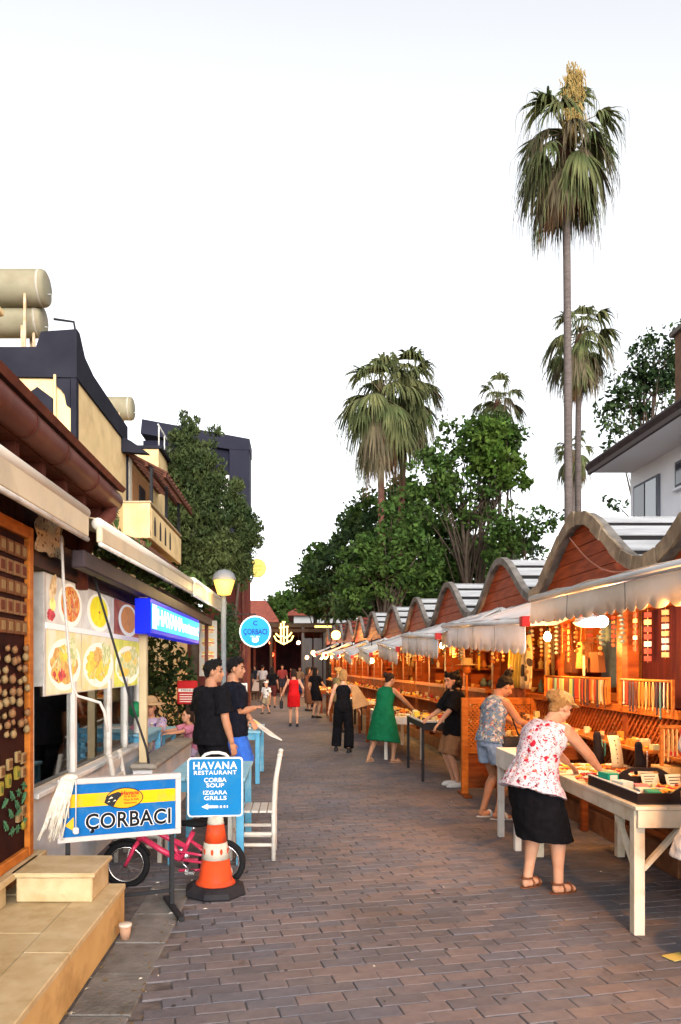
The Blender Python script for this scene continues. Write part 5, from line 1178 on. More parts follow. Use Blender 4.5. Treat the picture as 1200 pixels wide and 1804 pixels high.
b = MB(); b.tube([(0, 0, .1), (0, 0, .5)], .004, 5); b.build('string', M_dark, t)
for i, (x, y, z, c_) in enumerate(((-2.0, 8.75, .80, 'white salt shaker on the terrace table'), (-1.9, 9.2, .80, 'small water bottle on the terrace table'))):
    b = MB(); b.lathe([(.022, 0), (.026, .02), (.026, .09), (.012, .13), (.012, .16), (.001, .165)], c=(x, y, z), seg=12); o = b.build('bottle', [M_whitep, mat('water_bottle', (.5, .6, .66), .2)][i]); tag(o, c_, 'bottle')
# ---------------------------------------------------------------- pink child's bicycle, front to the left
t = thing('child_bicycle', 'pink child bicycle standing behind the blue board sign', 'bicycle', (-1.0, 5.9, 0), R(4))
pk = mat('pink_paint', (.46, .03, .08), .3, (.40, .025, .07), scale=5, coat=.4); rub = mat('tyre_rubber', (.010, .010, .011), .8); chm = mat('chrome', (.5, .5, .5), .25, metal=1.)
def wheel(x, r):
    w = MB(); n = 28
    w.tube([(x + r * math.cos(6.2832 * i / n), 0, r + .004 + r * math.sin(6.2832 * i / n)) for i in range(n + 1)], .026, 8, cap=False); wo = w.build('wheel', rub, t)
    b = MB(); b.tube([(x + (r - .028) * math.cos(6.2832 * i / n), 0, r + .004 + (r - .028) * math.sin(6.2832 * i / n)) for i in range(n + 1)], .009, 6, cap=False); b.build('rim', chm, wo)
    b = MB()
    for i in range(14): a = 6.2832 * i / 14; b.tube([(x, .02 * (-1) ** i, r + .004), (x + (r - .03) * math.cos(a), 0, r + .004 + (r - .03) * math.sin(a))], .0018, 3, smooth=False)
    b.tube([(x, -.04, r + .004), (x, .04, r + .004)], .018, 8); b.build('spokes', chm, wo)
wr = .165
wheel(-.37, wr); wheel(.39, wr)
b = MB(); hd_, ht = Vector((-.27, 0, .36)), Vector((-.235, 0, .50)); bb = Vector((.06, 0, .20)); stt = Vector((.16, 0, .42))
b.tube([hd_, ht], .024, 10); b.tube([hd_ + Vector((.01, 0, .03)), Vector((-.08, 0, .27)), bb], .024, 10); b.tube([ht - Vector((0, 0, .02)), Vector((-.05, 0, .38)), Vector((.11, 0, .30))], .022, 10); b.tube([bb, stt], .02, 10); b.tube([Vector((.0, 0, .33)), bb], .018, 8)
for s_ in (-1, 1): b.tube([bb, (.2, s_ * .03, .185), (.39, s_ * .045, wr + .004)], .012, 7); b.tube([(.13, 0, .36), (.22, s_ * .035, .29), (.39, s_ * .045, wr + .004)], .010, 7)
b.build('frame', pk, t)
b = MB()
for s_ in (-1, 1): b.tube([hd_ + Vector((0, s_ * .02, -.01)), (-.30, s_ * .045, .31), (-.37, s_ * .05, wr + .004)], [.018, .018, .014], 8)
b.build('fork', pk, t)
b = MB(); b.tube([ht, (-.22, 0, .56)], .013, 8); b.tube([(-.16, -.24, .66), (-.2, -.2, .62), (-.22, -.05, .565), (-.22, .05, .565), (-.2, .2, .62), (-.16, .24, .66)], .011, 8); b.build('handlebar', chm, t)
for s_ in (-1, 1): b = MB(); b.tube([(-.17, s_ * .23, .65), (-.13, s_ * .29, .68)], .016, 8); b.build('grip', pk, t)
b = MB(); b.tube([stt, (.17, 0, .47)], .012, 8); b.build('seat_post', chm, t)
b = MB(); b.ball((.19, 0, .49), (.13, .075, .03), 14, 8); b.ball((.09, 0, .49), (.08, .03, .025), 10, 6); b.build('saddle', rub, t)
b = MB(); Mx = Matrix.Translation(bb) @ Matrix.Rotation(R(90), 4, 'X'); b.lathe([(.075, -.05), (.08, -.045), (.075, -.04), (.02, -.04)], seg=18, M=Mx); b.tube([bb + Vector((0, -.05, 0)), bb + Vector((.08, -.06, -.07))], .008, 6); b.box(.1, .18, -.13, -.06, .11, .135, .004); b.build('crank', chm, t)
b = MB(); b.tube([(.05, -.045, .275), (.39, -.045, .215), (.39, -.045, .125), (.05, -.045, .125)], .012, 6); b.build('chain_guard', pk, t)
b = MB(); n = 10; b.tube([(-.37 + (wr + .035) * math.cos(R(20 + 110 * i / n)), 0, wr + .004 + (wr + .035) * math.sin(R(20 + 110 * i / n))) for i in range(n + 1)], .028, 6, flat=.3); b.build('mudguard', rub, t)
for s_ in (-1, 1):
    w = MB(); Mx = Matrix.Translation((.42, s_ * .14, .055)) @ Matrix.Rotation(R(90), 4, 'X'); w.lathe([(.001, -.012), (.05, -.012), (.055, 0), (.05, .012), (.001, .012)], seg=16, M=Mx); w.tube([(.42, s_ * .13, .055), (.39, s_ * .06, .165)], .008, 5); w.build('training_wheel', M_whitep, t)
# ---------------------------------------------------------------- far end: pergola restaurant across the street
t = thing('pergola_restaurant', 'dark pergola restaurant with wide flat roof at the end of the street', 'restaurant', (-.5, 46, 0))
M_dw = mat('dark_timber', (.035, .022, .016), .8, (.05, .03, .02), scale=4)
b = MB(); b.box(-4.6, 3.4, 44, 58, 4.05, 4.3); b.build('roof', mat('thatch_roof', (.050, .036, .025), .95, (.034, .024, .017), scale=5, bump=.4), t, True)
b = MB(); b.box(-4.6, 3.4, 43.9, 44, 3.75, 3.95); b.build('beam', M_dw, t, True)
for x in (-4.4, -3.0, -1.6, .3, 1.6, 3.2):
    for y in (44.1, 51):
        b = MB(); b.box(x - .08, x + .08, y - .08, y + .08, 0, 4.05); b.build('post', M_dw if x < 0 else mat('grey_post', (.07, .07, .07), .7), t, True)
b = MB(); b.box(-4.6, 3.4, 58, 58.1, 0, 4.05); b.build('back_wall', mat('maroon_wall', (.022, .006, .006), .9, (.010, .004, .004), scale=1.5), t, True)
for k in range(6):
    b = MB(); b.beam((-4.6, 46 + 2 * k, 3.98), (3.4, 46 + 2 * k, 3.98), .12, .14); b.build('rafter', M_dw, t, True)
for x0 in (.35, .95):
    b = MB(); b.box(x0, x0 + .5, 44.05, 44.12, 1.0, 3.4); b.build('glass_panel', mat('grey_pane', (.05, .05, .055), .3), t, True)
b = MB(); b.box(1.0, 2.0, 43.85, 43.92, 4.02, 4.14); b.build('lit_strip', mat('lit_strip', (1, .75, .2), .5, emit=.6), t, True)
# anchor-like neon
t = thing('neon_emblem', 'yellow glowing emblem sign hanging under the pergola roof', 'sign', P(500, 1118, 43.5))
s_ = 43.5 / F; b = MB()
for pts in ([(0, 22), (0, -16)], [(-8, 12), (8, 14)], [(-5, -16), (-5, 20)], [(6, -15), (6, 12)], [(-17, -2), (-13, -10), (0, -17), (13, -10), (17, -2)], [(-14, 2), (-8, -4), (0, -2)], [(14, 4), (9, -3), (0, -6)], [(-3, 22), (3, 22)]):
    b.tube([(x * s_, 0, z * s_) for x, z in pts], .05, 6)
b.build('neon_tube', mat('neon_yellow', (1, .66, .18), .5, emit=1.4), t)
# lamps of the far restaurants
def far_lamp(label, u, v, Y, r, col, e, pw):
    t = thing('hanging_lamp', label, 'lamp', P(u, v, Y), 0, 'lamps of the far restaurants'); r *= .8; b = MB(); b.ball((0, 0, 0), r, 10, 7); b.build('globe', mat('globe_%d_%d' % (u, v), col, .4, emit=e * .38), t); b = MB(); b.tube([(0, 0, r), (0, 0, r + .5)], .012, 5); b.build('cord', M_dark, t)
    if pw: bulb_light(t, (0, -.1, -r - .15), pw, col, .1)
far_lamp('red lamp glowing deep in the far restaurant', 480, 1153, 50, .17, (1, .10, .04), 3.5, 50)
far_lamp('small red lamp left of the emblem sign', 476, 1132, 48, .13, (1, .22, .10), 3, 20)
far_lamp('orange lamp over the far left tables', 417, 1134, 40, .20, (1, .52, .14), 3.5, 45)
far_lamp('second orange lamp below the round blue sign', 428, 1132, 42, .15, (1, .60, .22), 3.5, 30)
far_lamp('pink white lamp where the stall row ends', 526, 1132, 40, .14, (1, .55, .42), 3.5, 25)
far_lamp('warm lamp under the farthest awnings', 541, 1158, 38, .13, (1, .66, .3), 3.5, 25)
far_lamp('large warm lamp under the far white awnings', 573, 1155, 27, .16, (1, .66, .22), 4, 30)
far_lamp('long warm lamp above the blond vendor', 655, 1164, 18.5, .09, (1, .70, .25), 5, 20)
far_lamp('warm lamp among the far awnings nearest the street', 552, 1150, 33, .14, (1, .62, .22), 4, 25)
# far left cafe front, lit orange
t = thing('far_cafe', 'far cafe front with orange lit doorway beneath the round blue sign', 'cafe', (-4, 37, 0))
b = MB(); b.box(-8, -3.35, 36, 44, 0, 3.4); b.build('wall', M_rb, t, True)
b = MB(); b.box(-3.349, -3.30, 37.2, 40.5, 0, 2.9); b.build('doorway', M_woodo, t, True)
b = MB(); b.box(-3.6, -2.9, 36, 42, 2.95, 3.1); b.build('canopy', M_dw, t, True)
# far tables and chairs
def far_table(x, y, i):
    t = thing('cafe_table', 'small pale cafe table in the far seating, %s' % ['nearest the street', 'second from the street', 'third from the street', 'below the red lamp', 'below the emblem sign', 'at the very back'][i], 'table', (x, y, 0), 0, 'far cafe tables')
    b = MB(); b.lathe([(.001, .72), (.42, .72), (.42, .75), (.001, .75)], seg=14, smooth=False); b.build('top', mat('pale_top', (.42, .37, .32), .6), t)
    b = MB(); b.lathe([(.25, 0), (.25, .03), (.03, .06), (.03, .72)], seg=10); b.build('pedestal', M_dark, t)
    for k, a in enumerate((.4, 2.0, 3.6, 5.2)):
        c = thing('cafe_chair', 'dark cafe chair with pale cushion around a small far table', 'chair', (x + .72 * math.cos(a), y + .72 * math.sin(a), 0), a + math.pi, 'far cafe chairs')
        b = MB(); b.box(-.2, .2, -.2, .2, .42, .46, .01); b.build('seat', M_dw, c); b = MB(); b.box(-.21, -.17, -.2, .2, .46, .9, .01); b.build('backrest', mat('pale_back', (.30, .26, .24), .8) if k % 2 else M_dw, c)
        for sx in (-.17, .17):
            for sy in (-.17, .17): b = MB(); b.box(sx - .015, sx + .015, sy - .015, sy + .015, 0, .42); b.build('leg', M_dw, c)
for i, (x, y) in enumerate(((-2.6, 38.5), (-3.1, 41.5), (-2.2, 44.8), (-1.5, 48.5), (.6, 47), (-3.6, 50))): far_table(x, y, i)
t = thing('brown_sofa', 'long dark red sofa at the far end of the street', 'sofa', (-.1, 45, 0))
b = MB(); b.box(-1.2, 1.2, -.35, .35, .12, .45, .04); b.build('seat', mat('sofa_red', (.06, .016, .014), .8), t); b = MB(); b.box(-1.2, 1.2, .2, .42, .45, .95, .04); b.build('backrest', _mats['sofa_red'], t)
for s_ in (-1, 1): b = MB(); b.box(s_ * 1.2 - .08, s_ * 1.2 + .08, -.35, .42, .12, .68, .03); b.build('armrest', _mats['sofa_red'], t)
# ---------------------------------------------------------------- tables and goods in front of the stalls
M_tw = mat('white_table_paint', (.58, .53, .43), .5, (.50, .44, .34), scale=6, bump=.06, wear=(.38, .30, .2), wscale=5)
def braced_table(label, x0, x1, y0, y1, z, m, brace=True, leg=.035, group='selling tables', topm=None):
    t = thing('selling_table', label, 'table', ((x0 + x1) / 2, (y0 + y1) / 2, 0), 0, group)
    n = max(2, int((x1 - x0) / .2))
    for k in range(n):
        b = MB(); b.box(x0 + (x1 - x0) * k / n + .001, x0 + (x1 - x0) * (k + 1) / n - .001, y0, y1, z - .025, z, .003); b.build('top_board', topm or m, t, True)
    for y in (y0 + .02, y1 - .02):
        b = MB(); b.box(x0 + .02, x1 - .02, y - .014, y + .014, z - .14, z - .026, .003); b.build('apron', m, t, True)
    for x in (x0 + .03, x1 - .03):
        b = MB(); b.box(x - .014, x + .014, y0 + .036, y1 - .036, z - .12, z - .026, .003); b.build('apron', m, t, True)
    for x in (x0 + leg + .01, x1 - leg - .01):
        for y in (y0 + leg + .04, y1 - leg - .04):
            b = MB(); b.box(x - leg, x + leg, y - leg, y + leg, 0, z - .026, .004); b.build('leg', m, t, True)
            if brace:
                sx = 1 if x < (x0 + x1) / 2 else -1; sy = 1 if y < (y0 + y1) / 2 else -1
                b = MB(); b.beam((x + sx * leg, y, z - .42), (x + sx * .30, y, z - .13), .035, .03); b.build('brace', m, t, True)
                b = MB(); b.beam((x, y + sy * leg, z - .42), (x, y + sy * .30, z - .13), .035, .03); b.build('brace', m, t, True)
    return t
ZT0 = .845
braced_table('cream painted jewellery table with diagonal braces nearest the camera', 2.17, 3.0, 4.74, 6.85, ZT0, M_tw)
braced_table('black metal legged table beside the curly haired shopper', 1.86, 2.62, 11.1, 12.7, .92, M_dark, False, .02, topm=M_whitep)
braced_table('white table in front of the green dress', 1.60, 2.35, 13.7, 16.4, .80, M_white, False, .03)
braced_table('brown wooden table behind the woman with hair up', 2.50, 3.08, 7.75, 9.4, .90, M_wood, False)
braced_table('dark legged table by the blond vendor', 1.15, 1.75, 19.9, 22.2, .88, M_dark, False, .03, topm=M_white)
braced_table('narrow brown table by the woman with the tan bag', 1.55, 2.1, 16.8, 19.2, .86, M_wood, False)
braced_table('far brown table under the last but two awnings', .98, 1.5, 23, 26, .86, M_wood, False)
braced_table('farthest brown table of the stall row', .82, 1.3, 27, 31, .86, M_wood, False)
# white drawer cabinet
t = thing('drawer_cabinet', 'white drawer cabinet beside the floral top woman', 'cabinet', (2.3, 7.2, 0))
b = MB(); b.box(2.04, 2.5, 6.95, 7.6, .72, .91, .005); b.build('box', M_white, t, True)
b = MB(); b.box(2.07, 2.47, 6.93, 6.948, .75, .88, .003); dr = b.build('drawer', M_white, t, True)
b = MB(); b.ball((2.27, 6.92, .815), .015, 8, 6); b.build('knob', M_dark, dr, True)
for x in (2.08, 2.46):
    for y in (6.99, 7.56): b = MB(); b.box(x - .03, x + .03, y - .03, y + .03, 0, .72, .004); b.build('leg', M_white, t, True)
# orange lattice screen across the pavement
t = thing('lattice_screen', 'orange wooden lattice screen between the second and third stall', 'screen', (2.7, 9.95, 0))
for x in (2.25, 3.18): b = MB(); b.box(x - .045, x + .045, 9.92, 9.99, .03, 1.32, .005); b.build('post', M_woodo, t, True)
for z in (.62, 1.285): b = MB(); b.box(2.296, 3.134, 9.925, 9.985, z - .055, z + .035, .005); b.build('rail', M_woodo, t, True)
b = MB(); b.box(2.296, 3.134, 9.945, 9.965, .1, .56); b.build('lower_panel', M_wood, t, True)
for x in (2.25, 3.18): b = MB(); b.box(x - .05, x + .05, 9.72, 10.18, 0, .03, .004); b.build('foot', M_wood, t, True)
for i in range(28):
    for s_ in (-1, 1):
        xa = 2.29 - .6 + .055 * i; za, zb = .655, 1.23; x0, x1 = (xa, xa + .575) if s_ > 0 else (xa + .575, xa)
        if x0 < 2.296: za = za + (2.296 - x0) * (zb - za) / (x1 - x0); x0 = 2.296
        elif x0 > 3.134: za = za + (x0 - 3.134) / (x0 - x1) * (zb - za); x0 = 3.134
        if x1 > 3.134: zb = za + (zb - za) * (3.134 - x0) / (x1 - x0); x1 = 3.134
        elif x1 < 2.296: zb = za + (zb - za) * (x0 - 2.296) / (x0 - x1); x1 = 2.296
        if zb - za < .04: continue
        b = MB(); b.beam((x0, 9.955 + .006 * s_, za), (x1, 9.955 + .006 * s_, zb), .020, .010, up=(0, 1, 0)); b.build('lattice_strip', M_woodo, t, True)
# --- goods on the near table
rg = random.Random(77); zt = ZT0
t = thing('black_tray', 'black wooden tray with handle cut-outs at the near end of the jewellery table', 'tray', (2.63, 5.2, zt))
b = MB(); b.box(2.21, 3.05, 4.80, 5.62, zt + .001, zt + .012); b.build('base', M_dark, t, True)
M_tray = mat('tray_black', (.016, .010, .009), .5)
def handle_end(y):
    b = MB(); xs = [2.21, 2.43, 2.48, 2.53, 2.73, 2.78, 2.83, 3.05]; hz = [.075, .075, .11, .13, .13, .11, .075, .075]
    b.prism([(2.21, y, zt + .013)] + [(x, y, zt + z_) for x, z_ in zip(xs[:3], hz[:3])] + [(2.53, y, zt + .13), (2.53, y, zt + .105), (2.51, y, zt + .085), (2.53, y, zt + .065), (2.53, y, zt + .013)], (0, .014, 0))
    b.prism([(2.73, y, zt + .013), (2.73, y, zt + .065), (2.75, y, zt + .085), (2.73, y, zt + .105), (2.73, y, zt + .13), (2.78, y, zt + .11), (2.83, y, zt + .075), (3.05, y, zt + .075), (3.05, y, zt + .013)], (0, .014, 0))
    b.box(2.53, 2.73, y, y + .014, zt + .013, zt + .065); b.box(2.53, 2.73, y, y + .014, zt + .105, zt + .13); b.build('end_board', M_tray, t, True)
handle_end(4.80); handle_end(5.606)
for x in (2.21, 3.036): b = MB(); b.box(x, x + .014, 4.815, 5.605, zt + .013, zt + .075); b.build('side_board', M_tray, t, True)
b = MB(); b.box(2.206, 2.228, 4.80, 5.62, zt + .0755, zt + .082); b.build('white_edge', M_whitep, t, True)
bxs = [((2.28, 5.42), 'teal', 'tall teal box standing in the black tray corner'), ((2.37, 5.05), 'white', 'white box with pink label in the tray'), ((2.37, 4.93), 'teal', 'small teal box at the front of the tray'), ((2.31, 5.25), 'pale', 'pale blue box beside the tall teal box'), ((2.47, 5.30), 'pink', 'pink box lying in the tray')]
cm = {'teal': mat('teal_card', (.01, .22, .15), .5), 'white': mat('white_card', (.55, .52, .46), .6), 'pale': mat('pale_card', (.40, .50, .50), .6), 'pink': mat('pink_card', (.48, .16, .16), .6)}
for i, ((x, y), c, l) in enumerate(bxs):
    t = thing('small_box', l, 'box', (x, y, zt + .0125), rg.uniform(-.4, .4), 'small boxes in the tray'); b = MB(); hh = (.11, .055, .06, .075, .04)[i]; b.box(-.045, .045, -.06, .06, 0, hh, .003); b.build('carton', cm[c], t)
    b = MB(); b.box(-.03, .03, -.0625, -.0605, .01, hh - .012); b.build('label_print', cm['pink' if c == 'white' else 'white'], t)
gm = [mat('trinket_%d' % i, c, .4) for i, c in enumerate(((.62, .42, .05), (.60, .22, .03), (.55, .50, .30), (.35, .03, .03), (.50, .44, .20), (.10, .05, .03)))]
kinds = [('yellow bead packet', 0), ('orange bead packet', 1), ('cream bracelet card', 2), ('red bead string', 3), ('pale gold pendant card', 4)]
for i in range(120):
    n_, c = kinds[rg.randrange(5)]; x, y = rg.uniform(2.46, 2.93), rg.uniform(4.86, 5.58)
    if i > 45: x, y = rg.uniform(2.21, 2.95), rg.uniform(5.68, 6.75)
    o_ = MB(); a = rg.uniform(0, 3.1); s_ = rg.uniform(.025, .055)
    if c in (2, 4): o_.box(-s_, s_, -s_ * .7, s_ * .7, 0, .006, .001); o_.tube([(s_ * .6 * math.cos(q * .7), s_ * .45 * math.sin(q * .7), .009) for q in range(10)], .003, 5)
    else:
        for q in range(5): o_.ball((rg.uniform(-1, 1) * s_, rg.uniform(-1, 1) * s_ * .7, .010), (s_ * .45, s_ * .3, .010), 7, 5)
    o = o_.build('trinket', gm[c]); o.location = (x, y, zt + (.0125 if i <= 45 else .002)); o.rotation_euler.z = a
    tag(o, n_ + (' in the black tray' if i <= 45 else ' spread on the jewellery table beyond the tray'), 'trinket', n_ + 's on the near table')
for i, (x, y, w_) in enumerate(((2.66, 5.55, .07), (2.80, 5.45, .08), (2.90, 5.2, .09), (2.72, 5.75, .06))):
    t = thing('price_card', ['price card propped behind the orange packets', 'price card second from the wooden rack', 'large price card nearest the tray handle', 'small price card beside the pale board'][i], 'price card', (x, y, zt + .012), rg.uniform(-.25, .25), 'price cards'); b = MB(); b.prism([(-w_, 0, 0), (w_, 0, 0), (w_, .03, w_ * 1.1), (-w_, .03, w_ * 1.1)], (0, .003, 0)); b.build('card', mat('card_cream', (.60, .50, .34), .8), t)
    b = MB()
    for k in range(3): b.box(-w_ * .7, w_ * (.2 + .2 * k), -.0015 + .0075 * (k + 1), -.0005 + .0075 * (k + 1), w_ * (.25 + .27 * k), w_ * (.33 + .27 * k))
    b.build('writing', M_dark, t)
def bust(label, x, y, z, h_, beads, bm):
    t = thing('necklace_bust', label, 'display bust', (x, y, z), R(-100), 'black necklace busts'); b = MB(); X_, Y_ = Vector((1, 0, 0)), Vector((0, 1, 0)); s_ = h_ / .3
    loft(b, [(Vector((0, 0, 0)), .075 * s_, .05 * s_, X_, Y_), (Vector((0, -.005, .05 * s_)), .085 * s_, .05 * s_, X_, Y_), (Vector((0, 0, .14 * s_)), .095 * s_, .042 * s_, X_, Y_), (Vector((0, -.01, .19 * s_)), .05 * s_, .035 * s_, X_, Y_), (Vector((0, -.015, .27 * s_)), .045 * s_, .033 * s_, X_, Y_), (Vector((0, -.015, .30 * s_)), .032 * s_, .025 * s_, X_, Y_)]); b.build('bust', mat('black_velvet', (.010, .008, .010), .95), t)
    for k in range(beads):
        b = MB(); n = 18
        for i in range(n + 1):
            a = math.pi * i / n; b.ball(((.055 + .012 * k) * math.cos(a) * s_, (.040 + .008 * math.sin(a)) * s_, (.22 - (.10 + .035 * k) * math.sin(a)) * s_), .0065 * s_, 6, 4)
        b.build('necklace', bm, t)
def loft(b, secs, n=16):
    vs = []; fs = []
    for c, rx, ry, ax, ay in secs:
        for k in range(n): a = 2 * math.pi * k / n; vs.append(c + ax * (rx * math.cos(a)) + ay * (ry * math.sin(a)))
    m = len(secs)
    for i in range(m - 1):
        for k in range(n): fs.append((i * n + k, i * n + (k + 1) % n, (i + 1) * n + (k + 1) % n, (i + 1) * n + k))
    fs += [tuple(range(n))[::-1], tuple((m - 1) * n + k for k in range(n))]; b.add(vs, fs, True)
bust('black velvet bust with turquoise necklaces on the jewellery table', 2.74, 6.72, zt + .002, .30, 2, mat('turquoise', (.12, .42, .34), .4))
bust('black velvet bust with silver charms nearer the wooden rack', 2.84, 6.12, zt + .002, .27, 3, mat('silver', (.5, .48, .45), .3, metal=.8))
t = thing('display_ramp', 'tall cream display ramp between the two black busts', 'display stand', (2.78, 6.42, zt)); b = MB()
b.sheet([[(x, .0 + .10 * q * q, .02 + .27 * q) for x in (-.05, .05)] for q in np.linspace(0, 1, 8)], (0, -.008, 0)); b.build('ramp', mat('cream_ramp', (.52, .42, .25), .8), t)
b = MB(); b.box(-.09, .09, -.04, .14, 0, .02, .003); b.build('base', M_wood, t)
for k in range(6): b = MB(); q = .15 + .14 * k; b.ball((0, .10 * q * q - .012, .02 + .27 * q), .006, 6, 4); b.build('pendant', M_dark, t)
t = thing('wooden_rack', 'wooden rack hung with necklaces on the jewellery table', 'rack', (2.92, 5.72, zt))
for x in (-.1, .1): b = MB(); b.box(x - .012, x + .012, -.012, .012, 0, .42, .003); b.build('upright', M_woodo, t)
b = MB(); b.box(-.12, .12, -.012, .012, .4205, .445, .003); b.build('cross_bar', M_woodo, t)
b = MB(); b.box(-.14, .14, -.10, .10, 0, .13, .005); b.build('box', mat('light_wood', (.45, .28, .10), .6, (.38, .22, .08), scale=5, stretch=(6, 6, 1)), t)
nm = [mat('beads_%d' % i, c, .4) for i, c in enumerate(((.35, .05, .03), (.50, .32, .12), (.12, .05, .03), (.10, .22, .20), (.45, .42, .35), (.40, .16, .03), (.05, .04, .05)))]
def neck_mesh(l, w_, m, seed):
    q = random.Random(seed); b = MB(); b.tube([(0, -w_ * math.sin(a), -l * (.5 - .5 * math.cos(a)) * (1 if math.cos(a) > -2 else 1)) for a in np.linspace(0, 2 * math.pi, 15)], .006, 5); b.ball((0, 0, -l - .01), (.011, .011, .016), 6, 5); return b.mesh('necklace', m)
nme = [neck_mesh(.20 + .03 * (i % 4), .010 + .003 * (i % 3), nm[i], i) for i in range(7)]
def necklaces(label, group, a, c, n, parentless=True):
    a, c = Vector(a), Vector(c)
    for i in range(n): o = link('necklace', nme[rg.randrange(7)], None, Matrix.Translation(a.lerp(c, (i + .5) / n)) @ Matrix.Rotation(rg.uniform(-.3, .3), 4, 'Z')); tag(o, label, 'necklace', group)
def rack(label, a, c, h_):
    a, c = Vector(a), Vector(c); t = thing('necklace_rack', label, 'rack', tuple((a + c) / 2 - Vector((0, 0, h_))), 0, 'necklace racks')
    b = MB(); b.tube([a, c], .012, 8); b.build('bar', M_woodo, t, True)
    for p in (a, c): b = MB(); b.box(p.x - .012, p.x + .012, p.y - .012, p.y + .012, p.z - h_, p.z + .015, .002); b.build('upright', M_woodo, t, True)
rack('long necklace rack on the counter behind the floral top woman', (3.10, 7.35, 1.62), (3.10, 9.25, 1.62), .25)
necklaces('bead necklace hanging in the dense row behind the floral top woman', 'necklaces on the long rack', (3.10, 7.4, 1.607), (3.10, 9.2, 1.607), 44)
rack('short necklace rack on the nearest counter', (3.10, 6.1, 1.62), (3.10, 7.1, 1.62), .25)
necklaces('bead necklace hanging in the sparse row on the nearest counter', 'necklaces on the short rack', (3.10, 6.15, 1.607), (3.10, 7.05, 1.607), 14)
necklaces('necklace hanging on the wooden table rack', 'necklaces on the table rack', (2.82, 5.72, zt + .415), (3.02, 5.72, zt + .415), 6)
# yellow paper on the pavers
b = MB(); b.box(-.07, .07, -.045, .045, 0, .004); o = b.build('yellow_leaflet', mat('yellow_paper', (.42, .34, .10), .8)); o.location = G(1192, 1688) + Vector((0, 0, .006)); o.rotation_euler.z = .4; tag(o, 'yellow leaflet lying on the pavers near the table leg', 'leaflet')
# --- goods in the stalls
gk = {'pot': [(.04, 0), (.065, .05), (.06, .10), (.035, .14), (.045, .17)], 'bowl': [(.03, 0), (.04, .01), (.085, .07), (.08, .07)], 'bottle': [(.035, 0), (.04, .02), (.04, .12), (.014, .17), (.014, .22)], 'lantern': [(.05, 0), (.05, .02), (.035, .04), (.05, .12), (.02, .17), (.01, .22)]}
gcol = [mat('goods_%d' % i, c, .5, tuple(x * .7 for x in c), scale=20) for i, c in enumerate(((.40, .16, .05), (.55, .38, .14), (.18, .07, .03), (.50, .46, .38), (.30, .05, .03), (.10, .16, .18), (.45, .26, .06)))]
gme = {}
for k_, pr in gk.items():
    for i in range(7): b = MB(); b.lathe(pr + [(.001, pr[-1][1])], seg=10); gme[k_, i] = b.mesh(k_, gcol[i])
for i in range(7): b = MB(); b.box(-.06, .06, -.07, .07, 0, .05 + .02 * (i % 4), .004); gme['carton', i] = b.mesh('carton', gcol[i])
scarf = []
for i in range(10):
    q = random.Random(i); b = MB(); w_ = q.uniform(.08, .16); l = q.uniform(.45, .85); ph = q.random() * 6
    b.sheet([[(.018 * math.sin(y * 40 + ph + z * 2), y, -z) for y in np.linspace(-w_, w_, 11)] for z in np.linspace(0, l, 8)], (.004, 0, 0)); scarf.append(b.mesh('hanging_cloth', gcol[i % 7] if i < 7 else [spotted('cloth_print_a', (.50, .40, .22), [((.08, .06, .04), 12, .34)]), spotted('cloth_print_b', (.35, .10, .06), [((.5, .4, .2), 14, .28)]), mat('yellow_cloth', (.58, .40, .05), .8)][i - 7]))
def garment(m):
    b = MB(); n = 9
    outline = [(-.14, 0), (-.24, -.10), (-.20, -.19), (-.145, -.16), (-.155, -.55), (.155, -.55), (.145, -.16), (.20, -.19), (.24, -.10), (.14, 0), (.05, -.04), (-.05, -.04)]
    b.prism([(0, y, z) for y, z in outline], (.02, 0, 0)); return b.mesh('shirt_on_hanger', m)
gar = [garment(m) for m in (gcol[1], gcol[3], gcol[5], spotted('shirt_print', (.42, .36, .28), [((.12, .04, .03), 9, .3)]))]
strm = []
for i in range(8):
    q = random.Random(400 + i); b = MB(); b.tube([(0, 0, 0), (0, 0, -.42)], .003, 4)
    for j in range(7):
        z = -.06 - .055 * j; b.cur = q.randrange(3)
        if i % 3 == 0: b.ball((q.uniform(-.02, .02), 0, z), (.024, .024, .022), 7, 5)
        elif i % 3 == 1: b.box(-.03, .03, -.006, .006, z - .02, z + .02, .002)
        else: b.lathe([(.001, -.02), (.03, -.01), (.012, .02), (.001, .022)], c=(q.uniform(-.015, .015), 0, z), seg=7)
    strm.append(b.mesh('trinket_string', [gcol[i % 7], gcol[(i + 3) % 7], gcol[(i * 2 + 1) % 7]]))
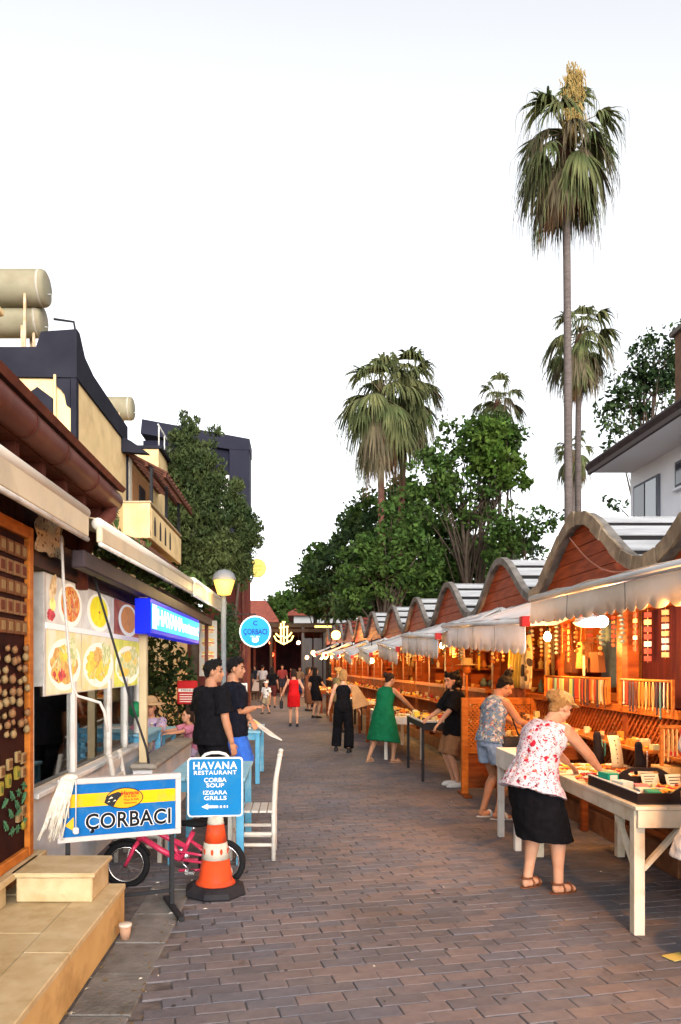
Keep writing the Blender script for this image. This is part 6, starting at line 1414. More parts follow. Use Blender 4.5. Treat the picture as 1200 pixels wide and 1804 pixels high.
for k in range(12):
    st, zo = STALLS[k]; m = world_m(st); on = ords[k]; rich = 1 <= k <= 5
    for z in (1.03, 1.41, 1.78, 2.13):
        for side in (0, 1):
            n = ((13 if side == 0 else 9) if k < 4 else (9 if side == 0 else 6)) if rich else (4 if k < 9 else 2)
            for i in range(n):
                kind = rg.choice(('pot', 'bowl', 'bottle', 'lantern', 'carton')); 
                if z > 2 and kind in ('bottle', 'lantern'): kind = 'bowl'
                p = Vector((2.25, -1.3 + 2.6 * (i + .5) / n + rg.uniform(-.05, .05), z)) if side == 0 else Vector((.72 + 1.25 * (i + .5) / n, 1.34, z - .08))
                o = link(kind if kind != 'carton' else 'goods_box', gme[kind, rg.randrange(7)], None, Matrix.Translation(m @ p) @ Matrix.Rotation(rg.uniform(0, 3), 4, 'Z') @ Matrix.Diagonal((1, 1, rg.uniform(.8, 1.15), 1)))
                tag(o, 'small %s among the goods on the shelves of the %s stall from the camera' % ({'carton': 'box'}.get(kind, kind), on), {'carton': 'box'}.get(kind, kind), 'goods on the %s stall shelves' % on)
    n = 7 if k < 7 else 4
    for i in range(n):
        y = -1.25 + 2.5 * (i + rg.uniform(.2, .8)) / n; o = link('hanging_cloth', scarf[rg.randrange(10)], None, Matrix.Translation(m @ Vector((rg.uniform(.6, 1.6), y, 2.26))) @ Matrix.Rotation(rg.uniform(-.9, .3), 4, 'Z')); tag(o, 'cloth hanging from the ceiling of the %s stall from the camera' % on, 'cloth', 'cloths hanging in the %s stall' % on)
    for i in range(5 if k < 7 else 0):
        y = 1.1 - .5 * i; o = link('shirt_on_hanger', gar[rg.randrange(4)], None, Matrix.Translation(m @ Vector((1.85, y, 2.3))) @ Matrix.Rotation(-.25, 4, 'Z')); tag(o, 'shirt on a hanger at the back of the %s stall from the camera' % on, 'shirt', 'shirts in the %s stall' % on)
    # strings of trinkets hung along the header beam
    for i in range(12 if k < 6 else 6):
        y = -1.35 + 2.7 * (i + rg.uniform(.2, .8)) / (12 if k < 6 else 6); o = link('trinket_string', strm[rg.randrange(8)], None, Matrix.Translation(m @ Vector((.24 + rg.uniform(-.06, .03), y, 2.27))) @ Matrix.Rotation(rg.uniform(0, 6), 4, 'Z') @ Matrix.Diagonal((1, 1, rg.uniform(.6, 1.2), 1)))
        tag(o, 'string of trinkets hung from the front beam of the %s stall from the camera' % on, 'trinkets', 'trinket strings of the %s stall' % on)
    # a narrow counter shelf with trinkets along the rail
    b = MB(); b.box(.02, .28, -1.4, 1.4, 1.02, 1.05, .004); b.build('counter_shelf', M_woodo, st)
    tr = MB()
    for i in range(70 if k < 8 else 30): tr.cur = rg.randrange(6); x, y = rg.uniform(.04, .26), rg.uniform(-1.38, 1.38); s_ = rg.uniform(.012, .035); (tr.ball((x, y, 1.051 + s_ * .8), (s_, s_, s_ * .8), 6, 4) if rg.random() < .5 else tr.box(x - s_, x + s_, y - s_, y + s_, 1.051, 1.051 + s_ * rg.uniform(.5, 4)))
    o = tr.build('trinkets', gm); o.matrix_basis = m; o['kind'] = 'stuff'; o['label'] = 'small trinkets crowding the counter shelf of the %s stall' % on; o['category'] = 'trinkets'
def heap(label, x0, x1, y0, y1, z, n):
    tr = MB()
    for i in range(n): tr.cur = rg.randrange(6); x, y = rg.uniform(x0 + .04, x1 - .04), rg.uniform(y0 + .05, y1 - .05); s_ = rg.uniform(.015, .045); (tr.ball((x, y, z + s_ * .4), (s_, s_ * 1.3, s_ * .4), 6, 4) if rg.random() < .6 else tr.box(x - s_, x + s_, y - s_, y + s_, z, z + s_ * rg.uniform(.4, 2.2)))
    o = tr.build('trinkets', gm); o['kind'] = 'stuff'; o['label'] = label; o['category'] = 'trinkets'
heap('brown trinkets spread over the black legged table', 1.86, 2.62, 11.1, 12.7, .921, 220); heap('trinkets spread over the white table by the green dress', 1.6, 2.35, 13.7, 16.4, .801, 200)
heap('trinkets spread over the brown table by the woman with hair up', 2.5, 3.08, 7.75, 9.4, .901, 200); heap('trinkets spread over the dark table by the blond vendor', 1.15, 1.75, 19.9, 22.2, .881, 140); heap('trinkets on the narrow brown table', 1.55, 2.1, 16.8, 19.2, .861, 140); heap('trinkets on the far brown table', .98, 1.5, 23, 26, .861, 100); heap('trinkets on the farthest brown table', .82, 1.3, 27, 31, .861, 80)
# clothes on hangers at the far side of the second stall
def trousers(label, y, m, x):
    t = thing('hanging_trousers', label, 'trousers', (x, y, 2.2)); b = MB(); q = random.Random(int(y * 100))
    for s_ in (-1, 1): b.sheet([[(.03 * math.sin(a * 2 + z * 5) + .03, s_ * .085 + .085 * math.cos(a), -z) for a in np.linspace(0, math.pi, 7)] for z in np.linspace(.05, .75, 8)], (.006, 0, 0))
    b.build('cloth', m, t); b = MB(); b.tube([(0, -.18, -.05), (0, 0, .03), (0, .18, -.05), (0, -.18, -.05)], .006, 5); b.build('hanger', M_dark, t)
trousers('yellow trousers hanging at the edge of the third stall', 10.35, mat('yellow_trouser', (.60, .42, .07), .8, (.50, .33, .05), scale=8), 2.98); trousers('second yellow trousers behind the printed ones', 10.05, _mats['yellow_trouser'], 2.98)
trousers('cream printed trousers hanging above the woman with hair up', 9.65, spotted('trouser_print', (.55, .44, .24), [((.06, .05, .04), 7, .36), ((.25, .15, .06), 9, .25)]), 2.95)
# straw hat on a head form
t = thing('hat_on_form', 'straw hat on a wooden head form above the curly haired shopper', 'hat', (2.72, 11.9, 1.06)); b = MB(); b.tube([(0, 0, 0), (0, 0, .55)], .02, 8); b.ball((0, 0, .66), (.08, .09, .11), 12, 8); b.build('head_form', M_woodo, t)
b = MB(); b.lathe([(.19, .70), (.20, .705), (.10, .72), (.095, .80), (.05, .82), (.001, .82)], seg=16); b.build('hat', mat('straw_hat2', (.50, .36, .18), .9, (.4, .27, .12), scale=40), t)

# pine panel, bags and cloth bundles at the front of the nearest stalls
b = MB(); b.box(3.29, 3.32, 7.12, 7.62, 1.38, 2.27, .004); o = b.build('pine_panel', M_woodo); tag(o, 'upright orange pine panel beside the dark opening of the nearest stall', 'panel')
b = MB(); b.box(3.30, 3.33, 6.30, 7.08, 1.38, 2.27); o = b.build('opening_sheet', mat('opening_shade', (.035, .006, .006), .9, (.02, .004, .004), scale=5, stretch=(1, 6, .5))); tag(o, 'dark red sheet standing for the shaded opening next to the orange pine panel', 'curtain')  # dark sheet put in for the shade of the stall opening
def hung_bag(label, y, z, w_, h_, m):
    t = thing('hanging_bag', label, 'bag', (3.2, y, z), 0, 'bags hung in the second stall'); b = MB(); b.prism([(0, -w_ * .7, 0), (0, w_ * .7, 0), (0, w_, -h_), (0, -w_, -h_)], (.07, 0, 0)); b.build('pouch', m, t)
    b = MB(); b.tube([(.03, -w_ * .5, 0), (.03, -w_ * .3, h_ * .7), (.03, w_ * .3, h_ * .7), (.03, w_ * .5, 0)], .008, 5); b.build('strap', m, t)
hung_bag('tan woven bag hanging below the dish lamp', 8.35, 2.02, .15, .30, mat('woven_tan', (.30, .15, .06), .9, (.2, .09, .035), scale=40, bump=.4)); hung_bag('brown bag hanging under the tan woven bag', 8.0, 1.90, .17, .22, mat('brown_bag', (.15, .06, .025), .8)); hung_bag('dark bag hanging at the edge of the second stall', 8.75, 1.95, .13, .28, mat('dark_bag', (.05, .02, .012), .8))
t = thing('price_tag', 'tall cream price tag hanging before the bags', 'price tag', (3.16, 8.15, 1.86)); b = MB(); b.box(-.002, .002, -.03, .03, -.22, 0); b.build('card', _mats['card_cream'], t); b = MB(); b.tube([(0, 0, 0), (0, 0, .12)], .003, 4); b.build('string', M_dark, t)
# ---------------------------------------------------------------- people
SK = {k: mat('skin_' + k, c, .5, c2, scale=12, subsurf=.08, spec=.15) for k, c, c2 in (('fair', (.46, .25, .16), (.40, .20, .12)), ('tan', (.34, .165, .095), (.29, .135, .075)), ('olive', (.40, .215, .13), (.34, .18, .105)))}
HR = {'black': mat('hair_black', (.004, .003, .003), .65, (.009, .007, .006), scale=40, bump=.7, bscale=90, spec=.12, stretch=(3, 3, .6)), 'dark': mat('hair_dark_brown', (.014, .007, .005), .6, (.026, .013, .008), scale=40, bump=.7, bscale=90, spec=.15, stretch=(3, 3, .6)),
      'blond': mat('hair_blond', (.36, .20, .07), .6, (.22, .11, .035), scale=40, bump=.8, bscale=90, spec=.2, stretch=(3, 3, .7))}
def ik(a, c, l1, l2, hint):
    d = c - a; L = min(d.length, (l1 + l2) * .995); dn = d.normalized(); c2 = a + dn * L
    x = (l1 * l1 - l2 * l2 + L * L) / (2 * L); hgt = math.sqrt(max(l1 * l1 - x * x, 0)); hv = Vector(hint); hv = (hv - dn * hv.dot(dn))
    if hv.length < 1e-4: hv = Vector((0, -1, 0)) - dn * Vector((0, -1, 0)).dot(dn)
    return a + dn * x + hv.normalized() * hgt, c2
def loft(b, secs, n=16):
    """closed body through sections (centre, half width, half depth, lateral axis, forward axis)"""
    vs = []; fs = []
    for c, rx, ry, ax, ay in secs:
        for k in range(n):
            a = 2 * math.pi * k / n; vs.append(c + ax * (rx * math.cos(a)) + ay * (ry * math.sin(a)))
    m = len(secs)
    for i in range(m - 1):
        for k in range(n): fs.append((i * n + k, i * n + (k + 1) % n, (i + 1) * n + (k + 1) % n, (i + 1) * n + k))
    fs += [tuple(range(n))[::-1], tuple((m - 1) * n + k for k in range(n))]; b.add(vs, fs, True)
def soften(o, vox, smooth=4, disp=0., dsize=.07):
    m = o.modifiers.new('remesh', 'REMESH'); m.mode = 'VOXEL'; m.voxel_size = vox; m.use_smooth_shade = True
    if smooth: s_ = o.modifiers.new('smooth', 'SMOOTH'); s_.factor = .5; s_.iterations = smooth
    if disp:
        tx = bpy.data.textures.get('folds_%g' % dsize) or bpy.data.textures.new('folds_%g' % dsize, 'CLOUDS'); tx.noise_scale = dsize; tx.noise_depth = 2
        d = o.modifiers.new('folds', 'DISPLACE'); d.texture = tx; d.strength = disp; d.mid_level = .5; d.texture_coords = 'LOCAL'
def person(label, loc, rz, h=1.65, sex='f', lean=0., bend=0., twist=0., drop=0., hipo=(0, 0), feet=None, hands=None, elbows=None, head=(0, 0), skin='olive', vox=.008,
           hair=('black', 'short'), top=None, legs=None, dress=None, shoes=None, bulk=1., group='people in the street', head_s=1., curl=(.5, .5), extra=None, name='person', hipw=1.):
    s = h / 1.70; t = thing(name, label, 'person', loc, rz, group)
    X, Y, Z = Vector((1, 0, 0)), Vector((0, 1, 0)), Vector((0, 0, 1))
    pel = Vector((hipo[0], hipo[1], .93 * s - drop)); u1 = Vector((0, math.sin(lean), math.cos(lean))); f1 = Vector((0, math.cos(lean), -math.sin(lean)))
    l2 = lean + bend; u2 = Vector((0, math.sin(l2), math.cos(l2))); f2 = Vector((0, math.cos(l2), -math.sin(l2)))
    rt = Matrix.Rotation(twist, 3, u1); x2 = rt @ X; f2 = rt @ f2; f1m = Matrix.Rotation(twist * .5, 3, u1) @ f1; xm = Matrix.Rotation(twist * .5, 3, u1) @ X
    wst = pel + u1 * (.15 * s); rib = pel + u1 * (.27 * s); che = rib + u2 * (.10 * s); sho = che + u2 * (.095 * s); nek = sho + u2 * (.06 * s)
    male = sex == 'm'; k = s * bulk
    W = dict(cr=(.10, .085), hip=(.168, .118), wst=(.148, .105), rib=(.152, .112), che=(.172, .120), sho=(.158, .085)) if male else dict(cr=(.11, .09), hip=(.178 * hipw, .122 * hipw), wst=(.132, .098), rib=(.134, .102), che=(.148, .118), sho=(.138, .076))
    def tsec(e=0., lo='cr', hi='nek'):
        S_ = [('cr', pel - u1 * (.10 * s), X, f1), ('hip', pel - u1 * (.01 * s), X, f1), ('wst', wst, X, f1), ('rib', rib, xm, f1m), ('che', che, x2, f2), ('sho', sho, x2, f2)]
        names = [q[0] for q in S_]; S_ = S_[names.index(lo):]
        return [(c, W[n][0] * k + e, W[n][1] * k + e, ax, ay) for n, c, ax, ay in S_]
    sw = (.190 if male else .160) * s * (bulk * .4 + .6)
    shj = [sho + x2 * (sg * sw) - u2 * (.012 * s) for sg in (1, -1)]; hpj = [pel + X * (sg * .085 * s) - u1 * (.03 * s) for sg in (1, -1)]
    feet = feet or ((.10 * s, 0, -.1), (-.10 * s, 0, .1))
    LT, LS, LU, LF = .44 * s, .43 * s, .285 * s, .245 * s
    b = MB(); loft(b, tsec()); b.tube([sho - u2 * .02, nek, nek + u2 * (.06 * s)], [.075 * k, .055 * k, .052 * k], 12)
    L_ = []; A_ = []
    for i, (fx, fy, yaw) in enumerate(feet):
        fw = Matrix.Rotation(yaw, 3, 'Z') @ Y; ank = Vector((fx, fy, .075 * s)); kn, an = ik(hpj[i], ank, LT, LS, fw); L_.append((hpj[i], kn, an, fw))
        bk = -fw
        b.tube([hpj[i] + u1 * .03, hpj[i].lerp(kn, .3), hpj[i].lerp(kn, .7), kn, kn.lerp(an, .28) + bk * .012 * s, kn.lerp(an, .7) + bk * .004, an], [.088 * k * hipw, .086 * k * hipw, .064 * k, .052 * k, .053 * k, .036 * k, .033 * k], 12)
        Mr = Matrix.Rotation(yaw, 3, 'Z').to_4x4()
        b.ball(an + fw * (.055 * s) - Z * (.042 * s), (.040 * s, .115 * s, .034 * s), 12, 8, M=Mr); b.ball(an - fw * (.025 * s) - Z * (.035 * s), (.032 * s, .035 * s, .040 * s), 10, 8, M=Mr); b.ball(an + fw * (.13 * s) - Z * (.052 * s), (.042 * s, .045 * s, .022 * s), 10, 6, M=Mr)
    hands = hands or (None, None); elbows = elbows or (None, None)
    for i in (0, 1):
        sg = (1, -1)[i]; tg = Vector(hands[i]) if hands[i] is not None else shj[i] + Vector((sg * .10 * s, .05 * s, -.52 * s))
        el, wr = ik(shj[i], tg, LU, LF, elbows[i] or (sg * .35, -1, -.2)); A_.append((shj[i], el, wr))
        b.tube([shj[i] - x2 * (sg * .03), shj[i] - Z * .01, shj[i].lerp(el, .4), el, el.lerp(wr, .3), el.lerp(wr, .75), wr], [.05 * k, .052 * k, .044 * k, .037 * k, .038 * k, .028 * k, .025 * k], 10)
        fd = (wr - el).normalized(); sd_ = fd.cross(Vector((0, 0, 1)))
        if sd_.length < .2: sd_ = X.copy()
        sd_.normalize(); pn = sd_.cross(fd); pn.normalize()
        if abs(fd.z) > .75: sd_, pn = Y - fd * Y.dot(fd), X * (-sg); sd_.normalize()          # hanging hand: palm to the thigh, thumb forward
        else: pn = -pn if pn.z > 0 else pn
        pc = wr + fd * (.045 * s); Mp = Matrix((sd_, fd, pn)).transposed().to_4x4()
        b.ball(pc, (.038 * s, .052 * s, .016 * s), 10, 8, M=Mp)
        cv = curl[i]
        for j, (off, ln) in enumerate(((-.029, .060), (-.010, .072), (.010, .078), (.029, .070))):
            p0 = wr + fd * (.085 * s) + sd_ * (off * s); p1 = p0 + (fd * math.cos(cv * .6) + pn * math.sin(cv * .6)) * (ln * .5 * s); p2 = p1 + (fd * math.cos(cv * 1.5) + pn * math.sin(cv * 1.5)) * (ln * .32 * s); p3 = p2 + (fd * math.cos(cv * 2.3) + pn * math.sin(cv * 2.3)) * (ln * .22 * s)
            b.tube([p0 - fd * .01, p0, p1, p2, p3], [.0095 * s, .0095 * s, .009 * s, .0085 * s, .007 * s], 6)
        tb = wr + fd * (.03 * s) + sd_ * (.028 * s); b.tube([wr + fd * (.02 * s), tb, tb + (fd * .6 + sd_ * .7 + pn * .3) * (.035 * s), tb + (fd * .9 + sd_ * .6 + pn * .5) * (.06 * s)], [.014 * s, .013 * s, .011 * s, .009 * s], 6)
    # head
    hs_ = s * head_s; hp, hy = head; HM = Matrix.Rotation(hy, 4, 'Z') @ Matrix.Rotation(-l2 * .45 - hp, 4, 'X'); hc = nek + u2 * (.03 * s) + (HM @ Vector((0, .025 * hs_, .112 * hs_)))
    q = lambda x, y, z: hc + (HM @ Vector((x * hs_, y * hs_, z * hs_)))
    M3 = HM
    b.ball(q(0, -.008, .025), (.074 * hs_, .092 * hs_, .092 * hs_), 18, 14, M=M3); b.ball(q(0, .028, -.035), (.058 * hs_, .062 * hs_, .080 * hs_), 16, 12, M=M3); b.ball(q(0, .062, -.088), (.028 * hs_, .025 * hs_, .022 * hs_), 10, 8, M=M3)
    b.tube([q(0, -.02, -.06), q(0, -.015, -.13)], [.05 * hs_, .052 * hs_], 10)
    b.tube([q(0, .078, .025), q(0, .098, -.012), q(0, .108, -.030)], [.009 * hs_, .011 * hs_, .014 * hs_], 8); b.ball(q(0, .096, -.034), (.017 * hs_, .014 * hs_, .010 * hs_), 8, 6, M=M3)
    b.ball(q(0, .080, .035), (.050 * hs_, .016 * hs_, .010 * hs_), 10, 6, M=M3); b.ball(q(0, .086, -.058), (.024 * hs_, .010 * hs_, .006 * hs_), 8, 6, M=M3); b.ball(q(0, .084, -.068), (.021 * hs_, .010 * hs_, .007 * hs_), 8, 6, M=M3)
    for sg in (1, -1): b.ball(q(sg * .075, -.005, -.008), (.012 * hs_, .02 * hs_, .032 * hs_), 8, 6, M=M3); b.ball(q(sg * .040, .060, -.025), (.022 * hs_, .02 * hs_, .022 * hs_), 8, 6, M=M3)
    bo = b.build('body', SK[skin], t); soften(bo, vox, 3)
    if vox < .013:
        for sg in (1, -1):
            e = MB(); e.ball(q(sg * .031, .076, .008), (.014 * hs_, .010 * hs_, .008 * hs_), 8, 6, M=M3); e.build('eye', mat('eye', (.03, .02, .02), .3), t)
            e = MB(); e.tube([q(sg * .014, .090, .030), q(sg * .034, .088, .037), q(sg * .054, .074, .030)], [.003, .0045, .003], 5); e.build('eyebrow', HR[hair[0]], t)
        e = MB(); e.ball(q(0, .094, -.063), (.021 * hs_, .004 * hs_, .0045 * hs_), 8, 5, M=M3); e.build('lips', mat('lips', (.30, .10, .07), .5), t)
    # hair
    hm = HR[hair[0]]; st = hair[1]; hb = MB(); rq = random.Random(hash(label) % 1000 if False else len(label))
    hb.ball(q(0, -.022, .040), (.083 * hs_, .094 * hs_, .090 * hs_), 16, 12, M=M3)
    if st in ('short', 'fade'):
        hb.ball(q(0, .018, .092), (.066 * hs_, .070 * hs_, .040 * hs_), 14, 8, M=M3); hb.ball(q(0, -.055, .0), (.066 * hs_, .05 * hs_, .065 * hs_), 12, 8, M=M3)
        for j in range(26): a = rq.uniform(0, 6.28); r_ = rq.uniform(0, .055); hb.ball(q(r_ * math.cos(a), .02 + r_ * math.sin(a), .118 + rq.uniform(-.004, .010)), .014 * hs_, 6, 4)
    if st in ('bun', 'highbun'):
        z_, y_ = ((.15, -.055) if st == 'highbun' else (.06, -.125)); hb.ball(q(0, y_, z_), (.055 * hs_, .05 * hs_, .05 * hs_), 12, 8, M=M3); hb.ball(q(0, -.06, -.02), (.06 * hs_, .045 * hs_, .06 * hs_), 10, 8, M=M3)
        for j in range(18): a = rq.uniform(0, 6.28); hb.ball(q(.04 * math.cos(a), y_ + .03 * math.sin(a), z_ + rq.uniform(-.04, .045)), .017 * hs_, 6, 4)
    if st == 'curly':
        for j in range(150):
            a = rq.uniform(0, 6.28); z_ = rq.uniform(-.17, .13); w_ = .085 + .035 * (1 - abs(z_ + .02) / .16); x_, y_ = w_ * math.cos(a), -.035 + w_ * math.sin(a)
            if y_ > .035 and z_ < .075: continue
            hb.ball(q(x_, y_, z_), rq.uniform(.020, .032) * hs_, 6, 5)
    if st in ('long', 'bob'):
        zl = -.26 if st == 'long' else -.11
        loft(hb, [(q(0, -.03, .08), .07 * hs_, .07 * hs_, M3.to_3x3() @ X, M3.to_3x3() @ Y), (q(0, -.045, 0), .094 * hs_, .072 * hs_, M3.to_3x3() @ X, M3.to_3x3() @ Y), (q(0, -.06, -.10), .095 * hs_, .06 * hs_, M3.to_3x3() @ X, M3.to_3x3() @ Y), (q(0, -.075, zl), .075 * hs_, .035 * hs_, M3.to_3x3() @ X, M3.to_3x3() @ Y)], 14)
    ho = hb.build('hair', hm, t); soften(ho, max(vox, .007), 1, .018, .022)
    fold = .020 if vox < .012 else .012
    if top:
        c = MB(); e = top.get('e', .012); sc_ = tsec(e, top.get('lo', 'hip')); fl = top.get('flare', .0)
        if top.get('len'):
            cc, rx, ry, ax, ay = sc_[0]; dn = -u1 * top['len'] * s if top.get('along') else Vector((0, top.get('shift', 0), -top['len'] * s)); sc_ = [(cc + dn, rx + fl, ry + fl, ax, ay)] + sc_
        if top.get('neck', 1): sc_.append((nek - u2 * (.012 * s), .078 * k, .066 * k, x2, f2))
        if top.get('square'): sc_[-1] = (sc_[-1][0], sc_[-1][1] * .8, sc_[-1][2], x2, f2)
        loft(c, sc_, 20)
        sl = top.get('sleeve', 0)
        for sh, el, wr in A_:
            if sl: p = sh.lerp(el, min(sl, 1)); c.tube([sh - (sh - sho) * .25, sh, sh.lerp(p, .5), p], [.062 * k, .066 * k + e * .5, .060 * k + e * .7, .056 * k + e], 12)
        o = c.build('shirt' if sl else 'top', top['m'], t); soften(o, vox, 3, top.get('fold', fold), .09)
    if legs:
        c = MB(); e = legs.get('e', .012); sc_ = [q_ for q_ in tsec(e, 'cr')][:3 if legs.get('waist', 1) else 2]; loft(c, sc_, 18); fr = legs['len']
        for hj, kn, an, fw in L_:
            def at(f): return hj.lerp(kn, f / .5) if f <= .5 else kn.lerp(an, (f - .5) / .5)
            n_ = 7; fs_ = [fr * j / (n_ - 1) for j in range(n_)]; wd = legs.get('wide', 0.)
            c.tube([at(f) + (u1 * .03 if j == 0 else Vector()) for j, f in enumerate(fs_)], [(np.interp(f, [0, .25, .5, .75, 1], [.090, .082, .062, .058, .050]) * k * (hipw if f < .3 else 1) + e + wd * f / max(fr, .01)) for f in fs_], 14)
        o = c.build(legs.get('name', 'trousers'), legs['m'], t); soften(o, vox, 3, fold, .09)
    if dress:
        c = MB(); hem = dress['hem']; e = dress.get('e', .012); w0 = dress.get('from', 'sho'); base = tsec(e, 'hip' if w0 != 'waist' else 'hip')
        if w0 == 'waist': base = [(cc - u1 * 0, rx, ry, ax, ay) for cc, rx, ry, ax, ay in base[:2]]
        ctr = (L_[0][1] + L_[1][1]) / 2; hx, hy2 = dress.get('r', (.22, .18)); pc_ = base[0][0]
        secs = []
        for f in (1, .66, .33):
            cz = pc_.z + (hem - pc_.z) * f; cc = Vector((pc_.x + (ctr.x - pc_.x) * f, pc_.y + (ctr.y - pc_.y) * f * .8 + dress.get('shift', 0) * f, cz)); secs.append((cc, base[0][1] + (hx - base[0][1]) * f, base[0][2] + (hy2 - base[0][2]) * f, X, (Y + Z * dress.get('slant', 0) * f).normalized()))
        loft(c, secs + base, 22); o = c.build('dress' if w0 != 'waist' else 'skirt', dress['m'], t); soften(o, vox, 2, dress.get('fold', .022), dress.get('fs', .10))
    if shoes:
        for i, (hj, kn, an, fw) in enumerate(L_):
            yaw = feet[i][2]; Mr = Matrix.Rotation(yaw, 3, 'Z').to_4x4(); c = MB(); g0 = Vector((an.x, an.y, 0))
            if shoes['kind'] == 'sneaker':
                c.ball(an + fw * (.055 * s) - Z * (.038 * s), (.048 * s, .130 * s, .040 * s), 12, 8, M=Mr); c.ball(an - fw * (.02 * s) - Z * (.022 * s), (.042 * s, .050 * s, .052 * s), 10, 8, M=Mr); c.box(-.045 * s, .045 * s, -.075 * s, .19 * s, 0, .028, .01, M=Matrix.Translation(g0) @ Mr); o = c.build('shoe', shoes['m'], t); soften(o, max(vox, .007), 2)
            else:
                z0 = an.z - .075 * s; pl = [(.042 * math.sin(a) * (1 if math.cos(a) < 0 else 1.05), .05 + .135 * math.cos(a)) for a in np.linspace(0, 2 * math.pi, 18)[:-1]]
                c.prism([(Matrix.Translation(Vector((an.x, an.y, z0 - .018))) @ Mr) @ Vector((x_ * s * 1.1, y_ * s, 0)) for x_, y_ in pl][::-1], (0, 0, .024))
                for yy in ((.10,) if shoes['kind'] == 'slipper' else (.035, .11)):
                    c.tube([(Matrix.Translation(Vector((an.x, an.y, z0))) @ Mr) @ Vector((sg_ * .046 * s, yy * s, zz)) for sg_, zz in ((-1, .005), (-.8, .035), (-.3, .06), (.3, .06), (.8, .035), (1, .005))], .011 if shoes['kind'] != 'slipper' else .016, 6)
                if shoes['kind'] == 'sandal': c.tube([(Matrix.Translation(Vector((an.x, an.y, z0))) @ Mr) @ Vector((.040 * s * math.cos(a), -.01 + .045 * s * math.sin(a), .075)) for a in np.linspace(0, 6.283, 13)], .009, 6)
                c.build('sandal', shoes['m'], t)
    if extra: extra(t, locals())
    return t
M_navy = mat('navy_cloth', (.004, .0045, .009), .95, (.007, .008, .014), scale=20, bump=.2, spec=.08)
M_soft = lambda n, c, c2=None: mat(n, c, .85, c2 or tuple(x * .8 for x in c), scale=14, bump=.2, bscale=40)
BK = M_black
# two waiters on the left
def tee_print(t, d):
    f = frame_m(d['che'] - d['f2'] * .150 + d['u2'] * .03, (-1, 0, 0), (0, 0, 1))
def man2_extra(t, d):
    wr = d['A_'][0][2]; b = MB(); b.box(-.036, .036, -.07, .07, -.004, .004, .003, M=Matrix.Translation(wr + Vector((-.05, .09, .05))) @ Matrix.Rotation(-.5, 4, 'X')); o = b.build('phone', M_dark)
    o.matrix_basis = world_m(t); tag(o, 'dark phone held by the man in blue shorts', 'phone')
person('young man in black T-shirt standing in front of the other waiter', (-.97, 8.15, 0), R(-52), 1.79, 'm', lean=.02, skin='tan', vox=.0075, head=(.02, -.68), hair=('black', 'fade'), bulk=1.15,
       hands=((.29, .12, .82), (-.26, .02, .86)), elbows=((.5, -1, 0), (-.5, -1, 0)), top=dict(m=BK, sleeve=.75, e=.034, len=.08, lo='hip'), legs=dict(m=BK, len=.98, e=.018, name='trousers'), shoes=dict(kind='sneaker', m=M_dark))
person('man in navy T-shirt and blue shorts with folded arms and phone', (-.79, 8.95, 0), R(-88), 1.83, 'm', lean=.0, skin='tan', vox=.0075, head=(.08, -.12), hair=('black', 'fade'), bulk=1.18,
       hands=((-.02, .27, 1.24), (.10, .22, 1.10)), elbows=((.5, -.5, -1), (-.7, -.1, -1)), top=dict(m=M_navy, sleeve=.8, e=.040, len=.08), legs=dict(m=M_soft('blue_shorts', (.03, .11, .46)), len=.46, e=.02, wide=.03, name='shorts'), shoes=dict(kind='sneaker', m=M_dark), extra=man2_extra)
# floral top woman at the jewellery table
M_flor = spotted('floral_print', (.50, .46, .50), [((.34, .12, .14), 27, .26), ((.36, .012, .03), 15, .27), ((.05, .025, .035), 38, .27), ((.38, .22, .16), 22, .2), ((.30, .02, .05), 30, .2)], base2=(.45, .40, .46))
def floral_extra(t, d):
    q = d['q']; b = MB(); M3 = d['HM']; b.ball(q(0, -.01, .075), (.088 * d['hs_'], .098 * d['hs_'], .065 * d['hs_']), 16, 10, M=M3); b.ball(q(0, .10, .07), (.06, .07, .012), 12, 6, M=M3)
    o = b.build('cap', mat('straw_cap', (.45, .28, .10), .8, (.34, .2, .07), scale=30, bump=.4), t); soften(o, .008, 2)
person('woman in floral sleeveless top and black skirt leaning over the jewellery table', (1.91, 5.78, 0), R(-62), 1.60, 'f', lean=.30, bend=.34, skin='fair', vox=.007, head=(.15, -.1), hair=('blond', 'bun'), bulk=1.22, hipw=1.05, hipo=(0, -.10),
       feet=((.13, .04, -.1), (-.10, -.05, .12)), hands=((.16, .46, .93), (-.16, .48, .93)), elbows=((1, -.5, .1), (-1, -.5, .1)), top=dict(m=M_flor, e=.028, lo='hip', len=.10, flare=.05, neck=0, fold=.03), dress=dict(m=BK, hem=.40, r=(.235, .20), e=.016, **{'from': 'waist'}), shoes=dict(kind='sandal', m=mat('brown_leather', (.13, .045, .02), .6)), extra=floral_extra)
# woman in blue patterned shirt
M_leaf = spotted('tropical_print', (.13, .19, .26), [((.36, .34, .33), 18, .40), ((.06, .085, .13), 20, .36), ((.32, .12, .07), 24, .26), ((.30, .27, .14), 28, .26)], base2=(.08, .13, .20))
def bag_extra(t, d):
    b = MB(); p = d['pel'] + Vector((.20, .14, -.06)); loft(b, [(p + Vector((0, 0, -.12)), .04, .11, Vector((1, 0, 0)), Vector((0, 1, 0))), (p, .05, .13, Vector((1, 0, 0)), Vector((0, 1, 0))), (p + Vector((0, 0, .10)), .03, .11, Vector((1, 0, 0)), Vector((0, 1, 0)))]); b.tube([p + Vector((0, .1, .1)), d['che'] + Vector((.06, .14, 0)), d['sho'] + Vector((-.10, .02, .07)), d['che'] + Vector((-.1, -.14, 0)), p + Vector((0, -.1, .1))], .010, 6)
    o = b.build('shoulder_bag', M_dark); o.matrix_basis = world_m(t); tag(o, 'black shoulder bag hanging at the hip of the woman in denim shorts', 'bag')
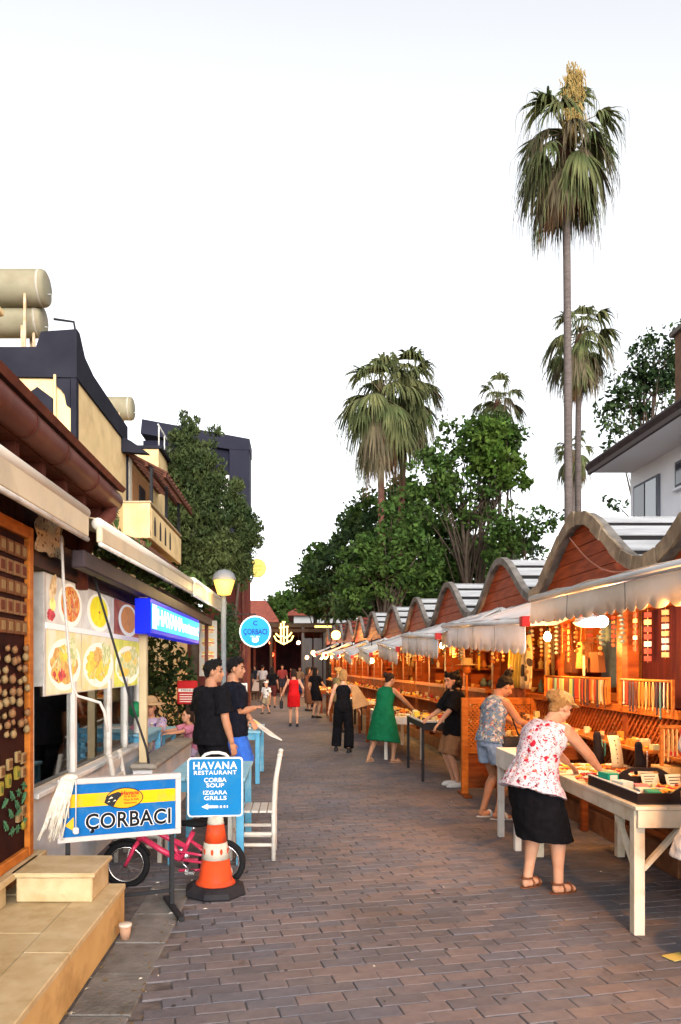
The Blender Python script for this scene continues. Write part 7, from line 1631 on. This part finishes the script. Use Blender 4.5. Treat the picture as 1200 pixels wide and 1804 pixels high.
person('woman with dark hair up in blue patterned sleeveless shirt and denim shorts', (2.22, 8.5, 0), R(-70), 1.66, 'f', lean=.13, bend=.14, skin='tan', vox=.008, head=(.50, -.15), hair=('black', 'highbun'), bulk=1.1,
       feet=((.10, .02, -.3), (-.10, -.04, .05)), hands=((.16, .46, 1.05), (-.10, .50, 1.0)), elbows=((.6, -.8, -.6), (-.6, -.8, -.6)), top=dict(m=M_leaf, e=.026, lo='hip', len=.03, flare=.01, fold=.02), legs=dict(m=M_soft('denim', (.15, .21, .31), (.22, .28, .38)), len=.27, e=.020, wide=.028, name='shorts'), shoes=dict(kind='slipper', m=M_whitep), extra=bag_extra)
# curly haired shopper
person('curly haired person in oversized black T-shirt, brown shorts and white sneakers', (2.30, 10.72, 0), R(98), 1.64, 'f', lean=.05, bend=.05, skin='fair', vox=.009, head=(.12, .25), hair=('black', 'curly'), bulk=1.08,
       hands=((.12, .36, 1.0), (-.22, .34, .93)), elbows=((.8, -.6, -.4), (-.8, -.6, -.4)), top=dict(m=BK, sleeve=.95, e=.045, len=.14, flare=.02), legs=dict(m=M_soft('brown_shorts', (.20, .10, .05)), len=.50, e=.03, wide=.03, name='shorts'), shoes=dict(kind='sneaker', m=M_whitep))
# green dress
M_green = mat('green_dress_cloth', (.006, .115, .050), .8, (.004, .085, .036), scale=8, bump=.25)
person('woman in long green sleeveless dress stepping to the stall', (1.55, 13.35, 0), R(-48), 1.62, 'f', lean=.16, bend=.12, skin='olive', vox=.011, head=(.15, -.25), hair=('dark', 'bun'), bulk=1.16,
       feet=((.12, .12, -.4), (-.24, -.14, .2)), hands=((.28, .46, .98), (-.30, .40, 1.0)), elbows=((1, -.4, -.5), (-1, -.4, -.5)), dress=dict(m=M_green, hem=.38, r=(.34, .27), e=.03, shift=-.05, slant=-.15), top=dict(m=M_green, e=.026, lo='hip'), shoes=dict(kind='slipper', m=mat('pale_sandal', (.42, .26, .16), .6)))
# black jumpsuit, seen from behind, tan bag
def tan_bag(t, d):
    p = d['pel'] + Vector((.27, .02, .22)); b = MB(); b.prism([p + Vector((-.10, -.14, .22)), p + Vector((.0, -.12, .24)), p + Vector((.27, -.10, -.16)), p + Vector((-.06, -.14, -.26))], (0, .10, 0)); o = b.build('shoulder_bag', mat('tan_leather', (.34, .19, .085), .7, (.28, .15, .065), scale=6)); o.matrix_basis = world_m(t); tag(o, 'large tan shoulder bag carried by the woman in the black jumpsuit', 'bag')
    b = MB(); b.tube([p + Vector((0, -.01, .2)), d['sho'] + Vector((.14, -.06, .04)), d['sho'] + Vector((.14, .06, .04)), p + Vector((.02, .14, .18))], .012, 6); b.build('strap', mat('tan_leather', (.34, .19, .085), .7), o)
person('blond woman in backless black jumpsuit walking away with a tan bag', (.92, 15.0, 0), R(-8), 1.66, 'f', lean=.03, skin='fair', vox=.012, head=(.0, -.3), hair=('blond', 'bob'), hands=((.33, .02, .85), (-.30, .04, .84)),
       feet=((.12, -.10, -.1), (-.16, .16, .1)), top=dict(m=BK, e=.014, lo='hip', neck=0, square=1), legs=dict(m=BK, len=.97, e=.02, wide=.035, name='trousers'), shoes=dict(kind='sneaker', m=M_dark), extra=tan_bag)
# red dress
M_red = mat('red_dress_cloth', (.42, .008, .010), .7, (.36, .006, .008), scale=8, bump=.15)
def hand_bag(t, d):
    wr = d['A_'][1][2]; b = MB(); b.box(-.05, .05, -.13, .13, -.36, -.12, .03, M=Matrix.Translation(wr)); b.tube([wr + Vector((0, -.08, -.12)), wr + Vector((0, -.03, -.02)), wr + Vector((0, .03, -.02)), wr + Vector((0, .08, -.12))], .01, 6); o = b.build('handbag', M_dark); o.matrix_basis = world_m(t); tag(o, 'black handbag carried by the woman in red', 'bag')
person('woman in short red dress walking away in the street', (-.12, 21.3, 0), R(4), 1.64, 'f', skin='fair', vox=.014, hair=('dark', 'bob'), feet=((.09, -.12, 0), (-.09, .12, 0)), hands=((.27, .10, .95), (-.38, .06, .82)), dress=dict(m=M_red, hem=.56, r=(.19, .15), e=.012, fold=.012), top=dict(m=M_red, e=.012, lo='hip', neck=0, square=1), shoes=dict(kind='sneaker', m=M_dark), extra=hand_bag)
def cap_extra(t, d):
    q = d['q']; b = MB(); b.ball(q(0, -.01, .07), (.095 * d['hs_'], .105 * d['hs_'], .07 * d['hs_']), 12, 8, M=d['HM']); b.ball(q(0, .12, .06), (.07 * d['hs_'], .07 * d['hs_'], .012), 10, 5, M=d['HM']); b.build('cap', M_whitep, t)
person('small child in white cap, printed T-shirt and khaki shorts', (-1.16, 27, 0), R(150), 1.14, 'm', skin='fair', vox=.014, head_s=1.28, hair=('dark', 'short'), feet=((.09, .1, 0), (-.09, -.08, 0)), top=dict(m=spotted('printed_tee', (.55, .53, .50), [((.06, .05, .05), 8, .3)]), sleeve=.8, e=.025, len=.05), legs=dict(m=M_soft('khaki', (.26, .20, .13)), len=.45, e=.025, name='shorts'), shoes=dict(kind='sneaker', m=M_dark), extra=cap_extra)
person('person in dark clothes walking behind the small child', (-1.08, 31, 0), R(10), 1.68, 'f', skin='tan', vox=.018, hair=('black', 'long'), feet=((.08, -.2, 0), (-.08, .2, 0)), top=dict(m=BK, sleeve=.7, e=.015), legs=dict(m=M_soft('dark_red_shorts', (.08, .02, .02)), len=.5, name='shorts'), shoes=dict(kind='sneaker', m=M_dark))
person('woman in short black dress with long dark hair at the far stalls', (.58, 24.7, 0), R(-40), 1.68, 'f', skin='olive', vox=.015, hair=('black', 'long'), hands=((.2, .35, 1.0), (-.28, .1, .9)), dress=dict(m=BK, hem=.58, r=(.2, .17), e=.015), top=dict(m=BK, sleeve=.6, e=.015), shoes=dict(kind='sneaker', m=M_dark))
person('blond vendor in olive clothes behind the woman in black', (1.05, 19.4, 0), R(-55), 1.70, 'f', skin='fair', vox=.014, hair=('blond', 'bun'), lean=.06, hands=((.2, .38, 1.0), (-.2, .35, 1.0)), top=dict(m=M_soft('olive_cloth', (.16, .12, .06)), sleeve=.9, e=.03, len=.12), legs=dict(m=M_soft('brown_trousers', (.09, .05, .03)), len=.97, e=.025, name='trousers'), shoes=dict(kind='sneaker', m=M_dark))
person('person in brown dress at the far stalls beside the woman in black', (.38, 28.5, 0), R(-60), 1.68, 'f', skin='tan', vox=.018, hair=('dark', 'long'), dress=dict(m=M_soft('brown_dress', (.13, .05, .03)), hem=.3, r=(.24, .2)), top=dict(m=_mats['brown_dress'], sleeve=.6), shoes=dict(kind='sneaker', m=M_dark))
person('person in orange shirt at the farthest stall', (.62, 31.5, 0), R(-70), 1.70, 'm', skin='tan', vox=.018, hair=('dark', 'short'), top=dict(m=M_soft('orange_shirt', (.36, .13, .04)), sleeve=.8), legs=dict(m=M_soft('dark_trousers', (.03, .025, .03)), len=.98), shoes=dict(kind='sneaker', m=M_dark))
person('long haired vendor half hidden behind the woman with hair up', (3.05, 10.35, .22), R(100), 1.55, 'f', skin='fair', vox=.011, hair=('dark', 'long'), top=dict(m=M_soft('rust_top', (.25, .08, .03)), sleeve=.8, e=.015), legs=dict(m=M_dark, len=.98), shoes=dict(kind='sneaker', m=M_dark))
# woman in a white dress cut by the right edge of the picture
person('woman in flared white dress at the near end of the jewellery table', (2.44, 4.22, 0), R(-15), 1.66, 'f', skin='tan', vox=.009, hair=('dark', 'long'), lean=.05, hands=((.2, .30, .98), (-.12, .34, .98)), dress=dict(m=M_soft('white_linen', (.55, .54, .53)), hem=.62, r=(.27, .24), e=.02), top=dict(m=_mats['white_linen'], e=.018, sleeve=.4), shoes=dict(kind='slipper', m=M_dark))
# diners on the terrace
def seated(label, x, y, rz, top_m, leg_m, hair, skin='fair', h=1.62, extra=None, sz=.45, hs=1.):
    person(label, (x, y, 0), rz, h, 'f', lean=-.02, bend=.12, drop=.93 * h / 1.7 - sz - .09, hipo=(0, -.22), feet=((.12, .22, 0), (-.12, .22, 0)), hands=((.16, .32, sz + .34), (-.16, .32, sz + .34)), elbows=((.8, -.5, -.8), (-.8, -.5, -.8)), skin=skin, vox=.012, hair=hair, top=dict(m=top_m, sleeve=.7, e=.02), legs=dict(m=leg_m, len=.8, e=.02), shoes=dict(kind='sneaker', m=M_dark), group='diners on the terrace', extra=extra, head_s=hs)
def hat_extra(t, d):
    q = d['q']; b = MB(); b.ball(q(0, -.01, .09), (.10, .11, .08), 14, 8, M=d['HM']); b.lathe([(.09, .06), (.21, .045), (.215, .05), (.09, .075)], c=(0, 0, 0), seg=18, M=Matrix.Translation(d['hc']) @ d['HM']); b.build('sun_hat', mat('straw_hat', (.42, .30, .17), .9, (.34, .23, .12), scale=40), t)
M_pur = spotted('purple_print', (.36, .30, .42), [((.10, .05, .22), 14, .32), ((.5, .45, .5), 20, .25)])
seated('seated diner in straw hat and purple printed blouse by the low wall', -2.05, 10.1, R(180), M_pur, M_pur, ('dark', 'bob'), extra=hat_extra)
seated('seated child in pink with fair face beside the purple diner', -1.72, 10.4, R(120), M_soft('pink_cloth', (.42, .16, .24)), M_pur, ('dark', 'bob'), h=1.25, hs=1.15)
seated('seated diner inside the restaurant behind the window in dark clothes', -2.9, 6.95, R(170), M_navy, M_navy, ('dark', 'short'), skin='tan')
for i, (x, y, r_, c, l) in enumerate(((-2.9, 38.9, -60, (.3, .3, .32), 'diner in grey at the nearest far table'), (-3.6, 41.2, -40, (.5, .48, .46), 'diner in white at the second far table'), (-1.6, 44.8, 90, (.08, .08, .12), 'diner in dark blue at the third far table'), (-2.0, 48.9, -100, (.42, .42, .46), 'diner in pale shirt under the red lamp'), (.9, 47.4, 160, (.45, .42, .4), 'diner in pale shirt under the emblem sign'), (-3.0, 45.2, -60, (.2, .05, .05), 'diner in dark red in the far seating'))):
    seated(l, x, y, R(r_), M_soft('diner_%d' % i, c), M_dark, ('dark', 'short'))

rq = random.Random(91)
cl = [((.02, .02, .025), 'black'), ((.30, .30, .32), 'grey'), ((.45, .43, .42), 'white'), ((.18, .03, .03), 'dark red'), ((.03, .04, .10), 'navy'), ((.20, .12, .07), 'brown')]
spots = [(-2.4, 36.5), (-1.9, 39.5), (-3.0, 43), (-.9, 42.5), (-1.6, 46.2), (.1, 43.8), (-2.7, 47), (.8, 50), (-3.7, 39), (-.4, 49)]
wh = ['by the orange lit doorway', 'beside the nearest far table', 'left of the far tables', 'in the middle of the far street', 'under the front beam of the pergola', 'before the dark red sofa', 'among the left far tables', 'deep under the pergola roof', 'against the far cafe wall', 'behind the dark red sofa']
for i, (x, y) in enumerate(spots):
    c, n_ = cl[i % 6]; person('distant person in %s standing %s' % (n_, wh[i]), (x, y, 0), rq.uniform(0, 6.28), rq.uniform(1.6, 1.8), 'fm'[i % 2], skin='tan', vox=.024, hair=('black', 'short' if i % 2 else 'long'), feet=((.09, rq.uniform(-.15, .15), 0), (-.09, rq.uniform(-.15, .15), 0)),
        top=dict(m=M_soft('far_top_' + n_.replace(' ', '_'), c), sleeve=.8, e=.02), legs=dict(m=M_soft('far_leg_%d' % (i % 3), ((.02, .02, .03), (.08, .07, .06), (.03, .04, .08))[i % 3]), len=.97 if i % 3 else .5, e=.02), group='people at the far end of the street')
